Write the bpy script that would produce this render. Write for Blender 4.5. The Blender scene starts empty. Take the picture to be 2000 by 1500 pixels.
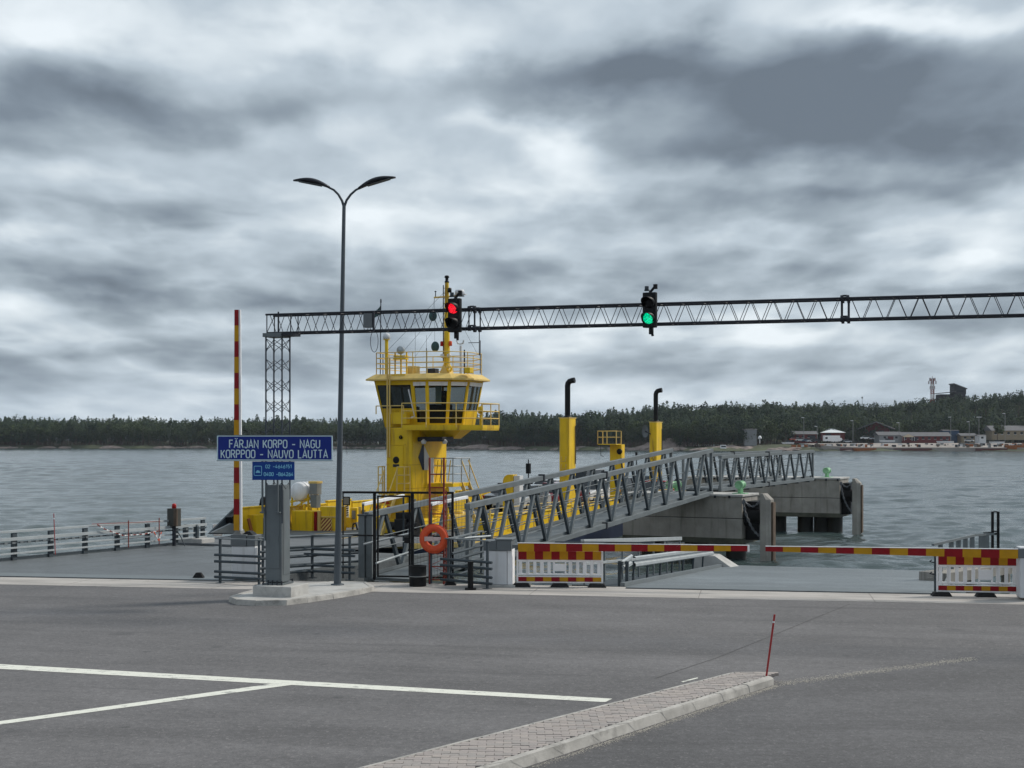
import bpy, math, random
import numpy as np
from mathutils import Vector, Matrix

random.seed(7)
rng = np.random.default_rng(7)
SC = bpy.context.scene
COL = SC.collection
R = math.radians

# ------------------------------------------------------------------ camera
EYE = 3.8          # metres above the quay
FPX = 2700.0       # focal length in photo pixels (photo is 2000 wide)
HY = 858.0         # horizon row in the photo
cam_d = bpy.data.cameras.new('camera')
cam = bpy.data.objects.new('camera', cam_d)
COL.objects.link(cam)
cam.location = (0, 0, EYE)
cam.rotation_euler = (R(90), 0, 0)
cam_d.sensor_width = 36
cam_d.lens = 36 * FPX / 2000
cam_d.shift_y = (HY - 750) / 2000
cam_d.clip_start = 0.1
cam_d.clip_end = 12000
SC.camera = cam

# ------------------------------------------------------------------ view
SC.view_settings.view_transform = 'Standard'
SC.view_settings.look = 'None'
SC.view_settings.exposure = 0.22
SC.view_settings.gamma = 1.0
SC.view_settings.use_curve_mapping = False
SC.render.engine = 'CYCLES'
SC.cycles.max_bounces = 6
SC.cycles.transparent_max_bounces = 12
SC.cycles.use_denoising = True

# ------------------------------------------------------------------ sun (soft, through cloud; beyond and right of the ferry)
SUN_EL, SUN_AZ = R(42), R(68)      # azimuth clockwise from +Y
sd = bpy.data.lights.new('sun', 'SUN')
sd.energy = 2.6
sd.angle = R(10)
sd.color = (1.0, 0.94, 0.85)
sun = bpy.data.objects.new('sun', sd)
COL.objects.link(sun)
sdir = Vector((math.sin(SUN_AZ) * math.cos(SUN_EL), math.cos(SUN_AZ) * math.cos(SUN_EL), math.sin(SUN_EL)))
sun.rotation_euler = (-sdir).to_track_quat('-Z', 'Y').to_euler()
sun.location = (60, 20, 60)

# ------------------------------------------------------------------ node helpers
class NT:
    def __init__(s, tree):
        s.t = tree
        s.n = tree.nodes
        s.l = tree.links
    def node(s, typ, **kw):
        nd = s.n.new(typ)
        for k, v in kw.items():
            setattr(nd, k, v)
        return nd
    def put(s, sock, v):
        if v is None:
            return
        if hasattr(v, 'is_linked') or isinstance(v, bpy.types.NodeSocket):
            s.l.new(v, sock)
        else:
            sock.default_value = v
    def m(s, op, a, b=None, c=None, clamp=False):
        nd = s.node('ShaderNodeMath', operation=op, use_clamp=clamp)
        s.put(nd.inputs[0], a)
        s.put(nd.inputs[1], b)
        if c is not None:
            s.put(nd.inputs[2], c)
        return nd.outputs[0]
    def mix(s, f, a, b, typ='MIX'):
        nd = s.node('ShaderNodeMix', data_type='RGBA', blend_type=typ)
        s.put(nd.inputs[0], f)
        s.put(nd.inputs[6], a if not isinstance(a, tuple) else (*a[:3], 1))
        s.put(nd.inputs[7], b if not isinstance(b, tuple) else (*b[:3], 1))
        return nd.outputs[2]
    def noise(s, vec, scale, detail=4, rough=0.55, dist=0.0):
        nd = s.node('ShaderNodeTexNoise')
        s.put(nd.inputs['Vector'], vec)
        s.put(nd.inputs['Scale'], scale)
        s.put(nd.inputs['Detail'], detail)
        s.put(nd.inputs['Roughness'], rough)
        s.put(nd.inputs['Distortion'], dist)
        return nd.outputs['Fac']
    def mapr(s, v, a, b, c=0.0, d=1.0, smooth=True):
        nd = s.node('ShaderNodeMapRange', interpolation_type='SMOOTHSTEP' if smooth else 'LINEAR')
        s.put(nd.inputs[0], v)
        for i, q in enumerate((a, b, c, d)):
            nd.inputs[i + 1].default_value = q
        return nd.outputs[0]
    def xyz(s, x, y, z):
        nd = s.node('ShaderNodeCombineXYZ')
        s.put(nd.inputs[0], x); s.put(nd.inputs[1], y); s.put(nd.inputs[2], z)
        return nd.outputs[0]
    def scaled(s, vec, sc):
        nd = s.node('ShaderNodeMapping')
        s.put(nd.inputs['Vector'], vec)
        nd.inputs['Scale'].default_value = sc
        return nd.outputs[0]
    def ramp(s, v, stops):
        nd = s.node('ShaderNodeValToRGB')
        e = nd.color_ramp.elements
        while len(e) < len(stops):
            e.new(0.5)
        for i, (p, c) in enumerate(stops):
            e[i].position = p
            e[i].color = (*c, 1)
        s.put(nd.inputs[0], v)
        return nd.outputs[0]

CLOUD_BANKS = [
    # heavy bank, upper right
    (1450, 190, 340, 105, 0.21), (1820, 185, 340, 125, 0.20), (1130, 160, 240, 66, 0.18), (940, 175, 150, 52, 0.08), (1400, 285, 300, 42, 0.10), (1900, 300, 280, 50, 0.10),
    # bank, upper left
    (130, 195, 330, 66, 0.20), (450, 220, 260, 48, 0.10), (40, 320, 220, 35, 0.11), (330, 330, 240, 26, 0.05),
    # lower grey rows
    (1650, 385, 420, 26, 0.12), (1150, 420, 260, 16, 0.06), (120, 560, 300, 20, 0.13), (480, 585, 220, 14, 0.08), (1720, 580, 330, 16, 0.10), (1250, 560, 200, 12, 0.06), (780, 520, 200, 14, 0.05), (260, 690, 330, 12, 0.07), (1200, 700, 260, 10, 0.05), (1750, 720, 300, 9, 0.05),
    # bright gaps
    (150, 25, 220, 60, -0.20), (620, 45, 220, 60, -0.16), (850, 85, 90, 60, -0.08), (1780, 20, 170, 40, -0.20), (1970, 40, 110, 50, -0.10), (1080, 300, 120, 42, -0.22), (1150, 365, 110, 34, -0.12), (930, 255, 110, 26, -0.08),
    (760, 415, 190, 34, -0.12), (330, 455, 170, 26, -0.12), (60, 445, 120, 24, -0.14), (1500, 480, 220, 28, -0.13), (1870, 500, 180, 26, -0.14), (1050, 500, 160, 22, -0.08), (500, 640, 500, 20, -0.08), (1500, 650, 500, 20, -0.08), (1000, 775, 1400, 20, -0.05)]
# ------------------------------------------------------------------ world: cloud layer over a Nishita sky
world = bpy.data.worlds.new('World')
SC.world = world
world.use_nodes = True
world.node_tree.nodes.clear()
W = NT(world.node_tree)
sky = W.node('ShaderNodeTexSky', sky_type='NISHITA')
sky.sun_disc = False
sky.sun_elevation = SUN_EL
sky.sun_rotation = SUN_AZ
tc = W.node('ShaderNodeTexCoord')
sep = W.node('ShaderNodeSeparateXYZ')
W.l.new(tc.outputs['Generated'], sep.inputs[0])
dx, dy, dz = sep.outputs
dzc = W.m('MAXIMUM', dz, 0.0)
zz = W.m('ADD', dzc, 0.12)
px = W.m('DIVIDE', dx, zz)
py = W.m('DIVIDE', dy, zz)
cp = W.xyz(px, W.m('MULTIPLY', py, 1.1), 0.0)
# rows of cumulus seen from below: a flat layer mixed with rounder billows
def billow(dzv):
    k = W.m('DIVIDE', 1.0, W.m('POWER', W.m('ADD', dzv, 0.10), 0.55))
    return W.xyz(W.m('MULTIPLY', W.m('MULTIPLY', dx, k), 1.55), W.m('MULTIPLY', W.m('MULTIPLY', dy, k), 0.6), W.m('MULTIPLY', W.m('MULTIPLY', dzv, k), 4.2))
warp = W.noise(cp, 1.1, 4, 0.55)
def field(dzv):
    b = billow(dzv)
    wv = W.node('ShaderNodeVectorMath', operation='ADD'); W.l.new(b, wv.inputs[0])
    W.l.new(W.xyz(W.m('MULTIPLY', warp, 0.30), 0.0, W.m('MULTIPLY', warp, 0.35)), wv.inputs[1])
    return W.noise(wv.outputs[0], 2.3, 6, 0.46, 0.1)
f0 = field(dzc)
f1 = field(W.m('ADD', dzc, 0.016))
n1 = W.noise(cp, 0.75, 4, 0.45, 0.2)
n3 = W.noise(cp, 0.33, 2, 0.5)
calm = W.mapr(dz, 0.10, 0.26, 0.0, 1.0)
def lumps(scale, sm):
    b = billow(dzc)
    nn = W.node('ShaderNodeTexNoise'); W.l.new(b, nn.inputs['Vector']); nn.inputs['Scale'].default_value = scale * 1.3; nn.inputs['Detail'].default_value = 3
    mv = W.node('ShaderNodeVectorMath', operation='MULTIPLY_ADD'); W.l.new(nn.outputs['Color'], mv.inputs[0]); mv.inputs[1].default_value = (0.62 / scale * 1.6,) * 3; W.l.new(b, mv.inputs[2])
    vo = W.node('ShaderNodeTexVoronoi'); W.l.new(mv.outputs[0], vo.inputs['Vector']); vo.inputs['Scale'].default_value = scale
    return W.m('SUBTRACT', 0.55, vo.outputs['Distance'])
lump = W.m('ADD', W.m('MULTIPLY', lumps(2.4, 0.7), 0.26), W.m('MULTIPLY', lumps(6.0, 0.6), 0.16))
lump = W.m('MULTIPLY', lump, W.m('SUBTRACT', 1.0, W.m('MULTIPLY', calm, 0.65)))
rows = W.noise(W.xyz(W.m('MULTIPLY', dx, 2.2), W.m('MULTIPLY', dy, 1.0), W.m('ADD', W.m('MULTIPLY', dz, 30.0), W.m('MULTIPLY', f0, 1.4))), 1.0, 4, 0.5)
rows = W.m('MULTIPLY', W.m('MULTIPLY', W.m('SUBTRACT', rows, 0.5), 0.34), W.m('SUBTRACT', 1.0, calm))
dens = W.m('ADD', W.m('ADD', W.m('MULTIPLY', n1, 0.10), W.m('ADD', W.m('MULTIPLY', f0, W.m('SUBTRACT', 0.38, W.m('MULTIPLY', calm, 0.18))), W.m('ADD', W.m('MULTIPLY', calm, 0.09), 0.03))), W.m('ADD', W.m('MULTIPLY', n3, 0.08), W.m('ADD', W.m('ADD', lump, rows), 0.25)))
relief = W.m('MULTIPLY', W.m('SUBTRACT', f1, f0), 0.65)      # lit crowns, shaded undersides
dens = W.m('ADD', dens, relief)
yy = W.m('MAXIMUM', dy, 0.05)
u = W.m('DIVIDE', dx, yy)
v = W.m('DIVIDE', dz, yy)
wob = W.m('MULTIPLY', W.m('SUBTRACT', f0, 0.5), 0.16)
wobn = W.node('ShaderNodeTexNoise'); W.l.new(billow(dzc), wobn.inputs['Vector']); wobn.inputs['Scale'].default_value = 3.2; wobn.inputs['Detail'].default_value = 5
sepw = W.node('ShaderNodeSeparateColor'); W.l.new(wobn.outputs['Color'], sepw.inputs[0])
wob2 = W.m('MULTIPLY', W.m('MULTIPLY', W.m('SUBTRACT', sepw.outputs[1], 0.5), 0.42), W.m('ADD', dzc, 0.03))
def bank(cx, cy, sx, sy, amp):
    a = W.m('DIVIDE', W.m('SUBTRACT', W.m('ADD', u, wob), (cx - 1000) / FPX), sx / FPX)
    b = W.m('DIVIDE', W.m('SUBTRACT', W.m('ADD', v, wob2), (HY - cy) / FPX), sy / FPX)
    e = W.m('EXPONENT', W.m('MULTIPLY', W.m('ADD', W.m('MULTIPLY', a, a), W.m('MULTIPLY', b, b)), -1.0))
    return W.m('MULTIPLY', e, amp)
tot = dens
for b in CLOUD_BANKS:
    tot = W.m('ADD', tot, bank(*b))
tot = W.m('ADD', W.m('MULTIPLY', W.m('SUBTRACT', tot, 0.56), 1.15), 0.5)
shade = W.ramp(W.mapr(tot, 0.28, 0.84, 0, 1, False), [
    (0.0, (0.76, 0.82, 0.86)), (0.16, (0.63, 0.695, 0.74)), (0.36, (0.45, 0.52, 0.58)), (0.60, (0.295, 0.35, 0.40)), (0.82, (0.19, 0.232, 0.278)), (1.0, (0.13, 0.16, 0.195))])
low = W.mapr(dz, 0.0, 0.075, 1.0, 0.0)
shade = W.mix(W.m('MULTIPLY', low, 0.55), shade, (0.43, 0.515, 0.605))
shade10 = W.mix(1.0, shade, (10.0, 10.0, 10.0), 'MULTIPLY')
up = W.mapr(dz, 0.02, 0.6, 0.03, 0.06)
skyc = W.mix(up, shade10, sky.outputs[0])
bg = W.node('ShaderNodeBackground')
bg.inputs['Strength'].default_value = 0.1
W.l.new(skyc, bg.inputs['Color'])
wo = W.node('ShaderNodeOutputWorld')
W.l.new(bg.outputs[0], wo.inputs['Surface'])

# ------------------------------------------------------------------ materials
MATS = {}
def pmat(name, col, rough=0.6, metal=0.0, var=0.12, vs=3.0, bump=0.0, bs=40.0, dirt=None, dirt_amt=0.0, dirt_s=1.5, streak=False, spec=None, emis=None, es=0.0):
    if name in MATS:
        return MATS[name]
    m = bpy.data.materials.new(name)
    m.use_nodes = True
    m.node_tree.nodes.clear()
    N = NT(m.node_tree)
    out = N.node('ShaderNodeOutputMaterial')
    b = N.node('ShaderNodeBsdfPrincipled')
    N.l.new(b.outputs[0], out.inputs[0])
    t = N.node('ShaderNodeTexCoord').outputs['Object']
    n = N.noise(t, vs, 5, 0.6)
    f = N.mapr(n, 0.3, 0.7, 1 - var, 1 + var, False)
    c = N.mix(1.0, tuple(col), N.xyz(f, f, f), 'MULTIPLY')
    if dirt is not None:
        tv = N.scaled(t, (dirt_s * 4, dirt_s * 4, dirt_s * 0.35)) if streak else N.scaled(t, (dirt_s,) * 3)
        dn = N.noise(tv, 1.0, 7, 0.65)
        dm = N.mapr(dn, 0.50, 0.72, 0.0, dirt_amt)
        c = N.mix(dm, c, tuple(dirt))
    N.l.new(c, b.inputs['Base Color'])
    b.inputs['Metallic'].default_value = metal
    rn = N.mapr(n, 0.3, 0.7, max(0.02, rough - 0.08), min(1, rough + 0.08), False)
    N.l.new(rn, b.inputs['Roughness'])
    b.inputs['Specular IOR Level'].default_value = 0.25 if spec is None else spec
    if emis is not None:
        b.inputs['Emission Color'].default_value = (*emis, 1)
        b.inputs['Emission Strength'].default_value = es
    if bump > 0:
        bn = N.node('ShaderNodeBump')
        bn.inputs['Strength'].default_value = bump
        bn.inputs['Distance'].default_value = 0.02
        N.l.new(N.noise(t, bs, 5, 0.6), bn.inputs['Height'])
        N.l.new(bn.outputs[0], b.inputs['Normal'])
    MATS[name] = m
    return m

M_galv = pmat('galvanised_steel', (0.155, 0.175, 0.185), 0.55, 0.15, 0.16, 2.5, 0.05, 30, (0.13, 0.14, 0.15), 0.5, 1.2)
M_galvd = pmat('dull_and_shaded_galvanised_steel', (0.05, 0.064, 0.075), 0.6, 0.1, 0.2, 3, 0.05, 30)  # dull finish; on the footbridge diagonals the dark tone stands in for shade
M_tower = pmat('tower_steel', (0.055, 0.065, 0.078), 0.55, 0.2, 0.2, 6)
M_lamp = pmat('lamp_steel', (0.085, 0.10, 0.115), 0.55, 0.2, 0.15, 2)
M_darkst = pmat('dark_steel', (0.028, 0.031, 0.040), 0.5, 0.2, 0.2, 6)
M_black = pmat('black_paint', (0.004, 0.0045, 0.006), 0.5, 0, 0.2, 4)
M_rubber = pmat('black_rubber', (0.012, 0.012, 0.013), 0.8, 0, 0.3, 6, 0.2, 20)
M_white = pmat('white_paint', (0.80, 0.80, 0.81), 0.45, 0, 0.06, 4, 0, 1, (0.4, 0.38, 0.35), 0.35, 1.5, True)
M_cab = pmat('cabinet_white', (0.60, 0.61, 0.63), 0.5, 0, 0.05, 3, 0, 1, (0.3, 0.29, 0.27), 0.3, 1.2, True)
M_cabgrey = pmat('cabinet_grey', (0.13, 0.145, 0.155), 0.5, 0.1, 0.08, 3)
M_colgrey = pmat('column_grey_paint', (0.135, 0.155, 0.165), 0.5, 0.1, 0.10, 2, 0, 1, (0.07, 0.07, 0.07), 0.3, 1.0, True)
M_red = pmat('reflective_red', (0.235, 0.0035, 0.008), 0.55, 0, 0.15, 5)
M_yel = pmat('reflective_yellow', (0.46, 0.235, 0.006), 0.55, 0, 0.12, 5)
M_fy = pmat('ferry_yellow', (0.72, 0.475, 0.016), 0.42, 0, 0.10, 1.2, 0.03, 12, (0.26, 0.12, 0.03), 0.75, 0.9, True)
M_fyl = pmat('ferry_pale_yellow', (0.68, 0.49, 0.16), 0.45, 0, 0.08, 2, 0, 1, (0.35, 0.22, 0.08), 0.3, 1.0, True)
M_blue = pmat('sign_blue', (0.004, 0.020, 0.20), 0.35, 0, 0.06, 3)
M_blue2 = pmat('phone_sign_blue', (0.004, 0.045, 0.24), 0.35, 0, 0.06, 3)
M_letter = pmat('letter_white', (0.52, 0.66, 0.72), 0.5, 0, 0.05, 4)
M_letter2 = pmat('letter_pale_blue', (0.22, 0.55, 0.72), 0.5, 0, 0.05, 4)
M_orange = pmat('lifebuoy_orange', (0.62, 0.085, 0.03), 0.6, 0, 0.12, 6, 0.05, 20)
M_rustred = pmat('rusty_red_paint', (0.22, 0.036, 0.026), 0.6, 0.1, 0.3, 8, 0.1, 30, (0.10, 0.05, 0.04), 0.6, 3)
M_navy = pmat('hull_navy', (0.012, 0.02, 0.045), 0.5, 0, 0.2, 1)
M_deck = pmat('ferry_deck_paint', (0.13, 0.14, 0.15), 0.7, 0, 0.2, 1, 0.1, 20)
M_mint = pmat('mint_green_paint', (0.22, 0.44, 0.25), 0.45, 0, 0.1, 5)
M_conc = pmat('weathered_concrete', (0.29, 0.275, 0.25), 0.85, 0, 0.22, 1.3, 0.25, 14, (0.13, 0.12, 0.105), 0.7, 0.9, True)
M_concl = pmat('pale_concrete', (0.42, 0.415, 0.40), 0.85, 0, 0.15, 2.0, 0.2, 30, (0.22, 0.21, 0.20), 0.6, 1.6)
M_timber = pmat('tarred_timber', (0.12, 0.09, 0.068), 0.85, 0, 0.35, 3, 0.4, 12, (0.05, 0.035, 0.03), 0.8, 1.0, True)
M_rock = pmat('granite_rock', (0.25, 0.205, 0.185), 0.9, 0, 0.3, 0.4, 0.4, 2)
M_barkd = pmat('bark', (0.09, 0.065, 0.05), 0.9, 0, 0.3, 2)
M_redhouse = pmat('falu_red_boards', (0.12, 0.022, 0.022), 0.8, 0, 0.12, 1)
M_roofd = pmat('dark_roof', (0.13, 0.13, 0.135), 0.75, 0, 0.15, 0.5)
M_greywall = pmat('grey_render', (0.24, 0.25, 0.26), 0.8, 0, 0.08, 0.5)
M_cream = pmat('cream_boards', (0.24, 0.20, 0.14), 0.8, 0, 0.08, 0.5)
M_bluewall = pmat('blue_grey_wall', (0.035, 0.07, 0.13), 0.7, 0, 0.08, 0.5)
M_winl = pmat('dark_window', (0.02, 0.025, 0.03), 0.15, 0, 0.1, 1)
M_sand = pmat('pale_gravel_yard', (0.30, 0.27, 0.245), 0.95, 0, 0.2, 0.1)
M_rust = pmat('rusty_orange_hull', (0.30, 0.10, 0.03), 0.7, 0, 0.25, 1)
M_dred = pmat('deep_red_light', (0.35, 0.01, 0.01), 0.3)
M_dgreen = pmat('dark_flag_green', (0.045, 0.085, 0.09), 0.8, 0, 0.2, 4)
M_grey = pmat('mid_grey_paint', (0.20, 0.21, 0.21), 0.6, 0, 0.1, 3)
M_chain = pmat('iron_chain', (0.14, 0.15, 0.165), 0.6, 0.5, 0.3, 10)
M_seam = pmat('tar_seam', (0.075, 0.073, 0.073), 0.8, 0, 0.3, 5)
M_kerb = pmat('kerb_granite', (0.40, 0.385, 0.36), 0.85, 0, 0.25, 3.0, 0.35, 60, (0.17, 0.165, 0.155), 0.7, 3.5)
M_paver = []
for i, c in enumerate([(0.35, 0.315, 0.295), (0.32, 0.295, 0.28), (0.37, 0.33, 0.305), (0.335, 0.30, 0.285)]):
    M_paver.append(pmat('paver_%s' % 'abcd'[i], c, 0.9, 0, 0.16, 9, 0.35, 90, (0.17, 0.155, 0.145), 0.5, 6))
M_bed = pmat('paver_joint_sand', (0.26, 0.24, 0.225), 0.95, 0, 0.3, 20, 0.3, 90)
M_gravelstone = pmat('loose_grit', (0.42, 0.39, 0.34), 0.9, 0, 0.3, 30)

def glass_mat(name, tint, trans):
    m = bpy.data.materials.new(name)
    m.use_nodes = True
    m.node_tree.nodes.clear()
    N = NT(m.node_tree)
    out = N.node('ShaderNodeOutputMaterial')
    tr = N.node('ShaderNodeBsdfTransparent'); tr.inputs[0].default_value = (*tint, 1)
    b = N.node('ShaderNodeBsdfPrincipled')
    b.inputs['Base Color'].default_value = (0.012, 0.016, 0.018, 1)
    b.inputs['Roughness'].default_value = 0.08
    mx = N.node('ShaderNodeMixShader'); mx.inputs[0].default_value = trans
    N.l.new(b.outputs[0], mx.inputs[1]); N.l.new(tr.outputs[0], mx.inputs[2])
    N.l.new(mx.outputs[0], out.inputs[0])
    return m
M_glass = glass_mat('tinted_glass', (0.62, 0.66, 0.66), 0.55)
M_glassd = glass_mat('dark_glass', (0.4, 0.45, 0.45), 0.25)

def lamp_mat(name, col, st):
    m = bpy.data.materials.new(name)
    m.use_nodes = True
    m.node_tree.nodes.clear()
    N = NT(m.node_tree)
    out = N.node('ShaderNodeOutputMaterial')
    b = N.node('ShaderNodeBsdfPrincipled')
    t = N.node('ShaderNodeTexCoord').outputs['Object']
    vo = N.node('ShaderNodeTexVoronoi'); vo.inputs['Scale'].default_value = 38
    N.l.new(t, vo.inputs['Vector'])
    f = N.mapr(vo.outputs['Distance'], 0.1, 0.7, 1.25, 0.35)
    c = N.mix(1.0, col, N.xyz(f, f, f), 'MULTIPLY')
    b.inputs['Base Color'].default_value = (*[q * 0.2 for q in col], 1)
    b.inputs['Roughness'].default_value = 0.2
    N.l.new(c, b.inputs['Emission Color'])
    b.inputs['Emission Strength'].default_value = st
    N.l.new(b.outputs[0], out.inputs[0])
    return m
M_redlamp = lamp_mat('lit_red_lens', (1.0, 0.012, 0.03), 1.3)
M_greenlamp = lamp_mat('lit_green_lens', (0.0, 0.85, 0.40), 1.0)

# asphalt ------------------------------------------------------------
def asphalt(name, base, dark, wet=False):
    m = bpy.data.materials.new(name)
    m.use_nodes = True
    m.node_tree.nodes.clear()
    N = NT(m.node_tree)
    out = N.node('ShaderNodeOutputMaterial')
    b = N.node('ShaderNodeBsdfPrincipled')
    N.l.new(b.outputs[0], out.inputs[0])
    t = N.node('ShaderNodeTexCoord').outputs['Object']
    fine = N.noise(t, 48, 3, 0.75)
    mid = N.noise(t, 9, 7, 0.85)
    patch = N.noise(N.scaled(t, (0.10, 0.34, 1)), 1.0, 5, 0.6, 0.6)
    blot = N.noise(t, 0.9, 6, 0.65)
    lanes = N.noise(N.scaled(t, (0.16, 1.1, 1)), 1.0, 4, 0.6, 0.4)
    vo = N.node('ShaderNodeTexVoronoi'); vo.inputs['Scale'].default_value = 32
    N.l.new(t, vo.inputs['Vector'])
    f = N.mapr(fine, 0.3, 0.7, 0.6, 1.4, False)
    f = N.m('MULTIPLY', f, N.mapr(mid, 0.3, 0.7, 0.62, 1.38, False))
    f = N.m('MULTIPLY', f, N.mapr(N.noise(t, 7, 3, 0.6), 0.3, 0.7, 0.93, 1.07, False))
    f = N.m('MULTIPLY', f, N.mapr(patch, 0.34, 0.66, 0.84, 1.10))
    f = N.m('MULTIPLY', f, N.mapr(lanes, 0.36, 0.66, 0.93, 1.04))
    f = N.m('MULTIPLY', f, N.mapr(blot, 0.3, 0.7, 0.90, 1.08))
    st = N.mapr(vo.outputs['Color'], 0.80, 0.9, 0.0, 0.45)      # pale aggregate
    c = N.mix(1.0, base, N.xyz(f, f, f), 'MULTIPLY')
    c = N.mix(st, c, (base[0] * 2.1, base[1] * 2.05, base[2] * 2.0))
    rot = N.node('ShaderNodeMapping'); N.l.new(t, rot.inputs['Vector']); rot.inputs['Rotation'].default_value = (0, 0, R(38)); rot.inputs['Scale'].default_value = (.10, 1.5, 1)
    tyre = N.noise(rot.outputs[0], 1.0, 5, 0.6, 0.25)
    c = N.mix(N.mapr(tyre, 0.54, 0.70, 0.0, 0.45), c, (base[0] * .55, base[1] * .55, base[2] * .56))
    dust = N.noise(N.scaled(t, (0.25, 0.6, 1)), 1.3, 8, 0.7)
    c = N.mix(N.mapr(dust, 0.58, 0.76, 0.0, 0.28), c, (base[0] * 1.7, base[1] * 1.65, base[2] * 1.55))
    spots = N.node('ShaderNodeTexVoronoi'); N.l.new(t, spots.inputs['Vector']); spots.inputs['Scale'].default_value = 0.9
    c = N.mix(N.mapr(N.m('ADD', spots.outputs['Distance'], N.m('MULTIPLY', mid, 0.10)), 0.085, 0.15, 0.55, 0.0), c, dark)
    oil = N.mapr(N.noise(t, 0.55, 3, 0.5), 0.66, 0.76, 0.0, 0.5)
    c = N.mix(oil, c, dark)
    N.l.new(c, b.inputs['Base Color'])
    b.inputs['Roughness'].default_value = 0.52 if wet else 0.84
    bn = N.node('ShaderNodeBump')
    bn.inputs['Strength'].default_value = 0.5
    bn.inputs['Distance'].default_value = 0.006
    N.l.new(fine, bn.inputs['Height'])
    N.l.new(bn.outputs[0], b.inputs['Normal'])
    return m
M_asph = asphalt('worn_asphalt', (0.121, 0.117, 0.119), (0.05, 0.05, 0.052))
M_asphn = asphalt('newer_asphalt', (0.094, 0.092, 0.095), (0.045, 0.045, 0.047))
M_asph2 = asphalt('ramp_surface', (0.095, 0.106, 0.113), (0.05, 0.055, 0.06), True)
M_asph3 = asphalt('wet_ramp_surface', (0.15, 0.172, 0.185), (0.07, 0.075, 0.08), True)

def apron_mat():
    m = bpy.data.materials.new('apron_concrete')
    m.use_nodes = True
    m.node_tree.nodes.clear()
    N = NT(m.node_tree)
    out = N.node('ShaderNodeOutputMaterial')
    b = N.node('ShaderNodeBsdfPrincipled')
    N.l.new(b.outputs[0], out.inputs[0])
    t = N.node('ShaderNodeTexCoord').outputs['Object']
    f = N.mapr(N.noise(t, 45, 4, 0.7), 0.3, 0.7, 0.85, 1.12, False)
    f = N.m('MULTIPLY', f, N.mapr(N.noise(N.scaled(t, (0.3, 1.6, 1)), 1.2, 6, 0.65), 0.32, 0.68, 0.74, 1.12))
    c = N.mix(1.0, (0.40, 0.375, 0.35), N.xyz(f, f, f), 'MULTIPLY')
    st = N.mapr(N.noise(t, 1.1, 5, 0.6), 0.60, 0.74, 0.0, 0.65)
    c = N.mix(st, c, (0.17, 0.155, 0.14))
    N.l.new(c, b.inputs['Base Color'])
    b.inputs['Roughness'].default_value = 0.88
    bn = N.node('ShaderNodeBump'); bn.inputs['Strength'].default_value = 0.4; bn.inputs['Distance'].default_value = 0.005
    N.l.new(f, bn.inputs['Height']); N.l.new(bn.outputs[0], b.inputs['Normal'])
    return m
M_apron = apron_mat()

def paint_mat():
    m = bpy.data.materials.new('worn_road_paint')
    m.use_nodes = True
    m.node_tree.nodes.clear()
    N = NT(m.node_tree)
    out = N.node('ShaderNodeOutputMaterial')
    b = N.node('ShaderNodeBsdfPrincipled')
    N.l.new(b.outputs[0], out.inputs[0])
    t = N.node('ShaderNodeTexCoord').outputs['Object']
    f = N.mapr(N.noise(t, 30, 5, 0.7), 0.3, 0.7, 0.84, 1.04, False)
    c = N.mix(1.0, (0.74, 0.74, 0.66), N.xyz(f, f, f), 'MULTIPLY')
    w = N.mapr(N.noise(N.scaled(t, (2.0, 5.5, 1)), 1.6, 8, 0.76), 0.545, 0.61, 0.0, 0.8)
    c = N.mix(w, c, (0.20, 0.20, 0.195))
    N.l.new(c, b.inputs['Base Color'])
    b.inputs['Roughness'].default_value = 0.7
    return m
M_paint = paint_mat()

def water_mat():
    m = bpy.data.materials.new('sea_water')
    m.use_nodes = True
    m.node_tree.nodes.clear()
    N = NT(m.node_tree)
    out = N.node('ShaderNodeOutputMaterial')
    b = N.node('ShaderNodeBsdfPrincipled')
    N.l.new(b.outputs[0], out.inputs[0])
    t = N.node('ShaderNodeTexCoord').outputs['Object']
    b.inputs['Base Color'].default_value = (0.045, 0.066, 0.066, 1)
    b.inputs['IOR'].default_value = 1.33
    b.inputs['Specular IOR Level'].default_value = 0.5
    b.inputs['Roughness'].default_value = 0.12
    small = N.noise(N.scaled(t, (0.8, 1.2, 1)), 3.2, 4, 0.6, 0.3)
    bn = N.node('ShaderNodeBump')
    bn.inputs['Strength'].default_value = 1.0
    bn.inputs['Distance'].default_value = 1.0
    N.l.new(N.m('MULTIPLY', small, 0.035), bn.inputs['Height'])
    N.l.new(bn.outputs[0], b.inputs['Normal'])
    return m
M_water = water_mat()

def leaf_mat(name, c1, c2, c3, s=0.05):
    m = bpy.data.materials.new(name)
    m.use_nodes = True
    m.node_tree.nodes.clear()
    N = NT(m.node_tree)
    out = N.node('ShaderNodeOutputMaterial')
    b = N.node('ShaderNodeBsdfPrincipled')
    N.l.new(b.outputs[0], out.inputs[0])
    g = N.node('ShaderNodeNewGeometry')
    t = N.node('ShaderNodeTexCoord').outputs['Object']
    tree = N.noise(t, s, 3, 0.6)
    c = N.mix(N.mapr(tree, 0.35, 0.65, 0, 1), c1, c2)
    c = N.mix(N.m('MULTIPLY', g.outputs['Random Per Island'], 0.75), c, c3)
    N.l.new(c, b.inputs['Base Color'])
    b.inputs['Roughness'].default_value = 0.85
    b.inputs['Specular IOR Level'].default_value = 0.15
    return m
M_con = leaf_mat('conifer_needles', (0.022, 0.040, 0.026), (0.032, 0.052, 0.031), (0.042, 0.064, 0.038))
M_dec = leaf_mat('broad_leaves', (0.032, 0.056, 0.026), (0.056, 0.082, 0.034), (0.080, 0.104, 0.046))
M_shoregrass = pmat('shore_grass', (0.075, 0.085, 0.05), 0.95, 0, 0.4, 0.05)

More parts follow.
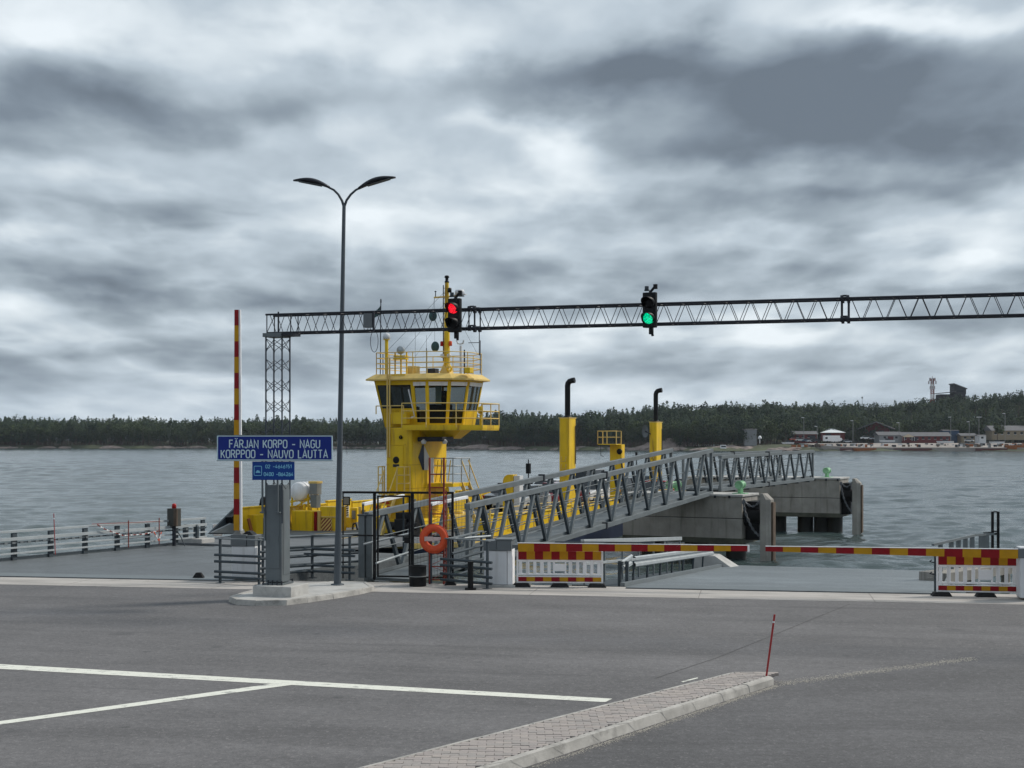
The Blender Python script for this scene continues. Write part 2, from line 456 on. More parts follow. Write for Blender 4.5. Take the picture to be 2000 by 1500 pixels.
# ------------------------------------------------------------------ geometry helpers
def tag(o, label=None, cat=None, group=None, kind=None):
    if label: o['label'] = label
    if cat: o['category'] = cat
    if group: o['group'] = group
    if kind: o['kind'] = kind
    return o

def thing(name, label, cat, loc=(0, 0, 0), rz=0.0, group=None):
    o = bpy.data.objects.new(name, None)
    COL.objects.link(o)
    o.location = loc
    o.rotation_euler = (0, 0, rz)
    o.empty_display_size = 0.3
    tag(o, label, cat, group)
    return o

def P(px, py, Y):
    return Vector(((px - 1000) / FPX * Y, Y, EYE - (py - HY) / FPX * Y))
def G(px, py, z=0.0):
    Y = (EYE - z) * FPX / (py - HY)
    return Vector(((px - 1000) / FPX * Y, Y, z))

class Frame:
    """local frame: y runs along heading theta (clockwise from +Y), x to its right"""
    def __init__(s, ox, oy, th, oz=0.0):
        s.o = Vector((ox, oy, oz)); s.th = th
        s.u = Vector((math.sin(th), math.cos(th), 0)); s.v = Vector((math.cos(th), -math.sin(th), 0))
    def w(s, x, y, z=0.0):
        return s.o + s.v * x + s.u * y + Vector((0, 0, z))
    def l(s, p):
        d = Vector(p) - s.o
        return Vector((d.dot(s.v), d.dot(s.u), d.z))
    def at_x(s, px, x):
        """local y where the view ray of column px crosses the plane local x"""
        k = (px - 1000) / FPX
        a = s.o + s.v * x
        return (k * a.y - a.x) / (s.u.x - k * s.u.y)
    def at_y(s, px, y):
        k = (px - 1000) / FPX
        a = s.o + s.u * y
        return (k * a.y - a.x) / (s.v.x - k * s.v.y)
    def z(s, x, y, py):
        return EYE - (py - HY) / FPX * s.w(x, y).y - s.o.z

class MB:
    def __init__(s):
        s.v = []; s.f = []; s.m = []; s.mats = []; s.cur = 0; s.smooth = []
    def mat(s, m):
        if m not in s.mats: s.mats.append(m)
        s.cur = s.mats.index(m)
        return s
    def add(s, vs, fs, smooth=False):
        b = len(s.v)
        s.v += [tuple(q) for q in vs]
        for f in fs:
            s.f.append(tuple(b + i for i in f)); s.m.append(s.cur); s.smooth.append(smooth)
        return s
    def box(s, x0, x1, y0, y1, z0, z1):
        vs = [(x0, y0, z0), (x1, y0, z0), (x1, y1, z0), (x0, y1, z0), (x0, y0, z1), (x1, y0, z1), (x1, y1, z1), (x0, y1, z1)]
        return s.add(vs, [(0, 3, 2, 1), (4, 5, 6, 7), (0, 1, 5, 4), (1, 2, 6, 5), (2, 3, 7, 6), (3, 0, 4, 7)])
    def hexa(s, vs):
        return s.add(vs, [(0, 3, 2, 1), (4, 5, 6, 7), (0, 1, 5, 4), (1, 2, 6, 5), (2, 3, 7, 6), (3, 0, 4, 7)])
    def beam(s, p0, p1, w, h=None, up=(0, 0, 1)):
        """rectangular bar from p0 to p1, w wide (sideways), h high"""
        h = w if h is None else h
        p0 = Vector(p0); p1 = Vector(p1)
        d = (p1 - p0).normalized()
        a = d.cross(Vector(up))
        if a.length < 1e-4: a = d.cross(Vector((1, 0, 0)))
        a.normalize(); b = a.cross(d).normalized()
        vs = []
        for p in (p0, p1):
            for (i, j) in ((-1, -1), (1, -1), (1, 1), (-1, 1)):
                vs.append(p + a * (i * w / 2) + b * (j * h / 2))
        return s.add(vs, [(0, 3, 2, 1), (4, 5, 6, 7), (0, 1, 5, 4), (1, 2, 6, 5), (2, 3, 7, 6), (3, 0, 4, 7)])
    def tube(s, pts, r, n=8, caps=True, r1=None):
        pts = [Vector(p) for p in pts]
        k = len(pts)
        rings = []
        prev = None
        for i, p in enumerate(pts):
            if i == 0: d = pts[1] - p
            elif i == k - 1: d = p - pts[i - 1]
            else: d = (pts[i + 1] - p).normalized() + (p - pts[i - 1]).normalized()
            d.normalize()
            if prev is None:
                a = d.cross(Vector((0, 0, 1)))
                if a.length < 1e-3: a = d.cross(Vector((1, 0, 0)))
            else:
                a = prev - d * prev.dot(d)
            a.normalize(); prev = a; b = d.cross(a)
            rr = r if r1 is None else r + (r1 - r) * i / (k - 1)
            rings.append([p + a * (rr * math.cos(t)) + b * (rr * math.sin(t)) for t in (2 * math.pi * j / n for j in range(n))])
        vs = [q for rg in rings for q in rg]
        fs = []
        for i in range(k - 1):
            for j in range(n):
                fs.append((i * n + j, i * n + (j + 1) % n, (i + 1) * n + (j + 1) % n, (i + 1) * n + j))
        s.add(vs, fs, n > 5)
        if caps:
            s.add(rings[0], [tuple(range(n))[::-1]])
            s.add(rings[-1], [tuple(range(n))])
        return s
    def prism(s, poly, z0, z1, top=None):
        """poly: list of (x, y); top: optional other outline for the upper end"""
        n = len(poly)
        top = top or poly
        z0s = z0 if isinstance(z0, (list, tuple)) else [z0] * n
        z1s = z1 if isinstance(z1, (list, tuple)) else [z1] * n
        vs = [(p[0], p[1], z0s[i]) for i, p in enumerate(poly)] + [(p[0], p[1], z1s[i]) for i, p in enumerate(top)]
        fs = [tuple(range(n))[::-1], tuple(range(n, 2 * n))]
        for i in range(n):
            j = (i + 1) % n
            fs.append((i, j, n + j, n + i))
        return s.add(vs, fs)
    def lathe(s, prof, c=(0, 0, 0), n=16, axis='z'):
        vs = []
        for (r, h) in prof:
            for j in range(n):
                t = 2 * math.pi * j / n
                a, b = r * math.cos(t), r * math.sin(t)
                q = {'z': (a, b, h), 'y': (a, h, b), 'x': (h, a, b)}[axis]
                vs.append((q[0] + c[0], q[1] + c[1], q[2] + c[2]))
        fs = []
        for i in range(len(prof) - 1):
            for j in range(n):
                fs.append((i * n + j, i * n + (j + 1) % n, (i + 1) * n + (j + 1) % n, (i + 1) * n + j))
        s.add(vs, fs, True)
        return s
    def torus(s, c, R0, r0, n=28, m=10, axis='y', sq=1.0):
        vs = []
        for i in range(n):
            a = 2 * math.pi * i / n
            for j in range(m):
                b = 2 * math.pi * j / m
                rr = R0 + r0 * math.cos(b); h = r0 * sq * math.sin(b)
                q = {'y': (rr * math.cos(a), h, rr * math.sin(a)), 'z': (rr * math.cos(a), rr * math.sin(a), h), 'x': (h, rr * math.cos(a), rr * math.sin(a))}[axis]
                vs.append((q[0] + c[0], q[1] + c[1], q[2] + c[2]))
        fs = [(i * m + j, ((i + 1) % n) * m + j, ((i + 1) % n) * m + (j + 1) % m, i * m + (j + 1) % m) for i in range(n) for j in range(m)]
        return s.add(vs, fs, True)
    def mesh(s, name, mat=None):
        me = bpy.data.meshes.new(name)
        me.from_pydata(s.v, [], s.f)
        mats = s.mats if s.mats else [mat]
        for q in mats: me.materials.append(q)
        me.polygons.foreach_set('material_index', s.m)
        me.polygons.foreach_set('use_smooth', s.smooth)
        me.update()
        return me
    def build(s, name, mat=None, parent=None, bevel=0.0, frame=None):
        """vertices are in the parent's own space; frame: world-space vertices are taken into it"""
        if frame is not None:
            s.v = [tuple(frame.l(q)) for q in s.v]
        o = bpy.data.objects.new(name, s.mesh(name, mat))
        COL.objects.link(o)
        if parent is not None: o.parent = parent
        if bevel > 0:
            bm = o.modifiers.new('bevel', 'BEVEL'); bm.width = bevel; bm.segments = 2; bm.limit_method = 'ANGLE'
        return o

def dup(o, parent=None):
    c = o.copy(); COL.objects.link(c)
    if parent is not None: c.parent = parent
    for ch in list(o.children): dup(ch, c)
    return c

def thingF(name, label, cat, fr, group=None):
    return thing(name, label, cat, tuple(fr.o), -fr.th, group)
# ================================================================== THE SETTING
TH_Q = R(100) - R(90)            # the quay runs 10 degrees off the picture plane, nearer on the right
Q = Frame(0, 36.06, TH_Q)        # x along the quay edge to the right (towards the camera), y out to sea
def setting(name, mb, m, fr=None, label=None):
    o = mb.build(name, m)
    if fr is not None:
        o.location = fr.o; o.rotation_euler = (0, 0, -fr.th)
    tag(o, label, None, None, 'structure')
    return o

# water: fine enough near the quay only as a flat sheet, waves come from relief
mb = MB(); mb.add([(-5000, -500, 0), (5000, -500, 0), (5000, 7000, 0), (-5000, 7000, 0)], [(0, 1, 2, 3)])
WZ = -1.2
water = setting('open_water', mb, M_water); water.location = (0, 0, WZ - .16)
# wind-ruffled water: real wavelets from the quay to the far shore, mesh cells growing with distance
def wave_sheet():
    rs = np.random.RandomState(3)
    nr, nc = 820, 640
    ry = 30.0 * np.exp(np.linspace(0, math.log(800 / 30.0), nr))
    cx = np.linspace(-.50, .50, nc)
    Yg, Cg = np.meshgrid(ry, cx, indexing='ij')
    Xg = Cg * (Yg + 12)
    cell = np.gradient(ry)[:, None] * np.ones_like(Yg)
    Zg = np.zeros_like(Yg)
    for k in range(64):
        lam = 0.55 * (11.0 / 0.55) ** (rs.rand())
        th = rs.normal(0, .55)
        kx, ky = math.sin(th) * 2 * math.pi / lam, math.cos(th) * 2 * math.pi / lam
        wob = .6 * np.sin(Xg * .11 + rs.rand() * 6) + .6 * np.sin(Yg * .07 + rs.rand() * 6)
        ph = kx * Xg + ky * Yg + rs.rand() * 6.28 + wob
        amp = 0.0085 * lam ** .55
        fade = np.clip(lam / (cell * 3.0) - .6, 0, 1)
        Zg += amp * fade * (np.sin(ph) + .25 * np.cos(2 * ph))
    gust = .75 + .35 * np.sin(Xg * .021 + 1 + .8 * np.sin(Yg * .017)) * np.sin(Yg * .013 + 2)
    far = np.clip((Yg - 260) / 300, 0, 1)
    Zg = Zg * gust * (1 + far * .6)
    V = np.stack([Xg.ravel(), Yg.ravel(), Zg.ravel()], 1)
    i = np.arange(nr - 1)[:, None] * nc + np.arange(nc - 1)[None, :]
    F = np.stack([i, i + 1, i + nc + 1, i + nc], -1).reshape(-1, 4)
    me = bpy.data.meshes.new('water')
    me.vertices.add(len(V)); me.vertices.foreach_set('co', V.astype(np.float32).ravel())
    me.loops.add(len(F) * 4); me.loops.foreach_set('vertex_index', F.astype(np.int32).ravel())
    me.polygons.add(len(F)); me.polygons.foreach_set('loop_start', np.arange(0, len(F) * 4, 4, dtype=np.int32)); me.polygons.foreach_set('loop_total', np.full(len(F), 4, dtype=np.int32))
    me.polygons.foreach_set('use_smooth', np.ones(len(F), dtype=bool))
    me.materials.append(M_water); me.update(calc_edges=True)
    o = bpy.data.objects.new('water', me); COL.objects.link(o); o.location = (0, 0, WZ); tag(o, kind='structure')
wave_sheet()

mb = MB(); mb.box(-250, 250, -260, -2.2, -0.5, 0.0)
ground = setting('asphalt_ground', mb, M_asph, Q)
mb = MB(); mb.box(-250, 250, -2.2, 0.0, -0.45, 0.004)
apron = setting('quay_apron', mb, M_apron, Q)
mb = MB(); mb.box(-250, 250, -2.6, -0.02, -6.0, -0.46)
setting('quay_wall', mb, M_conc, Q)
# steel nosing along the quay edge in front of both linkspans
for (xa, xb) in ((-20.5, -6.6), (3.0, 10.9)):
    mb = MB(); mb.box(xa, xb, -0.30, 0.06, -0.1, 0.022)
    o = mb.build('edge_plate', M_galv, apron)
    mb = MB(); mb.box(xa, xb, -0.42, -0.31, -0.02, 0.009); o = mb.build('expansion_joint', M_black, apron)
# joints between the apron slabs
for k in range(-6, 6):
    mb = MB(); mb.box(k * 4.1 + .8, k * 4.1 + .82, -2.19, -0.45, -0.02, 0.0065)
    mb.build('slab_joint', M_bed, apron)

def lin_(a, b, t): return a + (b - a) * t
# painted lines -----------------------------------------------------
def gpoly(name, pts, z, m, parent=None):
    mb = MB(); mb.add([G(a, b, 0) + Vector((0, 0, z)) for a, b in pts], [tuple(range(len(pts)))])
    return mb.build(name, m, parent)
def ext(p, q, x):      # point at column x on the picture line p-q
    t = (x - p[0]) / (q[0] - p[0]); return (x, p[1] + (q[1] - p[1]) * t)
a0, a1, b0, b1 = (0, 1297.5), (1196, 1365), (0, 1306.8), (1182, 1371.8)
o = gpoly('lane_line', [ext(a0, a1, -900), a1, b1, ext(b0, b1, -900)][::-1], 0.004, M_paint)
tag(o, kind='structure')
c0, c1, d0, d1 = (0, 1409), (528, 1336.5), (0, 1415.5), (575, 1337.5)
o = gpoly('lane_divider_line', [ext(c0, c1, -420), c1, d1, ext(d0, d1, -420)][::-1], 0.0045, M_paint)
tag(o, kind='structure')
o = gpoly('kerbside_line', [(1330, 1331.5), (1362, 1323.5), (1364, 1325.0), (1334, 1333)][::-1], 0.0042, M_paint); tag(o, kind='structure')
# newer, darker asphalt right of the kerb island
pp = [lin_(G(1005, 1500), G(1505, 1338), -1.2), G(1505, 1338), G(1700, 1313), G(1905, 1286), G(2150, 1262), G(2700, 1300), G(2900, 1700), G(900, 1900)]
mb = MB(); mb.add([(p.x, p.y, .0025) for p in pp], [tuple(range(len(pp)))]); tag(mb.build('newer_asphalt', M_asphn), kind='structure')
# a long tar-sealed seam
seam = [(1280, 1325), (1400, 1285), (1500, 1245), (1580, 1212), (1660, 1180)]
mb = MB(); q = [G(a, b, 0) for a, b in seam]
vs = []
for p in q: vs += [p + Vector((-0.009, 0, 0.004)), p + Vector((0.009, 0, 0.004))]
mb.add(vs, [(2 * i, 2 * i + 1, 2 * i + 3, 2 * i + 2) for i in range(len(q) - 1)])
tag(mb.build('tar_seam', M_seam), kind='structure')

# ------------------------------------------------------------------ foreground kerb island
ZI = 0.14
I0, I1 = G(687, 1500, ZI), G(1425, 1312, ZI)           # inner (left) edge of the top
K0, K1 = G(927, 1500, ZI), G(1500, 1320, ZI)           # inside of the big right-hand kerb
O0, O1 = G(1025, 1500, 0), G(1512, 1338, 0)            # foot of the right-hand kerb
def lin(a, b, t): return a + (b - a) * t
T0 = -1.1
island = MB()
pI0, pK0 = lin(I0, I1, T0), lin(K0, K1, T0)
pO0 = lin(O0, O1, T0)
island.prism([(pI0.x, pI0.y), (pK0.x, pK0.y), (K1.x, K1.y), (I1.x, I1.y)], -0.05, ZI - 0.025)
isl = tag(island.build('kerb_island', M_bed), kind='structure')
# kerb stones, right side: chamfered face, alternate lengths
def kerb_run(a0, a1, b0, b1, f0, f1, n, gap=0.014):
    """a: inner top edge, b: outer top edge, f: foot"""
    for i in range(n):
        t0, t1 = i / n, (i + 1) / n
        L = (a1 - a0).length
        g = gap / L
        t0 += g; t1 -= g
        dz = random.uniform(-0.004, 0.004)
        mb = MB()
        rows = []
        for t in (t0, t1):
            A, B, F = lin(a0, a1, t), lin(b0, b1, t), lin(f0, f1, t)
            A = A + Vector((0, 0, dz)); B = B + Vector((0, 0, dz - 0.012))
            out = (Vector((F.x, F.y, 0)) - Vector((A.x, A.y, 0))).normalized()
            C = B + out * 0.035 + Vector((0, 0, -0.03))
            Am = A + out * 0.01 + Vector((0, 0, 0.004))
            rows.append([Vector((A.x, A.y, -0.05)), A, Am, B, C, Vector((F.x, F.y, F.z - 0.04))])
        m = len(rows[0])
        vs = rows[0] + rows[1]
        fs = [(j, j + 1, m + j + 1, m + j) for j in range(m - 1)] + [tuple(range(m))[::-1], tuple(range(m, 2 * m))]
        mb.add(vs, fs)
        mb.build('kerb_stone', M_kerb, isl, 0.006)
B0, B1 = lin(K0, O0 + Vector((0, 0, ZI)), 0.62), lin(K1, O1 + Vector((0, 0, ZI)), 0.62)
kerb_run(lin(K0, K1, T0), K1, lin(B0, B1, T0), B1, pO0, O1, 17)
# narrow flat kerb, left side
def off(p, q, d):
    n = Vector(((q - p).y, -(q - p).x, 0)).normalized() * d
    return p + n, q + n
L0, L1 = pI0, I1
LA, LB = off(L0, L1, 0.085)
LF0, LF1 = off(L0, L1, -0.012)
kerb_run(LA, LB, L0 + Vector((0, 0, -.0)), L1, Vector((LF0.x, LF0.y, 0)), Vector((LF1.x, LF1.y, 0)), 17)
# tip stones
T = [LB, lin(LB, K1, 0.5) + Vector((0.05, 0.10, 0)), K1]
tip = MB()
tipo = [L1 + Vector((.02, .03, 0)), lin(L1, K1, .5) + Vector((0.10, 0.14, 0)), K1 + Vector((0.06, 0.05, 0))]
for i in range(2):
    mb = MB()
    A, B, C, D = T[i], T[i + 1], tipo[i + 1], tipo[i]
    F = [Vector((p.x, p.y, -0.04)) for p in (A, B, C, D)]
    mb.hexa(F + [A, B, C + Vector((0, 0, -.02)), D + Vector((0, 0, -.02))])
    mb.build('kerb_stone', M_kerb, isl, 0.008)
# pavers: long side roughly across the view
def seg_x(p, q, y):
    if abs(q.y - p.y) < 1e-6: return None
    return p.x + (q.x - p.x) * (y - p.y) / (q.y - p.y)
full = MB(); full.box(-0.1, 0.1, -0.0488, 0.0488, -0.05, 0.0)
full_me = []
for m in M_paver:
    me = full.mesh('paver', m); full_me.append(me)
bricks = []
ROW = 0.1025
Y0, Y1 = 9.2, 21.9
row = 0
y = Y0
LBl = LB
while y < Y1:
    xa = seg_x(LA, LB, y); 
    if y > LB.y: xa = seg_x(LB, K1, y) if LB.y != K1.y else xa
    xb = seg_x(pK0, K1, y)
    if xa is not None and xb is not None and xb - xa > 0.08 and y < max(LB.y, K1.y):
        if xa > xb: xa, xb = xb, xa
        xa += 0.012; xb -= 0.012
        x = math.floor(xa / 0.205) * 0.205 + (row % 2) * 0.1025 - 0.1025
        while x < xb:
            s0, s1 = max(x + 0.002, xa), min(x + 0.202, xb)
            if s1 - s0 > 0.03: bricks.append((s0, s1, y))
            x += 0.205
    y += ROW; row += 1
def brick_seen(b):
    p = Vector(((b[0] + b[1]) / 2, b[2], ZI))
    px_ = 1000 + p.x / p.y * FPX; py_ = HY + (EYE - ZI) / p.y * FPX
    return px_ > -40 and py_ < 1530
vis = sorted([b for b in bricks if brick_seen(b)], key=lambda b: b[2] - 5 * (b[1] - b[0]))
parts_b, rest = vis[:300], vis[300:] + [b for b in bricks if not brick_seen(b)]
for (s0, s1, y) in parts_b:
    w = s1 - s0
    dz = random.uniform(-0.004, 0.003)
    if w > 0.19:
        o = bpy.data.objects.new('paver', random.choice(full_me))
    else:
        mb = MB(); mb.box(-w / 2, w / 2, -0.0488, 0.0488, -0.05, 0.0)
        o = bpy.data.objects.new('paver', mb.mesh('paver', random.choice(M_paver)))
    COL.objects.link(o); o.parent = isl
    o.location = ((s0 + s1) / 2, y, ZI + dz)
    o.rotation_euler = (random.uniform(-.012, .012), random.uniform(-.012, .012), random.uniform(-.015, .015))
if rest:
    mb = MB()
    for (s0, s1, y) in rest:
        mb.mat(random.choice(M_paver)); dz = random.uniform(-0.004, 0.003)
        mb.box(s0, s1, y - 0.0475, y + 0.0475, ZI - 0.05, ZI + dz)
    o = mb.build('far_pavers', None, isl); o['kind'] = 'stuff'
# loose grit swept against the kerb
mb = MB()
def grit(p, s):
    a = random.uniform(0, 6.28)
    vs = [p + Vector((math.cos(a + k * 2.1) * s, math.sin(a + k * 2.1) * s, 0.0)) for k in range(3)] + [p + Vector((0, 0, s * .35))]
    mb.add(vs, [(0, 1, 3), (1, 2, 3), (2, 0, 3)])
for k in range(2600):
    t = random.random() ** 0.8
    F = lin(O0, O1, t)
    grit(F + Vector((abs(random.gauss(0, .06)) + 0.01, -abs(random.gauss(0, .05)), 0.004)), random.uniform(.004, .013))
for k in range(2400):
    a = random.random()
    p = lin(G(1522, 1336), G(1900, 1286), a) + Vector((random.gauss(0, .06), random.gauss(0, .10) , 0.004))
    grit(p, random.uniform(.004, .015))
for k in range(500):
    grit(G(random.uniform(100, 1950), random.uniform(1190, 1500)) + Vector((0, 0, .004)), random.uniform(.003, .008))
tag(mb.build('grit', M_gravelstone), 'loose pale grit swept along the foot of the kerb and over the asphalt', 'grit', kind='stuff')

# ------------------------------------------------------------------ small island under the gantry leg
outl = [(448, 1165), (470, 1158), (520, 1146), (590, 1139), (650, 1135), (715, 1136), (731, 1145), (700, 1152), (650, 1160), (600, 1167), (560, 1172), (500, 1173), (462, 1171)]
pts = [G(a, b, 0.12) for a, b in outl]
mb = MB(); mb.prism([(p.x, p.y) for p in pts][::-1], -0.05, 0.115)
gi = tag(mb.build('gantry_island', M_concl), kind='structure')
cen = sum(pts, Vector()) / len(pts)
n = len(pts)
for i in range(n):
    a, b = pts[i], pts[(i + 1) % n]
    k = max(1, int((b - a).length / 0.9))
    for j in range(k):
        p, q = lin(a, b, j / k + 0.006), lin(a, b, (j + 1) / k - 0.006)
        pi, qi = p + (cen - p).normalized() * 0.14, q + (cen - q).normalized() * 0.14
        dn = Vector((0, 0, random.uniform(.002, .01)))
        F = [Vector((r.x, r.y, -0.04)) for r in (p + (p - cen).normalized() * .03, q + (q - cen).normalized() * .03, qi, pi)]
        m2 = MB(); m2.hexa(F + [p + dn, q + dn, qi + dn, pi + dn]); m2.build('kerb_stone', M_kerb, gi, 0.01)
# ================================================================== LETTERING (stroked, like a road-sign face)
def arc(cx, cy, rx, ry, a0, a1, n=6):
    return [(cx + rx * math.cos(R(a0 + (a1 - a0) * i / n)), cy + ry * math.sin(R(a0 + (a1 - a0) * i / n))) for i in range(n + 1)]
def rr(w, r):   # closed rounded rectangle of height 1
    p = arc(w - r, 1 - r, r, r, 0, 90, 5) + arc(r, 1 - r, r, r, 90, 180, 5) + arc(r, r, r, r, 180, 270, 5) + arc(w - r, r, r, r, 270, 360, 5)
    return p + [p[0]]
w_ = .5
GL = {
 'A': (.58, [[(0, 0), (.29, 1), (.58, 0)], [(.09, .30), (.49, .30)]]),
 'F': (.46, [[(0, 0), (0, 1), (.46, 1)], [(0, .53), (.40, .53)]]),
 'G': (.52, [arc(.26, .74, .26, .26, 20, 180, 7) + arc(.26, .26, .26, .26, 180, 360, 8) + [(.52, .5), (.30, .5)]]),
 'J': (.40, [[(.40, 1), (.40, .24)] + arc(.20, .22, .20, .22, 0, -160, 6)]),
 'K': (.52, [[(0, 0), (0, 1)], [(.50, 1), (0, .38)], [(.17, .58), (.53, 0)]]),
 'L': (.42, [[(0, 1), (0, 0), (.43, 0)]]),
 'N': (.54, [[(0, 0), (0, 1), (.54, 0), (.54, 1)]]),
 'O': (.52, [rr(.52, .24)]),
 'P': (.50, [[(0, 0), (0, 1)], [(0, 1), (.26, 1)] + arc(.26, .75, .24, .25, 80, -80, 6) + [(.26, .5), (0, .5)]]),
 'R': (.52, [[(0, 0), (0, 1)], [(0, 1), (.26, 1)] + arc(.26, .75, .24, .25, 80, -80, 6) + [(.26, .5), (0, .5)], [(.28, .5), (.52, 0)]]),
 'T': (.52, [[(0, 1), (.52, 1)], [(.26, 1), (.26, 0)]]),
 'U': (.52, [[(0, 1), (0, .26)] + arc(.26, .26, .26, .26, 190, 350, 7) + [(.52, .26), (.52, 1)]]),
 'V': (.56, [[(0, 1), (.28, 0), (.56, 1)]]),
 '-': (.42, [[(0, .42), (.42, .42)]]),
 '0': (.46, [rr(.46, .22)]),
 '1': (.26, [[(0, .78), (.22, 1), (.22, 0)]]),
 '2': (.46, [arc(.23, .76, .23, .24, 170, -20, 7) + [(.0, 0), (.48, 0)]]),
 '4': (.48, [[(.30, 1), (0, .24), (.48, .24)], [(.34, .5), (.34, 0)]]),
 '5': (.46, [[(.42, 1), (.06, 1), (.03, .56)] + arc(.23, .32, .23, .31, 110, -150, 8)]),
 '6': (.46, [[(.34, 1), (.04, .45)], rr(.46, .22)[:0] + [(x, y * .6) for x, y in rr(.46, .23)]]),
 '8': (.46, [[(x * .9 + .023, y * .48 + .52) for x, y in rr(.46, .22)], [(x, y * .52) for x, y in rr(.46, .22)]]),
}
GL['Ä'] = GL['A']
def stroke(mb, pts, t, f, closed=False):
    n = len(pts)
    if closed: pts = pts[:-1]; n -= 1
    vs = []
    for i in range(n):
        p = Vector((*pts[i], 0))
        if closed or 0 < i < n - 1:
            a = (p - Vector((*pts[(i - 1) % n], 0))).normalized(); b = (Vector((*pts[(i + 1) % n], 0)) - p).normalized()
        elif i == 0:
            a = b = (Vector((*pts[1], 0)) - p).normalized()
        else:
            a = b = (p - Vector((*pts[n - 2], 0))).normalized()
        d = (a + b)
        d = d.normalized() if d.length > 1e-6 else a
        nn = Vector((-d.y, d.x, 0)); c = max(0.35, nn.dot(Vector((-a.y, a.x, 0))))
        vs += [f(p + nn * (t / 2 / c)), f(p - nn * (t / 2 / c))]
    fs = []
    for i in range(n if closed else n - 1):
        j = (i + 1) % n
        fs.append((2 * i, 2 * i + 1, 2 * j + 1, 2 * j))
    mb.add(vs, fs)
def write(text, width, height, t, gap, x0, z0, y, m, parent, name='letter', depth=0.0015):
    """a line of text in the local x-z plane, facing -y; each character a part of its own"""
    tw = 0
    for ch in text: tw += (0.34 if ch == ' ' else GL[ch][0]) + gap
    tw -= gap
    sx = width / tw; x = 0
    for ch in text:
        if ch == ' ': x += 0.34 + gap; continue
        w, st = GL[ch]; mb = MB()
        for si, p in enumerate(st):
            yy_ = y - depth - si * 0.0008
            f = lambda v, xx=x, yv=yy_: (x0 + xx * sx + v.x, yv, z0 + v.y)
            q = [(a * sx, b * height) for a, b in p]
            stroke(mb, q, t, f, p[0] == p[-1])
        if ch == 'Ä':
            for dx_ in (.10, .36):
                a = x0 + (x + dx_) * sx; e = t * .9; mb.add([(a, y - depth, z0 + 1.14 * height), (a + e, y - depth, z0 + 1.14 * height), (a + e, y - depth, z0 + 1.14 * height + e), (a, y - depth, z0 + 1.14 * height + e)], [(0, 1, 2, 3)])
        x += w + gap
        mb.build(name, m, parent)

# ================================================================== GANTRY (lattice portal with traffic lights)
TH_P = math.atan2(4.8, 16.1)
PF = Frame(-5.83, 32.75, TH_P)        # x along the portal to the right
Y_ = PF.o.y
gan = thingF('signal_gantry', 'dark steel lattice gantry on a grey boxed column, spanning the ferry lanes with traffic lights', 'gantry', PF)
def zof(px, py, x, y=0):
    return PF.z(x, y, py)
# column box: front face .42 wide, side .42 deep
CW, CD = 0.42, 0.43
CT = 2.72
mb = MB(); mb.box(-.17, .82, -.35, .62, 0.10, .36); mb.build('concrete_base', M_concl, gan, 0.015)
mb = MB(); mb.box(-.06, CW + .06, -.09, CD + .08, .37, .40)
mb.build('base_plate', M_colgrey, gan)
mb = MB()
for a in (-.03, .10, .21, .33, .45):
    for b in (-.08, CD + .06):
        mb.tube([(a, b, .36), (a, b, .47)], .018, 6)
mb.build('anchor_bolts', M_darkst, gan)['kind'] = 'stuff'
mb = MB()
mb.box(0.0, CW, -.02, CD, .42, CT)
mb.build('column_casing', M_colgrey, gan, 0.008)
mb = MB(); mb.box(CW + .002, CW + .01, .05, CD - .04, .6, 2.6); mb.build('side_door', M_colgrey, gan, 0.002)
mb = MB(); mb.box(.04, CW - .05, -.032, -.022, .75, 2.62); mb.build('inspection_door', M_colgrey, gan, 0.003)
mb = MB()
for z in (1.28, 1.60): mb.box(.16, .27, -.04, -.033, z, z + .012)
for x in (.085, .335): mb.box(x, x + .012, -.04, -.033, 1.35, 1.55)
mb.build('door_crest', M_cabgrey, gan)
mb = MB(); mb.box(-.035, .0, -.05, .02, 1.4, 2.2)
mb.build('cable_trunk', M_galv, gan)
TZ = zof(0, 650, 0)                    # underside of the truss
legs = [(.0, 0), (CW * .98 + .15, 0), (0, .5), (CW * .98 + .15, .5)]
LX = .42; LY = .42
for (a, b) in ((0, 0), (LX, 0), (0, LY), (LX, LY)):
    mb = MB(); mb.tube([(a, b, CT - .35 if b else CT - .9), (a, b, TZ - .02)], .020, 8)
    mb.build('column_chord', M_tower, gan)
def lacing(ax, bx, z0, z1, pitch, ph):
    """sinuous bent rod between two chords a and b"""
    pts = []; n = int((z1 - z0) / pitch * 12)
    for i in range(n + 1):
        z = z0 + (z1 - z0) * i / n
        s = 0.5 + 0.5 * max(-1, min(1, 1.25 * math.sin(2 * math.pi * ((z - z0) / pitch) + ph)))
        pts.append((ax[0] + (bx[0] - ax[0]) * s, ax[1] + (bx[1] - ax[1]) * s, z))
    mb = MB(); mb.tube(pts, .0085, 5); mb.build('lacing_rod', M_tower, gan)
for (a, b) in (((0, 0), (LX, 0)), ((0, LY), (LX, LY)), ((0, 0), (0, LY)), ((LX, 0), (LX, LY))):
    lacing(a, b, CT - .1, TZ - .05, .98, 0); lacing(a, b, CT - .1, TZ - .05, .98, math.pi)
mb = MB()
for (a, b) in ((0, LY), (LX, LY), (0, 0), (LX, 0)):
    pass
mb.box(-.06, .42, -.06, .48, TZ - .10, TZ - .01); mb.build('head_plate', M_colgrey, gan, .005)
mb = MB(); mb.box(.425, .68, -.05, .46, TZ - .075, TZ - .015); mb.build('head_bracket', M_darkst, gan)
# sign brackets: two posts in front of the casing
mb = MB()
for x in (-.045, CW - .07):
    mb.tube([(x, -.09, 2.05), (x, -.09, 3.75)], .026, 8)
    mb.box(x - .06, x + .06, -.11, .0, 2.06, 2.09)
mb.build('sign_post', M_colgrey, gan)
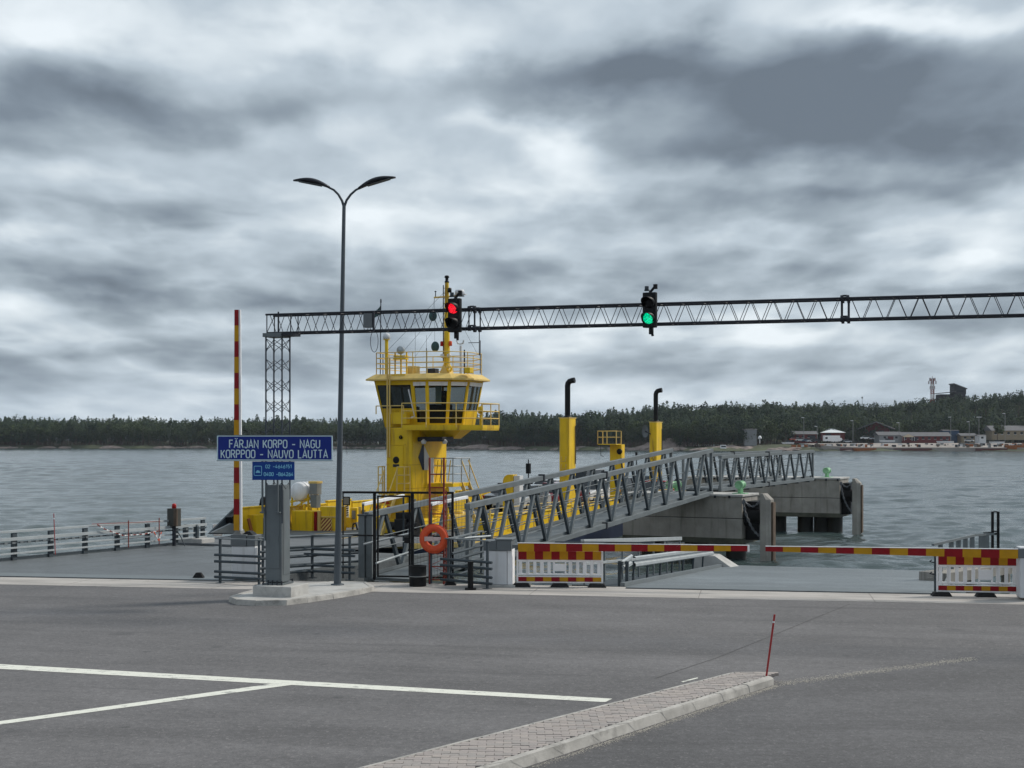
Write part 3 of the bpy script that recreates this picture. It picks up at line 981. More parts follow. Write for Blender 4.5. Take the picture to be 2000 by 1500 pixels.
# horizontal truss; rises very slightly to keep level in the world
TL = 22.3
TH = .435
dpt = .40
for (b, z) in ((0, 0), (dpt, 0), (0, TH), (dpt, TH)):
    x0_ = 0 if z == 0 else -.03
    mb = MB(); mb.tube([(x0_, b + .05, TZ + z), (TL, b + .05, TZ + z)], .024, 8); mb.build('truss_chord', M_darkst, gan)
def zig(y, x0, x1, n, ph, plane):
    pts = []
    for i in range(2 * n + 1):
        x = x0 + (x1 - x0) * i / (2 * n)
        up = (i + ph) % 2
        e = .035
        z = TZ + (TH - .012 if up else .012)
        for dx_ in (-e, e):
            xx = min(max(x + dx_, x0), x1)
            if plane == 'v': pts.append((xx, y, z))
            elif plane == 'b': pts.append((xx, .06 + (dpt - .02) * up, TZ))
            else: pts.append((xx, .06 + (dpt - .02) * up, TZ + TH))
    mb = MB(); mb.tube(pts, .0095, 5); return mb.build('lacing_rod', M_darkst, gan)
secs = [(0.05, 5.02), (5.22, 13.25), (13.45, 21.5)]
for (x0, x1) in secs:
    n = max(1, int(round((x1 - x0) / .465)))
    zig(.05, x0, x1, n, 1, 'v'); zig(.05 + dpt, x0, x1, n, 1, 'v')
    zig(0, x0, x1, n, 0, 'b'); zig(0, x0, x1, n, 1, 't')
# end frame and section couplings
mb = MB()
for x in (.0, .62):
    for b in (.05, .05 + dpt): mb.tube([(x, b, TZ), (x, b, TZ + TH)], .013, 6)
mb.tube([(0, .05, TZ), (0, .45, TZ + TH)], .01, 6); mb.tube([(0.3, .05, TZ), (0.3, .05, TZ + TH + .06)], .02, 6)
mb.build('end_frame', M_darkst, gan)
for xc in (5.12, 13.35, 21.6):
    mb = MB()
    for b in (.05, .05 + dpt):
        for z in (0, TH):
            for dx_ in (-.06, .06):
                mb.tube([(xc + dx_ - .03, b, TZ + z), (xc + dx_ + .03, b, TZ + z)], .068, 10)
            mb.tube([(xc - .05, b, TZ + z + .055), (xc + .05, b, TZ + z + .055)], .02, 6)
    for b in (.05, .05 + dpt):
        for dx_ in (-.07, .07):
            mb.tube([(xc + dx_, b, TZ), (xc + dx_, b, TZ + TH)], .016, 6)
    mb.build('section_coupling', M_darkst, gan)
# far leg, beyond the right edge of the picture
for (a, b) in ((21.6, 0), (22.18, 0), (21.6, LY), (22.18, LY)):
    mb = MB(); mb.tube([(a, b, .1), (a, b, TZ - .02)], .022, 8); mb.build('column_chord', M_darkst, gan)
for (a, b) in (((21.6, 0), (22.18, 0)), ((21.6, 0), (21.6, LY)), ((22.18, 0), (22.18, LY)), ((21.6, LY), (22.18, LY))):
    lacing(a, b, 0.3, TZ - .05, .98, 0)
mb = MB(); mb.box(21.3, 22.5, -.3, .8, -.02, .3); mb.build('concrete_base', M_concl, gan)
mb = MB(); mb.tube([(5.28, .1, TZ), (5.28, .1, TZ - .62)], .01, 6); mb.tube([(5.28, .1, TZ - .33), (5.02, .1, TZ - .33)], .008, 5)
mb.build('antenna', M_darkst, gan)
pts = [(2.75 + .095 * math.sin(2 * math.pi * i / 20) + .02, -.02, TZ - .26 + .25 * math.cos(2 * math.pi * i / 20)) for i in range(21)]
mb = MB(); mb.tube(pts, .007, 5, False); mb.build('cable_loop', M_darkst, gan)

jb = thingF('junction_box', 'small grey junction box clamped inside the gantry truss, left of the red light', 'box', Frame(*PF.w(2.62, -.03, TZ).to_2d(), TH_P, TZ))
mb = MB(); mb.box(-.10, .12, -.06, .08, .06, .38); mb.build('box_body', M_cabgrey, jb, .01)
mb = MB(); mb.box(.13, .165, -.05, .0, -.04, .44); mb.build('bracket', M_darkst, jb)

def traffic_light(pxc, label, lit):
    lx = PF.at_y(pxc, -.12)
    fr = Frame(*PF.w(lx, -.12).to_2d(), TH_P + R(8), TZ)
    t = thingF('traffic_light', label, 'traffic light', fr, 'traffic lights on the gantry')
    # two-lens head, 0.78 m high
    z0, z1 = -.10, .66
    mb = MB(); mb.prism([(-.15, -.08), (.15, -.08), (.16, .0), (.12, .10), (-.12, .10), (-.16, .0)], z0, z1); mb.build('signal_housing', M_black, t, .015)
    for i, zc in enumerate((.44, .10)):
        on = (lit == 'red' and i == 0) or (lit == 'green' and i == 1)
        mb = MB(); mb.lathe([(.125, -.085), (.125, -.10), (.10, -.115), (.05, -.125), (.001, -.128)], (0, 0, zc), 20, 'y')
        mb.build('lens', (M_redlamp if lit == 'red' else M_greenlamp) if on else M_black, t)
        # cowl: open half tube above the lens, slanting back at its sides
        vs = []; fs = []; n = 14
        for k in range(n + 1):
            a = R(-35 + 250 * k / n)
            depth = .12 + .17 * max(0, math.sin(a))
            for rr_ in (.135, .128):
                vs.append((rr_ * math.cos(a), -.085, zc + rr_ * math.sin(a))); vs.append((rr_ * math.cos(a), -.085 - depth, zc + rr_ * math.sin(a) - depth * .12))
        for k in range(n):
            a, b = 4 * k, 4 * (k + 1)
            fs += [(a, a + 1, b + 1, b), (a + 2, b + 2, b + 3, a + 3), (a + 1, a + 3, b + 3, b + 1)]
        mb = MB(); mb.add(vs, fs, True); mb.build('cowl', M_black, t)
    mb = MB(); mb.box(-.04, .04, .02, .11, -.24, -.10); mb.tube([(.0, .05, -.10), (.04, .05, -.28)], .03, 8); mb.build('lower_bracket', M_black, t)
    mb = MB(); mb.beam((-.02, .02, .66), (.10, .05, .80), .05); mb.tube([(.10, .05, .74), (.10, .05, .84)], .05, 8); mb.build('upper_bracket', M_black, t)
    mb = MB(); mb.box(-.13, -.03, -.02, .05, .70, .73); mb.tube([(-.08, .0, .73), (-.08, .0, .80)], .045, 10); mb.build('clamp', M_galvd, t)
    mb = MB(); mb.add([(.02, -.176 - .02, .60), (.05, -.18 - .02, .62), (.125, -.16, .53), (.11, -.165, .50)], [(0, 1, 2, 3)])
    return t
traffic_light(889, 'black two-lens traffic light on the gantry with its upper lens lit red', 'red')
traffic_light(1270, 'black two-lens traffic light on the gantry with its lower lens lit green', 'green')

# ---- signs on the column
sf = Frame(-6.82, 31.95, R(3.5))
SGW = 2.70
def sgz(py): return EYE - (py - HY) / FPX * 31.9
s1 = thing('direction_sign', 'wide blue sign reading FÄRJAN KORPO – NAGU, KORPPOO – NAUVO LAUTTA', 'sign', tuple(sf.w(0, 0, sgz(899.5))), -sf.th)
H1 = sgz(850.5) - sgz(899.5)
def rrect(x0, x1, z0, z1, r, y0, y1, n=5):
    out = []
    for (cx, cz, a) in ((x1 - r, z1 - r, 0), (x0 + r, z1 - r, 90), (x0 + r, z0 + r, 180), (x1 - r, z0 + r, 270)):
        for i in range(n + 1): out.append((cx + r * math.cos(R(a + 90 * i / n)), cz + r * math.sin(R(a + 90 * i / n))))
    m = len(out)
    vs = [(p[0], y0, p[1]) for p in out] + [(p[0], y1, p[1]) for p in out]
    fs = [tuple(range(m)), tuple(range(m, 2 * m))[::-1]] + [(i, m + i, m + (i + 1) % m, (i + 1) % m) for i in range(m)]
    return vs, fs
mb = MB(); mb.add(*rrect(0, SGW, 0, H1, .03, 0, .025)); mb.build('border', M_letter, s1)
mb = MB(); mb.add(*rrect(.026, SGW - .026, .026, H1 - .026, .025, -.004, .006)); mb.build('sign_face', M_blue, s1)
mb = MB(); mb.box(-.008, SGW + .008, -.012, .035, -.012, .0); mb.box(-.008, SGW + .008, -.012, .035, H1, H1 + .012); mb.build('frame_rail', M_galv, s1)
k = SGW / 226.0
write('FÄRJAN KORPO - NAGU', 176 * k, .178, .024, .21, 25 * k, H1 - .285, -.006, M_letter, s1)
write('KORPPOO - NAUVO LAUTTA', 208 * k, .178, .024, .21, 8.5 * k, .062, -.006, M_letter, s1)
s2 = thing('phone_sign', 'small blue sign with ferry pictogram reading 02-4646151 and 0400-864264 under the wide blue sign', 'sign', tuple(sf.w(.825, .01, sgz(937.5))), -sf.th)
H2 = sgz(901.5) - sgz(937.5); W2 = .985
mb = MB(); mb.box(0, W2, 0, .02, 0, H2); mb.build('sign_face', M_blue2, s2, .004)
write('02 -4646151', .60, .075, .013, .26, .315, .275, -.001, M_letter2, s2)
write('0400 -864264', .68, .075, .0145, .22, .275, .098, -.001, M_letter2, s2)
mb = MB()
fx = lambda v: (v.x, -.002, v.y)
pp = [(a[0] * .175 + .045, a[1] * .215 + .105) for a in rr(1, .12)]
stroke(mb, pp, .013, fx, True)
mb.build('pictogram_frame', M_letter2, s2)
mb = MB()
mb.add([(.085, -.003, .165), (.185, -.003, .165), (.195, -.003, .185), (.075, -.003, .185)], [(0, 1, 2, 3)])
mb.add([(.09, -.003, .188), (.18, -.003, .188), (.17, -.003, .215), (.15, -.003, .215), (.14, -.003, .225), (.12, -.003, .225), (.11, -.003, .212), (.1, -.003, .212)], [tuple(range(8))])
mb.build('ferry_pictogram', M_letter2, s2)
# fix the windings of flat lettering is not needed: both sides shade alike

# ================================================================== STREET LAMP
base = G(659, 1142, .12)
lamp = thing('street_lamp', 'tall tapered grey steel street lamp with two curved arms beside the blue signs', 'street lamp', tuple(base))
def LP(px, py): 
    p = P(px, py, base.y); return p - base
top = LP(672, 400)
mb = MB()
mb.tube([(0, 0, -.02), tuple(top * .13)], .095, 14, True, .088)
mb.build('pole_sleeve', M_lamp, lamp)
mb = MB(); mb.tube([tuple(top * .128), tuple(top * .55), tuple(top)], .078, 14, True, .045); mb.build('pole', M_lamp, lamp)
mb = MB(); mb.box(-.045, .045, -.10, -.08, .55, 1.0); mb.build('service_hatch', M_lamp, lamp)
mb = MB(); mb.lathe([(.0, .0), (.17, .0), (.17, .03), (.1, .04)], (0, 0, -.01), 12); mb.build('base_flange', M_lamp, lamp)
for pl, hd in (([(671, 402), (668, 392), (661, 380), (652, 371), (640, 365)], [(644, 367), (573, 353)]), ([(673, 402), (677, 391), (685, 380), (695, 371), (705, 366)], [(700, 369), (773, 347)])):
    pts = [LP(*p) for p in pl]
    mb = MB(); mb.tube(pts, .034, 8, True, .026); mb.build('arm', M_tower, lamp)
    a, b = LP(*hd[0]), LP(*hd[1])
    # slim leaf-shaped luminaire
    ax = (b - a); L = ax.length; ux = ax.normalized(); vy = Vector((0, 1, 0)); uz = ux.cross(vy) * (1 if ux.x < 0 else -1)
    if uz.z < 0: uz = -uz
    mb = MB(); vs = []; N_ = 12; M_ = 10
    for i in range(N_ + 1):
        t = i / N_
        hw = .20 * (math.sin(math.pi * min(1, .10 + .86 * t)) ** .7)
        ht = .060 * math.sin(math.pi * (.12 + .80 * t)) + .010
        bow = .07 * math.sin(math.pi * t)
        for j in range(M_):
            q = 2 * math.pi * j / M_
            zz_ = math.sin(q) * ht * (1.2 if math.sin(q) > 0 else .5)
            vs.append(a + ux * (t * L) + vy * (math.cos(q) * hw) + uz * (zz_ + bow))
    fs = [(i * M_ + j, i * M_ + (j + 1) % M_, (i + 1) * M_ + (j + 1) % M_, (i + 1) * M_ + j) for i in range(N_) for j in range(M_)]
    fs += [tuple(range(M_))[::-1], tuple(N_ * M_ + j for j in range(M_))]
    mb.add(vs, fs, True); h = mb.build('lamp_head', M_darkst, lamp)
    mb = MB(); mb.box(-.3, .3, -.12, .12, -.01, .0)
    c = a + ux * (L * .55) + uz * .015
    mb.v = [tuple(c + ux * q[0] + vy * q[1] + uz * q[2]) for q in mb.v]
    mb.build('diffuser', M_lamp, h)

# ================================================================== TUBE FENCES
def tube_fence(label, pa, pb, zs, posts, h, group='galvanised pipe fences on the quay', flat=True, over=.0, zbase=0.0):
    pa = Vector((pa.x, pa.y, zbase)); pb = Vector((pb.x, pb.y, zbase))
    th = math.atan2(-(pb - pa).y, (pb - pa).x)
    fr = Frame(pa.x, pa.y, th, zbase); L = (pb - pa).length
    t = thingF('pipe_fence', label, 'fence', fr, group)
    for i in range(posts):
        x = L * i / (posts - 1)
        mb = MB(); mb.box(x - .028, x + .028, -.028, .028, .0, h - .02); mb.build('post', M_galvd, t, .004)
        mb = MB(); mb.box(x - .09, x + .09, -.09, .09, -.002, .015); mb.build('foot_plate', M_galvd, t)
    if flat:
        mb = MB(); mb.box(-.12, L + .08, -.05, .05, h - .02, h + .012); mb.build('top_rail', M_galv, t, .004)
    else:
        mb = MB(); mb.tube([(-.1, 0, h), (L + .05, 0, h)], .035, 10); mb.build('top_rail', M_galv, t)
    for z in zs:
        mb = MB(); mb.tube([(-.10 - over, -.062, z), (L + .08 + over, -.062, z)], .036, 10); mb.build('rail', M_galvd, t)
    return t
tube_fence('pipe fence of four rails left of the grey gantry column', G(430, 1139), G(506, 1143), (.17, .31, .58, .75), 2, 1.18, over=.03)
tube_fence('pipe fence behind the gantry column, running on to the street lamp', G(513, 1136), G(610, 1129), (.2, .36, .62, .80, ), 3, 1.17)
tube_fence('pipe fence between the street lamp and the black gate', G(610, 1129), G(683, 1133), (.2, .36, .66, .82), 2, 1.19, over=.12)
tube_fence('short pipe fence in front of the white cabinet, right of the lifebuoy', G(876, 1143), G(952, 1150), (.14, .30, .52, .68), 2, 1.22, over=.12)
tube_fence('pipe fence running back from the lifebuoy stand to the footbridge', G(880, 1140), G(940, 1120), (.2, .42, .62, .80), 2, 1.2)
tube_fence('far pipe fence behind the gate, along the linkspan edge', P(560, 1118, 39.2).copy(), P(705, 1112, 40.6).copy(), (.25, .5, .75), 4, 1.05, flat=False, zbase=-.02)

# ================================================================== BLACK GATE
gp = G(669, 1131); gq = G(884, 1134)
ga = thing('steel_gate', 'black steel frame gate at the foot of the grey footbridge', 'gate', tuple(gp), math.atan2((gq - gp).y, (gq - gp).x))
GWd = (gq - gp).length
kx = GWd / 215.0
top = 2.36
def gx(px): return (px - 669) * kx
for (x, w) in ((732, .075), (806, .085), (884, .06)):
    mb = MB(); mb.box(gx(x) - w / 2, gx(x) + w / 2, -.035, .035, 0, top - .03); mb.build('gate_post', M_black, ga, .004)
mb = MB(); mb.box(0, gx(884) + .03, -.03, .03, top - .03, top + .03); mb.build('header', M_black, ga)
for (xa, xb) in ((669, 729), (809, 881)):
    mb = MB(); mb.box(gx(xa), gx(xb), -.02, .02, 1.17, 1.21); mb.build('mid_rail', M_black, ga)
mb = MB(); mb.box(gx(669) - .0, gx(669) + .03, -.02, .02, .02, top - .03); mb.build('end_bar', M_black, ga)
mb = MB(); mb.box(gx(809), gx(881), -.02, .02, .06, .10); mb.build('bottom_rail', M_black, ga)
leaf = MB()
xa, xb = gx(737), gx(802)
leaf.box(xa, xa + .045, -.02, .02, .07, top - .08); leaf.box(xb - .045, xb, -.02, .02, .07, top - .08)
leaf.box(xa + .045, xb - .045, -.019, .019, .07, .115); leaf.box(xa + .045, xb - .045, -.019, .019, top - .125, top - .08)
leaf.box(xa + .045, xb - .045, -.019, .019, 1.17, 1.205)
lf = leaf.build('gate_leaf', M_black, ga)
mb = MB(); mb.box(xb - .16, xb - .02, -.05, .05, 1.0, 1.16); mb.build('lock_box', M_black, lf)
def wires(x0, x1, z0, z1, parent, step=.10, r=.0022):
    mb = MB(); n = int((x1 - x0) / step)
    for i in range(1, n + 1):
        x = x0 + (x1 - x0) * i / (n + 1); mb.box(x - r, x + r, -.004, -.001, z0, z1)
    n = int((z1 - z0) / .2)
    for i in range(1, n + 1):
        z = z0 + (z1 - z0) * i / (n + 1); mb.box(x0, x1, .001, .004, z - r, z + r)
    o = mb.build('wire_mesh', M_darkst, parent); o['kind'] = 'stuff'
wires(gx(809), gx(881), .1, 1.17, ga); wires(gx(809), gx(881), 1.21, top - .03, ga)
# galvanised end posts of the footbridge entry
for i, (px_, lab) in enumerate(((708, 'left of the black gate, paired with another'), (723, 'directly against the left post of the black gate'))):
    p = G(px_, 1128)
    e = thing('entry_post', 'thick grey steel post ' + lab, 'post', tuple(p), -.3)
    mb = MB(); mb.box(-.09, .09, -.09, .09, 0, 1.70); mb.build('post_body', M_galv, e, .01)
    mb = MB(); mb.box(-.11, .11, -.11, .11, 1.70, 1.74); mb.build('cap', M_galvd, e)

# ================================================================== LIFEBUOY STAND + LIFEBUOY
ls = G(853, 1141)
st = thing('lifebuoy_stand', 'rusty red lattice ladder stand that carries the lifebuoy', 'stand', tuple(ls), -R(8))
hh = 3.32
for x, y in ((-.19, 0), (.19, 0), (.19, .32)):
    mb = MB(); mb.tube([(x, y, 0), (x, y, hh if y == 0 else 2.45)], .028 if y == 0 else .02, 8); mb.build('upright', M_rustred, st)
z = .12
while z < hh - .1:
    mb = MB(); mb.tube([(-.19, 0, z), (.19, 0, z)], .017, 6); mb.build('rung', M_rustred, st); z += .345
mb = MB()
for i in range(6):
    z0 = .1 + i * .38
    mb.tube([(.19, 0, z0), (.19, .32, z0 + .19), (.19, 0, z0 + .38)], .010, 5)
    mb.tube([(-.19, 0, z0), (.19, .32, z0 + .19), (-.19, 0, z0 + .38)], .009, 5)
mb.build('lacing_rod', M_rustred, st)
mb = MB(); mb.box(-.22, -.13, -.02, .06, .02, 1.9); mb.build('back_plate', M_galvd, st)
lb = thing('lifebuoy', 'orange ring lifebuoy with white bands hung on the red stand', 'lifebuoy', tuple(ls + Vector((-.065, -.12, 1.20))), -R(8))
mb = MB(); mb.torus((0, 0, 0), .275, .095, 36, 12, 'y', .75); mb.build('ring', M_orange, lb)
for a in (62, 118, 242, 298):
    mb = MB(); vs = []
    for da in (-5, 5):
        for j in range(12):
            b = 2 * math.pi * j / 12; r_ = .275 + .099 * math.cos(b)
            vs.append((r_ * math.cos(R(a + da)), .099 * .75 * math.sin(b) - .001, r_ * math.sin(R(a + da))))
    mb.add(vs, [(j, (j + 1) % 12, 12 + (j + 1) % 12, 12 + j) for j in range(12)], True); mb.build('band', M_orange, lb)
mb = MB(); mb.box(-.24, .0, -.10, -.06, -.06, .06); mb.prism([(0, -.10), (.17, -.09), (.17, -.06), (0, -.06)], -.05, .05, [(0, -.10), (.17, -.09), (.17, -.06), (0, -.06)]); mb.build('throw_line_bag', pmat('faded_pink_canvas', (.55, .42, .40), .8), lb, .02)
mb = MB(); mb.torus((0, -.01, 0), .375, .012, 36, 6, 'y'); mb.build('grab_line', M_orange, lb)

# ================================================================== DRUM, SMALL FEET
dr = thing('waste_drum', 'black steel drum with a pale hoop standing before the gate', 'drum', tuple(G(816, 1145)))
mb = MB(); mb.lathe([(.0, 0), (.215, 0), (.22, .02), (.222, .24), (.23, .25), (.222, .26), (.222, .51), (.228, .53), (.222, .54), (.20, .54), (.19, .50), (0, .50)], n=24); mb.build('drum_body', M_black, dr)
mb = MB(); mb.lathe([(.226, .25), (.233, .262), (.226, .275)], n=24); mb.build('hoop', M_grey, dr)
for i, (px_, py_, sc, lab) in enumerate(((880, 1143, 1, 'black rubber foot lying beside the lifebuoy stand'), (388, 1129, .9, 'small black rubber heap on the pale apron at the left linkspan'))):
    mb = MB(); mb.prism([(-.16, -.12), (.16, -.12), (.16, .12), (-.16, .12)], 0, .17 * sc, [(-.07, -.06), (.07, -.06), (.07, .06), (-.07, .06)])
    o = mb.build('rubber_foot', M_rubber, None, .02); o.location = G(px_, py_); tag(o, lab, 'foot')
bl = thing('black_post', 'stout black post behind the pipe fence right of the lifebuoy', 'post', tuple(G(919, 1152)))
mb = MB(); mb.tube([(0, 0, 0), (0, 0, .72)], .075, 10); mb.build('post_body', M_black, bl)
mb = MB(); mb.box(-.14, .14, -.12, .12, 0, .05); mb.build('foot', M_black, bl)

# ================================================================== BARRIERS WITH BOOMS
def stripes_boom(parent, p0, p1, h0, h1, w, n, name='boom', first=0, rot=None):
    """striped boom from p0 to p1 (parent space), alternate segments as separate colours with a white edge strip"""
    mb = MB(); mb.mat(M_yel).mat(M_red)
    p0 = Vector(p0); p1 = Vector(p1); d = (p1 - p0).normalized()
    up = Vector((0, 0, 1)) if abs(d.z) < .9 else Vector((-1, 0, 0))
    sd_ = d.cross(up).normalized(); up = sd_.cross(d).normalized()
    for i in range(n):
        a, b = p0.lerp(p1, i / n), p0.lerp(p1, (i + 1) / n)
        ha, hb = h0 + (h1 - h0) * i / n, h0 + (h1 - h0) * (i + 1) / n
        mb.cur = (i + first) % 2
        vs = []
        for q, h in ((a, ha), (b, hb)):
            for (s_, t_) in ((-1, -1), (1, -1), (1, 1), (-1, 1)): vs.append(q + sd_ * (s_ * w / 2) + up * (t_ * h / 2))
        mb.add(vs, [(0, 3, 2, 1), (4, 5, 6, 7), (0, 1, 5, 4), (1, 2, 6, 5), (2, 3, 7, 6), (3, 0, 4, 7)])
    return mb.build(name, None, parent)

# lowered boom, left
F1 = Frame(*G(945, 1146).to_2d(), R(9))
b1 = thingF('boom_barrier', 'lowered red and yellow boom on the white cabinet with a grey hood', 'barrier', F1, 'boom barriers closing the ferry lanes')
mb = MB(); mb.box(-.0, .60, 0, .55, .06, .93); mb.build('cabinet', M_cab, b1, .015)
mb = MB(); mb.box(.61, .73, .03, .5, .06, .96); mb.build('side_panel', M_white, b1, .008)
mb = MB(); mb.box(-.05, .82, -.06, .62, -.02, .055); mb.build('plinth', M_concl, b1, .01)
mb = MB(); mb.box(-.01, .34, -.02, .56, .935, 1.19); mb.box(.345, .72, -.04, .56, .935, 1.20); mb.build('hood', M_cabgrey, b1, .01)
mb = MB(); mb.box(.3, .75, -.06, .6, 1.205, 1.24); mb.build('lid', M_galv, b1, .006)
x0 = F1.at_y(1012, -.12); x1 = F1.at_y(1460, -.12)
zb0, zb1 = F1.z(x0, -.12, 1069), F1.z(x1, -.12, 1071)
stripes_boom(b1, (x0, -.12, zb0), (x1, -.12, zb1), .215, .135, .06, 14, first=0)
mb = MB(); mb.beam((x0 - .02, -.12, zb0 + .115), (x1 + .03, -.12, zb1 + .078), .075, .014); mb.build('boom_edge', M_white, b1)
mb = MB(); mb.box(x1 + .0, x1 + .05, -.16, -.08, zb1 - .08, zb1 + .08); mb.build('boom_tip', M_white, b1)
mb = MB()
for (xx, yy_, ww) in ((x0 + .35, 0, 1.4),):
    mb.tube([(xx + .6, -.1, zb0 + .15), (xx + 3.1, -.1, zb0 + .16)], .018, 6)
mb.build('counter_rod', M_galvd, b1)
mb = MB(); mb.box(.75, x0 + .05, -.08, 0.02, zb0 - .02, zb0 + .06); mb.build('boom_arm', M_cabgrey, b1)

# lowered boom, right
F2 = Frame(*P(1495, 1071, 33.6).to_2d(), R(10))
b2 = thingF('boom_barrier', 'lowered red and yellow boom coming in from the right edge, tip over the slipway', 'barrier', F2, 'boom barriers closing the ferry lanes')
xe = F2.at_y(1988, 0)
za, ze = F2.z(0, 0, 1072), F2.z(xe, 0, 1082)
stripes_boom(b2, (0, 0, za), (xe, 0, ze), .115, .215, .06, 14, first=1)
mb = MB(); mb.beam((-.0, 0, za + .066), (xe, 0, ze + .117), .075, .014); mb.build('boom_edge', M_white, b2)
mb = MB(); mb.box(xe + .05, xe + .55, .0, .5, .06, 1.25); mb.build('cabinet', M_cab, b2, .015)
mb = MB(); mb.box(xe + .0, xe + .6, -.02, .55, 1.0, 1.22); mb.build('hood', M_cabgrey, b2, .01)

# raised boom, left of the gantry
F3 = Frame(*G(452, 1134).to_2d(), R(9))
b3 = thingF('boom_barrier', 'raised red and yellow boom standing upright on its cabinet behind the left pipe fence', 'barrier', F3, 'boom barriers closing the ferry lanes')
mb = MB(); mb.box(0, .66, 0, .55, .05, .92); mb.build('cabinet', M_cab, b3, .015)
mb = MB(); mb.box(.66, .72, .02, .5, .05, .9); mb.build('side_panel', M_white, b3, .008)
mb = MB(); mb.box(-.02, .42, -.02, .57, .93, 1.24); mb.box(.43, .66, 0, .55, .93, 1.22); mb.build('hood', M_cabgrey, b3, .01)
mb = MB(); mb.prism([(0.0, .1), (.22, .1), (.22, .45), (0, .45)], 1.25, 1.36, [(.08, .15), (.2, .15), (.2, .4), (.08, .4)]); mb.build('hinge_block', M_grey, b3)
mb = MB(); mb.prism([(0.26, .1), (.56, .1), (.56, .45), (.26, .45)], 1.23, 1.32, [(.36, .15), (.46, .15), (.46, .4), (.36, .4)]); mb.build('hinge_cover', M_black, b3)
xb_ = F3.at_y(463, -.02)
zt = F3.z(xb_, -.02, 605); zl = F3.z(xb_, -.02, 1036)
stripes_boom(b3, (xb_ - .01, -.02, zl), (xb_ - .01, -.02, zt), .155, .11, .05, 14, first=0)
mb = MB(); mb.beam((xb_ + .105, -.0, zl), (xb_ + .065, -.0, zt), .05, .06, (1, 0, 0)); mb.build('boom_edge', M_white, b3)

# ================================================================== STRIPED PLASTIC FENCE BARRIERS
def plastic_barrier(label, fr, W_, H_, first):
    t = thingF('plastic_barrier', label, 'barrier', fr, 'white plastic fence barriers')
    zt0 = H_ - .20
    mb = MB(); mb.box(0, .045, 0, .05, .10, H_ - .0); mb.box(W_ - .045, W_, 0, .05, .10, H_ - .0)
    mb.box(.045, W_ - .045, 0, .05, zt0 - .075, zt0 - .02); mb.box(.045, W_ - .045, 0, .05, .30, .345); mb.box(.045, W_ - .045, 0, .05, .105, .14); mb.box(.045, W_ - .045, 0, .05, .255, .272)
    mb.build('frame', M_white, t, .006)
    n = 10; mid = W_ / 2
    xs = np.linspace(.10, W_ - .10, 12)
    for i, x in enumerate(xs):
        if abs(x - mid) < .17: continue
        w = .045 if i % 2 else .04
        mb = MB(); mb.box(x - w, x + w, .008, .042, .345, zt0 - .075); mb.build('slat', M_white, t, .004)
    mb = MB(); mb.box(mid - .17, mid + .17, .005, .045, .41, zt0 - .13); mb.box(mid - .17, mid - .13, .006, .044, .345, zt0 - .075); mb.box(mid + .13, mid + .17, .006, .044, .345, zt0 - .075); mb.build('centre_plate', M_white, t, .003)
    for (z0, z1, nm) in ((zt0 - .018, H_ - .005, 'striped_board'), (.142, .253, 'lower_stripe')):
        m = int(W_ / .205); bx = [.045 + (W_ - .09) * i / m for i in range(m + 1)]
        bd = MB(); bd.mat(M_yel).mat(M_red)
        for i in range(m):
            bd.cur = (i + first) % 2; bd.box(bx[i], bx[i + 1], -.006, .03, z0, z1)
        bd.build(nm, None, t)
    for x in (.12, W_ * .5, W_ - .15):
        mb = MB(); mb.prism([(x - .24, -.17), (x + .24, -.17), (x + .24, .22), (x - .24, .22)], 0, .095, [(x - .18, -.11), (x + .18, -.11), (x + .18, .16), (x - .18, .16)]); mb.build('foot', M_rubber, t, .008)
    return t
pf1 = Frame(*G(1009, 1146).to_2d(), R(4))
plastic_barrier('white plastic fence barrier with striped boards between the white cabinet and the slipway', pf1, 2.22, .92, 1)
pf2 = Frame(*G(1829, 1164).to_2d(), R(9))
plastic_barrier('white plastic fence barrier with striped boards cut off by the right edge', pf2, 2.3, .98, 1)
pf3 = Frame(*(pf2.w(2.42, 0)).to_2d(), R(9))
plastic_barrier('white plastic fence barrier farther right, beyond the first one at the right edge', pf3, 2.2, .98, 0)
ep = thingF('steel_post', 'grey steel post at the left end of the right-hand plastic barrier', 'post', Frame(*G(1828, 1156).to_2d(), R(9)))
mb = MB(); mb.box(-.03, .05, .05, .13, 0, 1.05); mb.build('post_body', M_galvd, ep, .004)
mb = MB()
for z in (.42, .72): mb.tube([(-.03, .09, z), (-.14, .06, z + .03), (-.10, .02, z + .07)], .015, 5)
mb.build('hook', M_darkst, ep)

# ================================================================== SNOW STAKES
def stake(label, base, top, r=.014, m=M_rustred, cap=True):
    t = thing('marker_stake', label, 'stake', tuple(base))
    v = top - base
    mb = MB(); mb.tube([(0, 0, 0), tuple(v * .86)], r, 7); mb.build('stake_rod', m, t)
    mb = MB(); mb.tube([tuple(v * .865), tuple(v * .89)], r * 1.05, 7); mb.build('reflector', M_white, t)
    mb = MB(); mb.tube([tuple(v * .892), tuple(v)], r, 7); mb.build('tip', m, t)
M_stake = pmat('stake_red', (0.33, 0.035, 0.035), 0.6, 0, .2, 10)
g = G(1497, 1320, ZI) 
stake('thin leaning red stake at the tip of the paved kerb island', g, P(1513, 1200, g.y), .016, M_stake)
g = P(108, 1083, 43.9)
stake('thin red stake behind the left linkspan railing', g, P(105, 1003, 43.9), .014, M_stake)
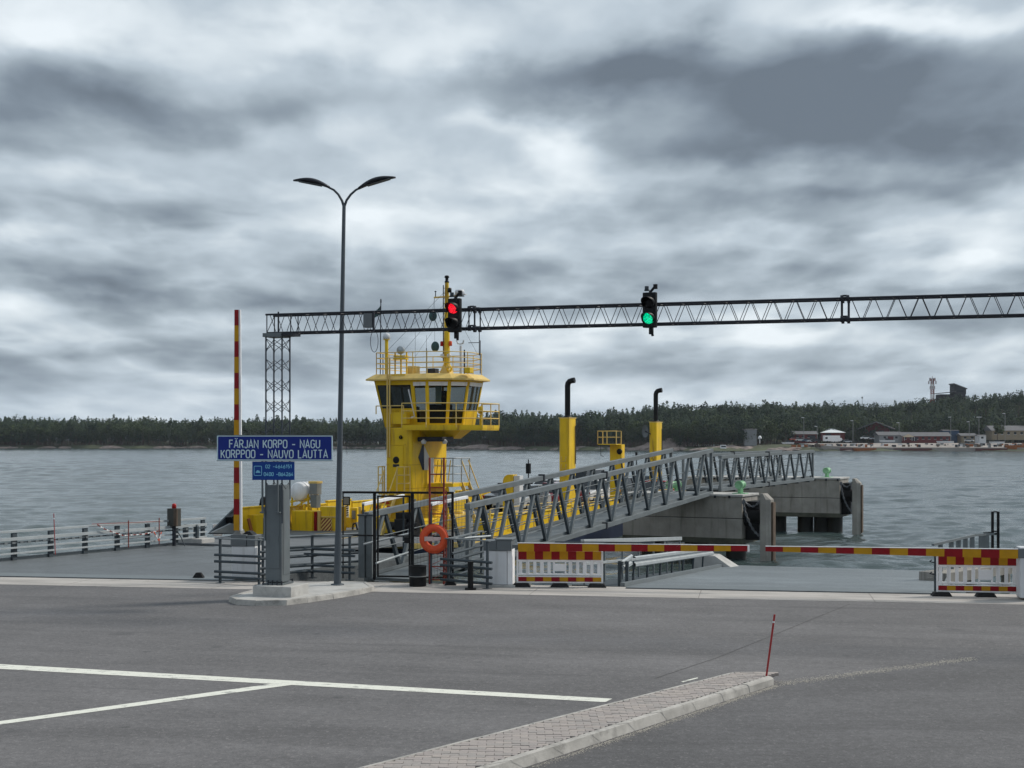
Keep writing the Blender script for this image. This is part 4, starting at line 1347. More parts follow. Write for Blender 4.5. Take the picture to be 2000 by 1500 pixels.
# ================================================================== LINKSPANS
LF = Frame(-18.2, 39.27, R(24))         # x to the right of its left edge
LLen = 13.6
TQ = math.tan(LF.th - TH_Q)
def quay_y(fr, x):
    """local y at which the quay edge is met"""
    a = fr.o + fr.v * x
    # along fr.u until Q local y == .06
    n = Q.u
    return (Q.o + n * .10 - a).dot(n) / fr.u.dot(n)
def linkspan(name, label, fr, x1, L, zend, mat, xo=0.0):
    t = thingF(name, label, 'linkspan', fr)
    ya, yb = quay_y(fr, 0), quay_y(fr, x1)
    zA = lambda y: zend * max(0, y) / L
    mb = MB()
    vs = [(0, ya, -.5), (x1, yb, -.5), (x1, L, zend - .5), (0, L, zend - .5), (0, ya, .0), (x1, yb, .0), (x1, L, zend), (0, L, zend)]
    mb.hexa(vs); mb.build('deck', mat, t)
    # edge kerbs
    for (x, y0) in ((.0, ya), (x1 - .12, yb)):
        mb = MB(); mb.hexa([(x, y0, .003), (x + .12, y0, .003), (x + .12, L, zend + .003), (x, L, zend + .003), (x, y0, .10), (x + .12, y0, .10), (x + .12, L, zend + .10), (x, L, zend + .10)])
        mb.build('edge_kerb', M_galv, t)
    return t, zA
lk, lz = linkspan('left_linkspan', 'wide grey steel linkspan ramp leading from the quay to the yellow ferry', LF, 11.0, LLen, -.15, M_asph2)
mb = MB(); ya, yb = quay_y(LF, .3), quay_y(LF, 10.7)
mb.add([(.3, ya + .02, .012), (10.7, yb + .02, .012), (10.7, yb + .55, .014), (.3, ya + .55, .014)], [(0, 1, 2, 3)]); mb.build('hinge_plate', M_galv, lk)
for k in range(9):
    mb = MB(); x = .6 + k * 1.15
    mb.add([(x, quay_y(LF, x) + 1.2, .001 + lz(2)), (x + .02, quay_y(LF, x) + 1.2, .001 + lz(2)), (x + .02, LLen - .2, lz(LLen) + .006), (x, LLen - .2, lz(LLen) + .006)], [(0, 1, 2, 3)])
    mb.build('plate_seam', M_seam, lk)

RF = Frame(2.75, 35.55, R(18.5))
RL = 16.6
rk, rz = linkspan('right_linkspan', 'empty wet grey linkspan ramp sloping down into the water between the booms', RF, 8.0, RL, -.86, M_asph3)
mb = MB(); ya, yb = quay_y(RF, .2), quay_y(RF, 7.8)
mb.add([(.2, ya + .03, .008), (7.8, yb + .03, .008), (7.8, yb + .8, -.02), (.2, ya + .8, -.02)], [(0, 1, 2, 3)]); mb.build('hinge_plate', M_galv, rk)

M_galvw2 = pmat('mid_galvanised', (0.36, 0.39, 0.405), 0.5, 0.15, 0.1, 3)
# ---- left railing
def railing(label, fr, x, y0, y1, zf, n, h, group=None, beams=True, name='guard_rail'):
    o = fr.w(x, y0, zf(y0)); f2 = Frame(o.x, o.y, fr.th, o.z)
    t = thingF(name, label, 'railing', f2, group)
    L = y1 - y0; s = (zf(y1) - zf(y0)) / L
    zz2 = lambda y: s * y
    for i in range(n):
        y = L * i / (n - 1)
        mb = MB(); mb.box(-.04, .04, y - .10, y + .10, zz2(y) - .05, zz2(y) + h - .06); mb.build('post', M_galvd, t)
    def bar(x_, z_, w, hh, m, nm, e=.1):
        mb = MB(); mb.beam((x_, -e, zz2(-e) + z_), (x_, L + e, zz2(L + e) + z_), w, hh); mb.build(nm, m, t, .004)
    bar(.03, h, .10, .075, M_galvw2, 'top_rail')
    if beams:
        bar(.10, h - .24, .06, .10, M_galvw2, 'rail'); bar(.085, h - .36, .04, .05, M_galvd, 'rail'); bar(.10, h - .52, .05, .055, M_galvw2, 'rail'); bar(.10, h - .70, .05, .055, M_galvw2, 'rail')
        mb = MB(); yy_ = .2
        while yy_ < L - .2:
            mb.box(.107, .13, yy_ - .07, yy_ + .07, zz2(yy_) + h - .395, zz2(yy_) + h - .325); yy_ += .34
        o = mb.build('reflector_studs', M_galv, t); o['kind'] = 'stuff'
    return t
railing('grey multi-rail steel railing along the sea side of the left linkspan', LF, .15, -4.5, LF.at_x(396, .15), lambda y: -.13 * y / 13, 13, .92, None)
# rail continues left past the quay corner
# warning chain, red posts
wc = thingF('warning_chain', 'red and white plastic warning chain slung along the left linkspan railing', 'chain', Frame(*LF.w(.38, 0).to_2d(), LF.th))
ys = [LF.at_x(p, .38) for p in (190, 235, 310, 313)]
A_ = [(ys[0], .88), (LF.at_x(205, .38), .70), (LF.at_x(240, .38), .42), (LF.at_x(280, .38), .40), (ys[2], .47)]
def chain(parent, pts, r, m1, m2, step=.075):
    acc = []; k = 0
    for (a, b) in zip(pts[:-1], pts[1:]):
        a = Vector(a); b = Vector(b); n = max(1, int((b - a).length / step))
        for i in range(n):
            acc.append((a.lerp(b, i / n), a.lerp(b, (i + 1) / n)))
    mb = MB(); mb.mat(m1); mb.mat(m2)
    for i, (p, q) in enumerate(acc):
        mb.cur = (i // 2) % 2
        mb.beam(p, q, r * (1.9 if i % 2 else .8), r * (.8 if i % 2 else 1.9))
    return mb.build('chain_links', None, parent)
c = chain(wc, [(0, y, z) for y, z in A_], .022, M_rustred, M_white); c['kind'] = 'stuff'
chain(wc, [(0, LF.at_x(300, .38), .46), (.05, LF.at_x(308, .38), .12), (.05, LF.at_x(313, .38), .42)], .022, M_orange, M_white)['kind'] = 'stuff'
for px_ in (250, 310):
    y = LF.at_x(px_, .36); mb = MB(); mb.tube([(0, y, -.02), (0, y, .94)], .019, 8); mb.build('chain_post', M_rustred, wc)
mb = MB(); ya, yb = LF.at_x(183, .38), LF.at_x(316, .38); mb.tube([(-.08, ya, .905), (-.08, yb, .80)], .012, 6); mb.build('tie_cord', M_rustred, wc)

# signal box on post
p = P(340, 1068, 51.2)
sb = thing('signal_post', 'dark signal box with a red lamp on top at the left railing', 'signal', (p.x, p.y, -.2), -R(18))
sc_ = 51.2 / FPX
mb = MB(); mb.tube([(0, 0, 0), (0, 0, .85)], .07, 8); mb.build('post', M_darkst, sb)
mb = MB(); mb.box(-.20, .20, -.16, .16, .78, 1.44); mb.build('signal_box', pmat('brown_grey_box', (.055, .055, .05), .6), sb, .015)
mb = MB(); mb.box(.08, .215, -.17, -.10, .80, 1.42); mb.build('side_door', M_timber, sb)
mb = MB(); mb.lathe([(0, 1.44), (.08, 1.44), (.08, 1.58), (.05, 1.62), (0, 1.62)], n=10); mb.build('red_lamp', M_dred, sb)
# brackets/struts at the railing end
mb = MB(); mb.tube([(0, 0, .8), (.25, .1, .35), (.4, .1, .02)], .02, 6); mb.build('strut', M_galvd, sb)
# concrete upstand at the far left corner of the linkspan
p = P(378, 1066, 52.6)
cb = thing('concrete_upstand', 'weathered concrete block with two steel uprights beside the ferry ramp', 'concrete block', (p.x, p.y, -.32), -R(20))
mb = MB(); mb.prism([(-.62, -.3), (.55, -.3), (.62, .5), (-.6, .5)], 0, .36); mb.build('block', M_concl, cb, .03)
for x in (-.35, .12):
    mb = MB(); mb.box(x - .09, x + .09, -.06, .06, .34, .80); mb.prism([(x - .09, -.06), (x + .09, -.06), (x + .09, .06), (x - .09, .06)], .80, .88, [(x - .03, -.06), (x + .03, -.06), (x + .03, .06), (x - .03, .06)]); mb.build('upright', M_galvd, cb)

# ---- right linkspan rails (left side)
f = Frame(*RF.w(-.05, .5).to_2d(), RF.th, -.02)
wr = thingF('crash_barrier', 'pale steel crash barrier rail along the left edge of the right linkspan', 'railing', f)
s = -.86 / RL
L = 13.2
y0, y1 = 1.4, 13.2
def wbeam(mb, a, b, za, zb, x):
    prof = [(0, -.15), (.045, -.12), (.045, -.05), (0, -.02), (0, .02), (.045, .05), (.045, .12), (0, .15)]
    vs = [(x + q[0], a, za + q[1]) for q in prof] + [(x + q[0], b, zb + q[1]) for q in prof]
    n = len(prof)
    vs += [(x - .006 + q[0], a, za + q[1]) for q in prof] + [(x - .006 + q[0], b, zb + q[1]) for q in prof]
    mb.add(vs, [(i, i + 1, n + i + 1, n + i) for i in range(n - 1)] + [(2 * n + i, 3 * n + i, 3 * n + i + 1, 2 * n + i + 1) for i in range(n - 1)])
M_rubble = pmat('grey_rubble', (.21, .215, .19), .9, 0, .3, 4)
M_galvw = pmat('bright_galvanised', (0.37, 0.40, 0.415), 0.5, 0.2, 0.1, 3)
mb = MB(); wbeam(mb, y0, y1, s * y0 + .58, s * y1 + .58, 0); mb.build('barrier_beam', M_galvw, wr)
mb = MB(); wbeam(mb, .35, y0, .48, .56, -.08); mb.build('barrier_end', M_galvw, wr)
n = 7
for i in range(n):
    y = y0 + (y1 - y0) * (i + .15) / n
    mb = MB(); mb.beam((-.10, y, s * y - .1), (-.04, y - .10, s * y + .60), .05, .10, (0, 1, 0)); mb.build('post', M_galvd, wr)
for px_ in (-.18, .02):
    mb = MB(); mb.box(px_ - .04, px_ + .04, .45, .55, -.3, .60); mb.build('post', M_galvd, wr)
f = Frame(*RF.w(-1.25, 1.0).to_2d(), RF.th, -.05)
hr = thingF('walkway_handrail', 'thin pale walkway handrail with slender posts left of the right linkspan', 'railing', f)
L = 13.0; s2 = -.80 / 13
for z, w in ((1.12, .12), (.52, .07)):
    mb = MB(); mb.beam((0, 0, z), (0, L, z + s2 * L), .10, w); mb.build('rail', M_galvw, hr, .004)
for i in range(7):
    y = L * (i + .1) / 6.2; mb = MB(); mb.box(-.025, .025, y - .03, y + .03, s2 * y - .1, s2 * y + 1.08); mb.build('post', M_galv, hr)
mb = MB(); mb.hexa([(-.3, 0, -.12), (.9, 0, -.12), (.9, L, -.12 + s2 * L), (-.3, L, -.12 + s2 * L), (-.3, 0, -.04), (.9, 0, -.04), (.9, L, -.04 + s2 * L), (-.3, L, -.04 + s2 * L)]); mb.build('walkway_plate', M_galvd, hr)
# concrete wedge by the end of the left guard
f = RF.w(-.1, 14.6, -.8)
mb = MB(); mb.prism([(-1.5, 0), (0.5, 0), (.6, 1.2), (-1.5, 1.2)], 0, .02, [(-1.3, .2), (-.5, .2), (-.4, 1.0), (-1.3, 1.0)]); 
wd = MB(); wd.add([(-.9, 0, -.6), (.75, 0, -.1), (.75, 1.3, -.1), (-.9, 1.3, -.6), (-.8, .1, .42), (-.05, .1, .42), (-.05, 1.1, .42), (-.8, 1.1, .42)], [(0, 3, 2, 1), (4, 5, 6, 7), (0, 1, 5, 4), (1, 2, 6, 5), (2, 3, 7, 6), (3, 0, 4, 7)])
o = wd.build('concrete_wedge', M_concl, None, .02); o.location = f; o.rotation_euler = (0, 0, -RF.th)
tag(o, 'pale sloping concrete wedge at the seaward end of the crash barrier', 'concrete wedge')

# gravel slope under the quay wall between the two linkspans
mb = MB()
mb.add([tuple(Q.w(a, b, c)) for a, b, c in ((-3.5, -.2, -.55), (4.2, -.2, -.55), (4.2, 3.2, -1.7), (-3.5, 3.2, -1.7))], [(0, 1, 2, 3)])
random.seed(21)
for k in range(1500):
    a, b = random.uniform(-3.4, 4.1), random.uniform(-.1, 3.0); c = -.55 - 1.15 * (b + .2) / 3.4; s = random.uniform(.03, .13)
    p = Q.w(a, b, c); q = random.uniform(0, 6.28)
    mb.add([p + Vector((math.cos(q + i * 1.57) * s, math.sin(q + i * 1.57) * s * .8, -.02)) for i in range(4)] + [p + Vector((random.uniform(-.3, .3) * s, 0, s * .8))], [(0, 1, 4), (1, 2, 4), (2, 3, 4), (3, 0, 4)])
tag(mb.build('gravel_slope', M_rubble), 'grey broken stones sloping into the water below the quay, left of the crash barrier', 'gravel', kind='stuff')
# ---- handrail with black frame at right
p0 = P(1820, 1068, 41.0)
f = Frame(p0.x, p0.y, R(30), 0)
bh = thingF('quay_handrail', 'small grey quay handrail with a tall narrow black frame at its end', 'railing', f)
pts = [(1822, 1064, 41), (1858, 1056, 42), (1902, 1045.5, 43.5), (1925, 1044, 44), (1948, 1042, 44.3)]
W3 = [P(*q) for q in pts]
mb = MB(); 
for a, b in zip(W3[:-1], W3[1:]): mb.beam(a, b, .08, .07)
mb.build('top_rail', M_galv, bh, 0, f)
for t in (.12, .3, .42, .54, .66, .76):
    q = lin(W3[0], W3[3], t) if False else (W3[0].lerp(W3[2], min(1, t * 1.45)) if t < .69 else W3[2].lerp(W3[3], .6))
    mb = MB(); mb.box(q.x - .06, q.x + .06, q.y - .05, q.y + .05, -.3, q.z - .03); mb.build('post', M_galv, bh, 0, f)
mb = MB(); q = W3[3]; mb.box(q.x - .1, q.x + .1, q.y - .05, q.y + .05, -.3, q.z); mb.build('post', M_galv, bh, 0, f)
q = P(1938.5, 1062, 44.2); q2 = P(1949.5, 1062, 44.2)
zt_ = EYE - (999 - HY) / FPX * 44.2
for a in (q, q2):
    mb = MB(); mb.box(a.x - .035, a.x + .035, a.y - .035, a.y + .035, -.3, zt_); mb.build('frame_upright', M_black, bh, 0, f)
for py_ in (999, 1037, 1042.5):
    z_ = EYE - (py_ - HY) / FPX * 44.2; mb = MB(); mb.box(q.x + .036, q2.x - .036, q.y - .03, q.y + .03, z_ - .03, z_ + .01); mb.build('frame_crossbar', M_black, bh, 0, f)
mb = MB(); mb.beam(P(1922, 1042, 44.1), P(1938, 1041, 44.2), .07, .07); mb.build('frame_arm', M_black, bh, 0, f)
mb = MB(); z_ = -.32; mb.add([W3[0] + Vector((-.4, -.6, 0)), W3[4] + Vector((.6, -.6, 0)), W3[4] + Vector((.6, 1, 0)), W3[0] + Vector((-.4, .6, 0))], [(0, 1, 2, 3)])
mb = MB(); a, b = Vector((W3[0].x, W3[0].y, -.3)), Vector((W3[4].x + .3, W3[4].y + .1, -.3)); mb.beam(a, b, .9, .3); mb.build('walkway', M_conc, bh, 0, f)
mb = MB()
for a in (a, lin(a, b, .5), b): mb.tube([a, (a.x, a.y, -5)], .15, 8)
mb.build('pile', M_conc, bh, 0, f)

# ================================================================== FOOTBRIDGE (two spans)
def footbridge(name, label, fr, L, wd, zb, zt, nb, ya, ybL, sect, floor_from=0.0):
    """near truss on x=0 (y from ya), far truss on x=-wd (y from ybL)"""
    t = thingF(name, label, 'footbridge', fr, 'trussed footbridge spans')
    ch = .13
    for side, x, y0 in (('near', 0.0, ya), ('far', -wd, ybL)):
        n = nb if side == 'near' else int(round(nb * (L - y0) / (L - ya)))
        # chords in lengths with a lapped joint
        ns = 2
        for i in range(ns):
            a = y0 + (L - y0) * (i / ns if i == 0 else .47 if i == 1 else 1); b = y0 + (L - y0) * (.47 if i == 0 else 1)
            mb = MB(); mb.beam((x, a, zt(a)), (x, b - .01, zt(b - .01)), sect + .06, sect + .045); mb.build('top_chord', M_galv, t, .006)
            mb = MB(); mb.beam((x, a, zb(a)), (x, b - .01, zb(b - .01)), sect + .05, sect + .05); mb.build('bottom_chord', M_galv, t, .006)
        a = y0 + (L - y0) * .47
        mb = MB(); mb.box(x - sect / 2 - .05, x + sect / 2 + .05, a - .05, a + .05, zt(a) - .12, zt(a) + .13); mb.build('splice_plate', M_darkst, t)
        mb = MB(); mb.box(x - sect / 2 - .05, x + sect / 2 + .05, a - .04, a + .04, zb(a) - .12, zb(a) + .12); mb.build('splice_plate', M_darkst, t)
        bay = (L - y0) / n
        for i in range(n):
            ym = y0 + bay * (i + .5)
            for (yb_, e) in ((y0 + bay * i + .05, 1), (y0 + bay * (i + 1) - .05, -1)):
                yt = ym - e * .07
                mb = MB(); mb.beam((x, yb_, zb(yb_) + ch / 2 + .012), (x, yt, zt(yt) - .095), sect, sect * .8, (1, 0, 0)); mb.build('diagonal_bar', M_galv if e > 0 else M_galvd, t, .004)  # every second bar darker: shade from its facing is put into the colour
        for yv in (y0 + .06, L - .06):
            mb = MB(); mb.box(x - sect / 2, x + sect / 2, yv - .05, yv + .05, zb(yv) + .1, zt(yv) - .09); mb.build('end_post', M_galv, t, .004)
        xi = x - .10 if side == 'near' else x + .10
        for h in (.45, .80, 1.12):
            mb = MB(); mb.tube([(xi, y0 + .1, zb(y0 + .1) + h), (xi, L - .1, zb(L - .1) + h)], .015, 6); mb.build('handrail', M_galv, t)
        # side plate
        xp = x - .085 if side == 'near' else x + .085
        mb = MB(); mb.hexa([(xp - .01, y0 + .05, zb(y0) + .075), (xp + .01, y0 + .05, zb(y0) + .075), (xp + .01, L - .05, zb(L) + .075), (xp - .01, L - .05, zb(L) + .075),
                            (xp - .01, y0 + .05, zb(y0) + .17), (xp + .01, y0 + .05, zb(y0) + .17), (xp + .01, L - .05, zb(L) + .17), (xp - .01, L - .05, zb(L) + .17)]); mb.build('kick_plate', M_galv, t)
    y0 = floor_from
    mb = MB(); mb.hexa([(-wd + .10, y0, zb(y0) - .02), (-.10, y0, zb(y0) - .02), (-.10, L, zb(L) - .02), (-wd + .10, L, zb(L) - .02), (-wd + .10, y0, zb(y0) + .06), (-.10, y0, zb(y0) + .06), (-.10, L, zb(L) + .06), (-wd + .10, L, zb(L) + .06)])
    mb.build('walkway_plate', M_galv, t)
    k = 0; y = max(y0, 0) + .3
    while y < L:
        mb = MB(); mb.box(-wd + .08, -.08, y - .05, y + .05, zb(y) - .16, zb(y) - .025); mb.build('floor_beam', M_galvd, t); y += 1.75
    return t
GF = Frame(-1.3, 40.0, R(28.3))
GLn = 20.4
gz = lambda y: .08 + 1.47 * y / GLn
fb1 = footbridge('footbridge', 'long inclined grey steel truss footbridge rising from the black gate to the concrete pier', GF, GLn, 1.8, gz, lambda y: gz(y) + 1.78, 12, 0.0, -2.5, .115, -2.5)
a2 = P(1406, 957, 60.2)
GF2 = Frame(a2.x, a2.y, R(30.2))
L2 = 12.9
gz2 = lambda y: 1.60 + .16 * y / L2
fb2 = footbridge('footbridge', 'shorter level grey truss footbridge between the two concrete piers', GF2, L2, 1.75, gz2, lambda y: gz2(y) + 1.42, 9, 0.0, 0.0, .10)
# white entry handrails and mesh panel by the gate
eh = thingF('entry_handrail', 'bright steel handrails and a mesh panel at the footbridge entry, behind the lifebuoy', 'railing', Frame(-1.6, 38.9, R(28.3)))
ef = Frame(-1.6, 38.9, R(28.3))
for (a, b, n_) in ((P(709, 985, 38.6), P(788, 968, 40.5), 'long'), (P(842, 985, 38.8), P(912, 971, 40.4), 'short')):
    mb = MB(); mb.beam(a, b, .09, .09); mb.build('rail', M_white, eh, .01, ef)
    mb = MB(); mb.beam(Vector((a.x, a.y, .02)), a, .05); mb.beam(Vector((b.x, b.y, .05)), b, .05); mb.build('post', M_galvd, eh, 0, ef)
a, b = P(868, 975, 38.9), P(910, 975, 40.0)
mb = MB()
for i in range(15):
    q = a.lerp(b, i / 14); mb.box(q.x - .004, q.x + .004, q.y - .004, q.y + .004, .1, q.z)
for i in range(20):
    z_ = .1 + i * .1; mb.beam((a.x, a.y, z_), (b.x, b.y, z_), .008)
mb.build('mesh_panel', M_galv, eh, 0, ef)['kind'] = 'stuff'
for (a, b) in ((P(880, 1053, 37.2), P(958, 1047, 38.5)), (P(800, 1042, 38.2), P(710, 1063, 37.6)), (P(735, 1100, 37.2), P(800, 1078, 39.4))):
    mb = MB(); mb.tube([a, b], .03, 8); mb.build('rail', M_galvw, eh, 0, ef)
mb = MB(); mb.beam(P(912, 985, 39.6), P(912, 1100, 39.6), .09); mb.build('post', M_galv, eh, 0, ef)

M_algae = pmat('wet_algae_band', (.07, .072, .055), .6, 0, .4, 2, .2, 10)
# ================================================================== CONCRETE PIERS
def pier(label, fr, x0, D, z0, z1, joint, fender_x, zf0, zf1, piles):
    t = thingF('concrete_pier', label, 'pier', fr, 'concrete mooring piers')
    mb = MB(); mb.box(x0, 0, 0, D, z0, joint - .012); mb.build('lower_block', M_conc, t, .03)
    mb = MB(); mb.box(x0 + .02, -.02, .02, D - .02, joint - .02, joint + .02); mb.build('joint', M_seam, t)
    mb = MB(); mb.box(x0, 0, 0, D, joint + .012, z1 - .10); mb.build('upper_block', M_conc, t, .02)
    mb = MB(); mb.box(x0 - .03, .05, -.06, D + .05, z1 - .095, z1); mb.build('capping', M_concl, t, .015)
    mb = MB(); mb.box(x0 - .006, .006, -.006, D + .006, z0 - .004, z0 + .22); mb.build('tide_mark', M_algae, t)
    mb = MB(); x = x0 + .4
    while x < 0: mb.box(x, x + .09, -.09, -.06, z1 - .16, z1 - .06); x += .62
    mb.build('cap_cleats', M_darkst, t)
    for (x, y) in piles:
        mb = MB(); mb.tube([(x, y, z0 + .02), (x, y, -6)], .43, 14); mb.build('pile', pmat('wet_dark_concrete', (.03, .032, .03), .6, 0, .3, 2), t)
    # rubber buffer and the facing panel
    mb = MB()
    for y in (.55, D - .6):
        mb.lathe([(.0, .01), (.42, .01), (.30, .2), (.30, fender_x - .25), (.42, fender_x - .02), (0, fender_x - .02)], (0, y, (z0 + z1) / 2 + .1), 12, 'x')
    mb.build('rubber_buffer', M_rubber, t)
    mb = MB(); mb.box(.02, fender_x * .7, .45, D - .5, z0 + .15, z1 - .3); mb.build('buffer_housing', M_black, t)
    fd = MB(); c = .16
    X0, X1 = fender_x, fender_x + .40
    E = .30
    fd.prism([(X0, -.3), (X1 - c, -.3), (X1, -.3 + c), (X1, E), (X0, E)], zf0, zf1 - .25)
    fd.prism([(X0, -.3), (X1 - c, -.3), (X1, -.3 + c), (X1, E), (X0, E)], zf1 - .248, zf1, [(X0, -.3), (X0 + .12, -.3), (X0 + .14, -.2), (X0 + .14, E), (X0, E)])
    fd.build('fender_panel', M_conc, t, .01)
    mb = MB()
    mb.box(X1 + .004, X1 + .09, -.08, .26, zf0 + .1, zf1 - .35)
    mb.build('fender_timbers', M_timber, t)
    # chains
    pts = []
    for i in range(17):
        s_ = i / 16; pts.append((.06 + (fender_x - .12) * s_ ** 1.4, -.02, z1 - .25 - (z1 - z0 - .6) * (1 - (1 - s_) ** 1.5)))
    chain(t, pts, .055, M_chain, M_chain, .16)['kind'] = 'stuff'
    pts = [(.05 + (fender_x - .1) * i / 8, .0, z1 - .2 - .28 * math.sin(math.pi * i / 8)) for i in range(9)]
    chain(t, pts, .045, M_chain, M_chain, .14)['kind'] = 'stuff'
    return t
p = P(1449, 1060, 57.0)
PR1 = Frame(p.x, p.y, R(27))
pier('near concrete pier block carrying the end of the long footbridge, with a chained fender', PR1, -5.3, 2.2, -.52, 1.52, .52, .86, -1.6, 1.58, [(-4.4, 1.1), (-2.2, 1.1), (-.6, 1.1)])
p = P(1640, 1008, 74.5)
PR2 = Frame(p.x, p.y, R(24))
pier('far concrete pier block under the end of the level footbridge, standing on dark piles', PR2, -8.6, 2.6, -.42, 1.72, .62, .72, -1.3, 1.70, [(-7.8, 1.2), (-6.9, 1.2), (-5.4, 1.2), (-4.5, 1.2), (-3.6, 1.2), (-2.1, 1.2), (-1.2, 1.2), (-.5, 1.2)])
# landing block left-behind the near pier
p = P(1330, 962, 66)
PR3 = Frame(p.x, p.y, R(27))
t = thingF('concrete_pier', 'low concrete landing block behind the long footbridge, level with its walkway', 'pier', PR3, 'concrete mooring piers')
mb = MB(); mb.box(-2.6, 2.2, 0, 3.5, -.5, 1.05); mb.build('block', M_conc, t, .03)
mb = MB(); mb.box(-2.65, 2.25, -.05, 3.55, 1.055, 1.16); mb.build('capping', M_concl, t, .01)
for x in (-1.8, 0, 1.6):
    mb = MB(); mb.tube([(x, 1.5, -.5), (x, 1.5, -6)], .35, 12); mb.build('pile', MATS['wet_dark_concrete'], t)

def bollard(label, p, s, rz):
    t = thing('mooring_bollard', label, 'bollard', tuple(p), rz, 'mint green mooring bollards')
    S3 = lambda b: [(p[0] * s, p[1] * s, p[2] * s) for p in b.v]
    mb = MB(); mb.tube([(-.14, 0, 0), (-.14, 0, .36)], .09, 12); mb.tube([(.14, 0, 0), (.14, 0, .36)], .09, 12); mb.v = S3(mb); mb.build('neck', M_mint, t)
    mb = MB(); mb.lathe([(0, -.26), (.12, -.26), (.155, -.30), (.19, -.30), (.19, -.25), (.15, -.22), (.15, .22), (.19, .25), (.19, .30), (.155, .30), (.12, .26), (0, .26)], (0, 0, .40), 18, 'x'); mb.v = S3(mb); mb.build('crosshead', M_mint, t)
    mb = MB(); mb.box(-.34, .34, -.30, .30, -.004, .025); mb.v = [(a * s, b * s, c * s) for a, b, c in mb.v]; mb.build('base_plate', M_mint, t)
q = PR1.w(-.35, .9, 1.524); bollard('mint green mooring bollard on the near concrete pier', q, .92, 1.15)
q = PR2.w(-.9, 1.1, 1.724); bollard('mint green mooring bollard on the far concrete pier', q, .9, 1.1)
q = PR3.w(-.6, .6, 1.165); bollard('mint green mooring bollard half hidden behind the footbridge bars', q, 1.1, .4)
# ================================================================== THE FERRY
FF = Frame(-4.0, 60.0, R(23.5))
DK = -.20
fe = thingF('ferry', 'yellow road ferry with a tall wheelhouse tower and two black exhaust pipes', 'ferry', FF)
XL, XR, YB, YS = -6.0, 4.4, -6.2, 47.0
def Z(x, y, py): return FF.z(x, y, py)
mb = MB()
outl_ = [(XL, YB), (XR - 1.5, YB), (XR, YB + 1.6), (XR, YS), (XL, YS)]
mb.prism(outl_, -2.2, -.42); mb.build('hull', M_navy, fe, .03)
mb = MB(); mb.prism([(a + (.06 if a > 0 else -.06), b) for a, b in outl_], -.415, -.22); mb.build('rubbing_strake', M_fyl, fe, .01)
mb = MB(); mb.prism([(a * .99, b) for a, b in outl_], -.215, DK); mb.build('deck', M_deck, fe)
# lane lines on deck
for x in (-3.3, -1.0):
    mb = MB(); mb.box(x, x + .1, YB + 1, YS - 1, DK + .001, DK + .005); mb.build('lane_line', M_fyl, fe)
# bulwarks in panels
def bulwark(x, y0, y1, h, outside, step=2.3):
    y = y0; k = 0
    while y < y1 - .5:
        e = min(y + step - .12, y1)
        hh_ = h if k % 3 else h + .12
        mb = MB(); mb.box(x - .06, x + .06, y, e, DK + .01, DK + hh_); mb.box(x - .10, x + .10, y, e, DK + hh_ + .002, DK + hh_ + .06)
        for q in (.25, .5, .75):
            mb.box(x - .12 if outside > 0 else x + .061, x - .061 if outside > 0 else x + .12, y + (e - y) * q - .03, y + (e - y) * q + .03, DK + .02, DK + hh_)
        if k % 2 == 0: mb.box(x - .075, x + .075, e - .5, e - .1, DK + .15, DK + hh_ - .15)
        mb.build('bulwark_panel', M_fy, fe, .008); y += step; k += 1
bulwark(XL + .1, -4.9, YS - 1, .98, 1)
bulwark(XR - .15, -2.0, YS - 1, .78, 1)
# white stanchions between near bulwark panels
mb = MB(); y = -2.1
while y < 40:
    mb.tube([(XR - .1, y, DK), (XR - .1, y, DK + 1.15)], .035, 6); y += 2.3
for z in (.95, 1.15):
    mb.tube([(XR - .1, -2.1, DK + z), (XR - .1, 39, DK + z)], .018, 6)
mb.build('side_rail', M_fyl, fe)

# ---- bow ramp with cheek plates
rp = MB(); rp.hexa([(XL + .6, -10.4, -.20), (XR - 2.2, -10.4, -.20), (XR - 1.6, YB, -.30), (XL + .2, YB, -.30), (XL + .6, -10.4, -.12), (XR - 2.2, -10.4, -.12), (XR - 1.6, YB, -.18), (XL + .2, YB, -.18)])
rp.build('bow_ramp', M_deck, fe)
def fpt(px_, py_, x, y=None):
    """point at local x on the view ray of a photo pixel"""
    y = FF.at_x(px_, x); return (x, y, Z(x, y, py_))
ck = MB()
A_ = [fpt(402, 1045, XL + .3), fpt(440, 985, XL + .3), fpt(462, 968, XL + .3), fpt(470, 1000, XL + .3), fpt(432, 1046, XL + .3)]
def slab(pts, dxv):
    m = MB(); n = len(pts); vs = [tuple(p) for p in pts] + [(p[0] + dxv, p[1], p[2]) for p in pts]
    m.add(vs, [tuple(range(n)), tuple(range(n, 2 * n))[::-1]] + [(i, n + i, n + (i + 1) % n, (i + 1) % n) for i in range(n)]); return m
slab([fpt(405, 1043, XL - .2), fpt(458, 990, XL - .2), fpt(500, 992, XL - .2), fpt(500, 1043, XL - .2)], .08).build('cheek_plate', M_galvd, fe)
slab([fpt(410, 1040, XL + .3), fpt(448, 1022, XL + .3), fpt(462, 1024, XL + .3), fpt(470, 1043, XL + .3)], .10).build('ramp_arm', M_galv, fe)
slab([fpt(414, 1025, XL - 1.2), fpt(416, 1024, XL - 1.2), fpt(437, 1024, XL - 1.2), fpt(432, 1047, XL - 1.2), fpt(416, 1047, XL - 1.2)], .05).build('ramp_guard', M_cab, fe)
slab([fpt(440, 1010, XL - .1), fpt(455, 1000, XL - .1), fpt(457, 1040, XL - .1), fpt(446, 1040, XL - .1)], .3).build('ramp_hinge', M_black, fe)
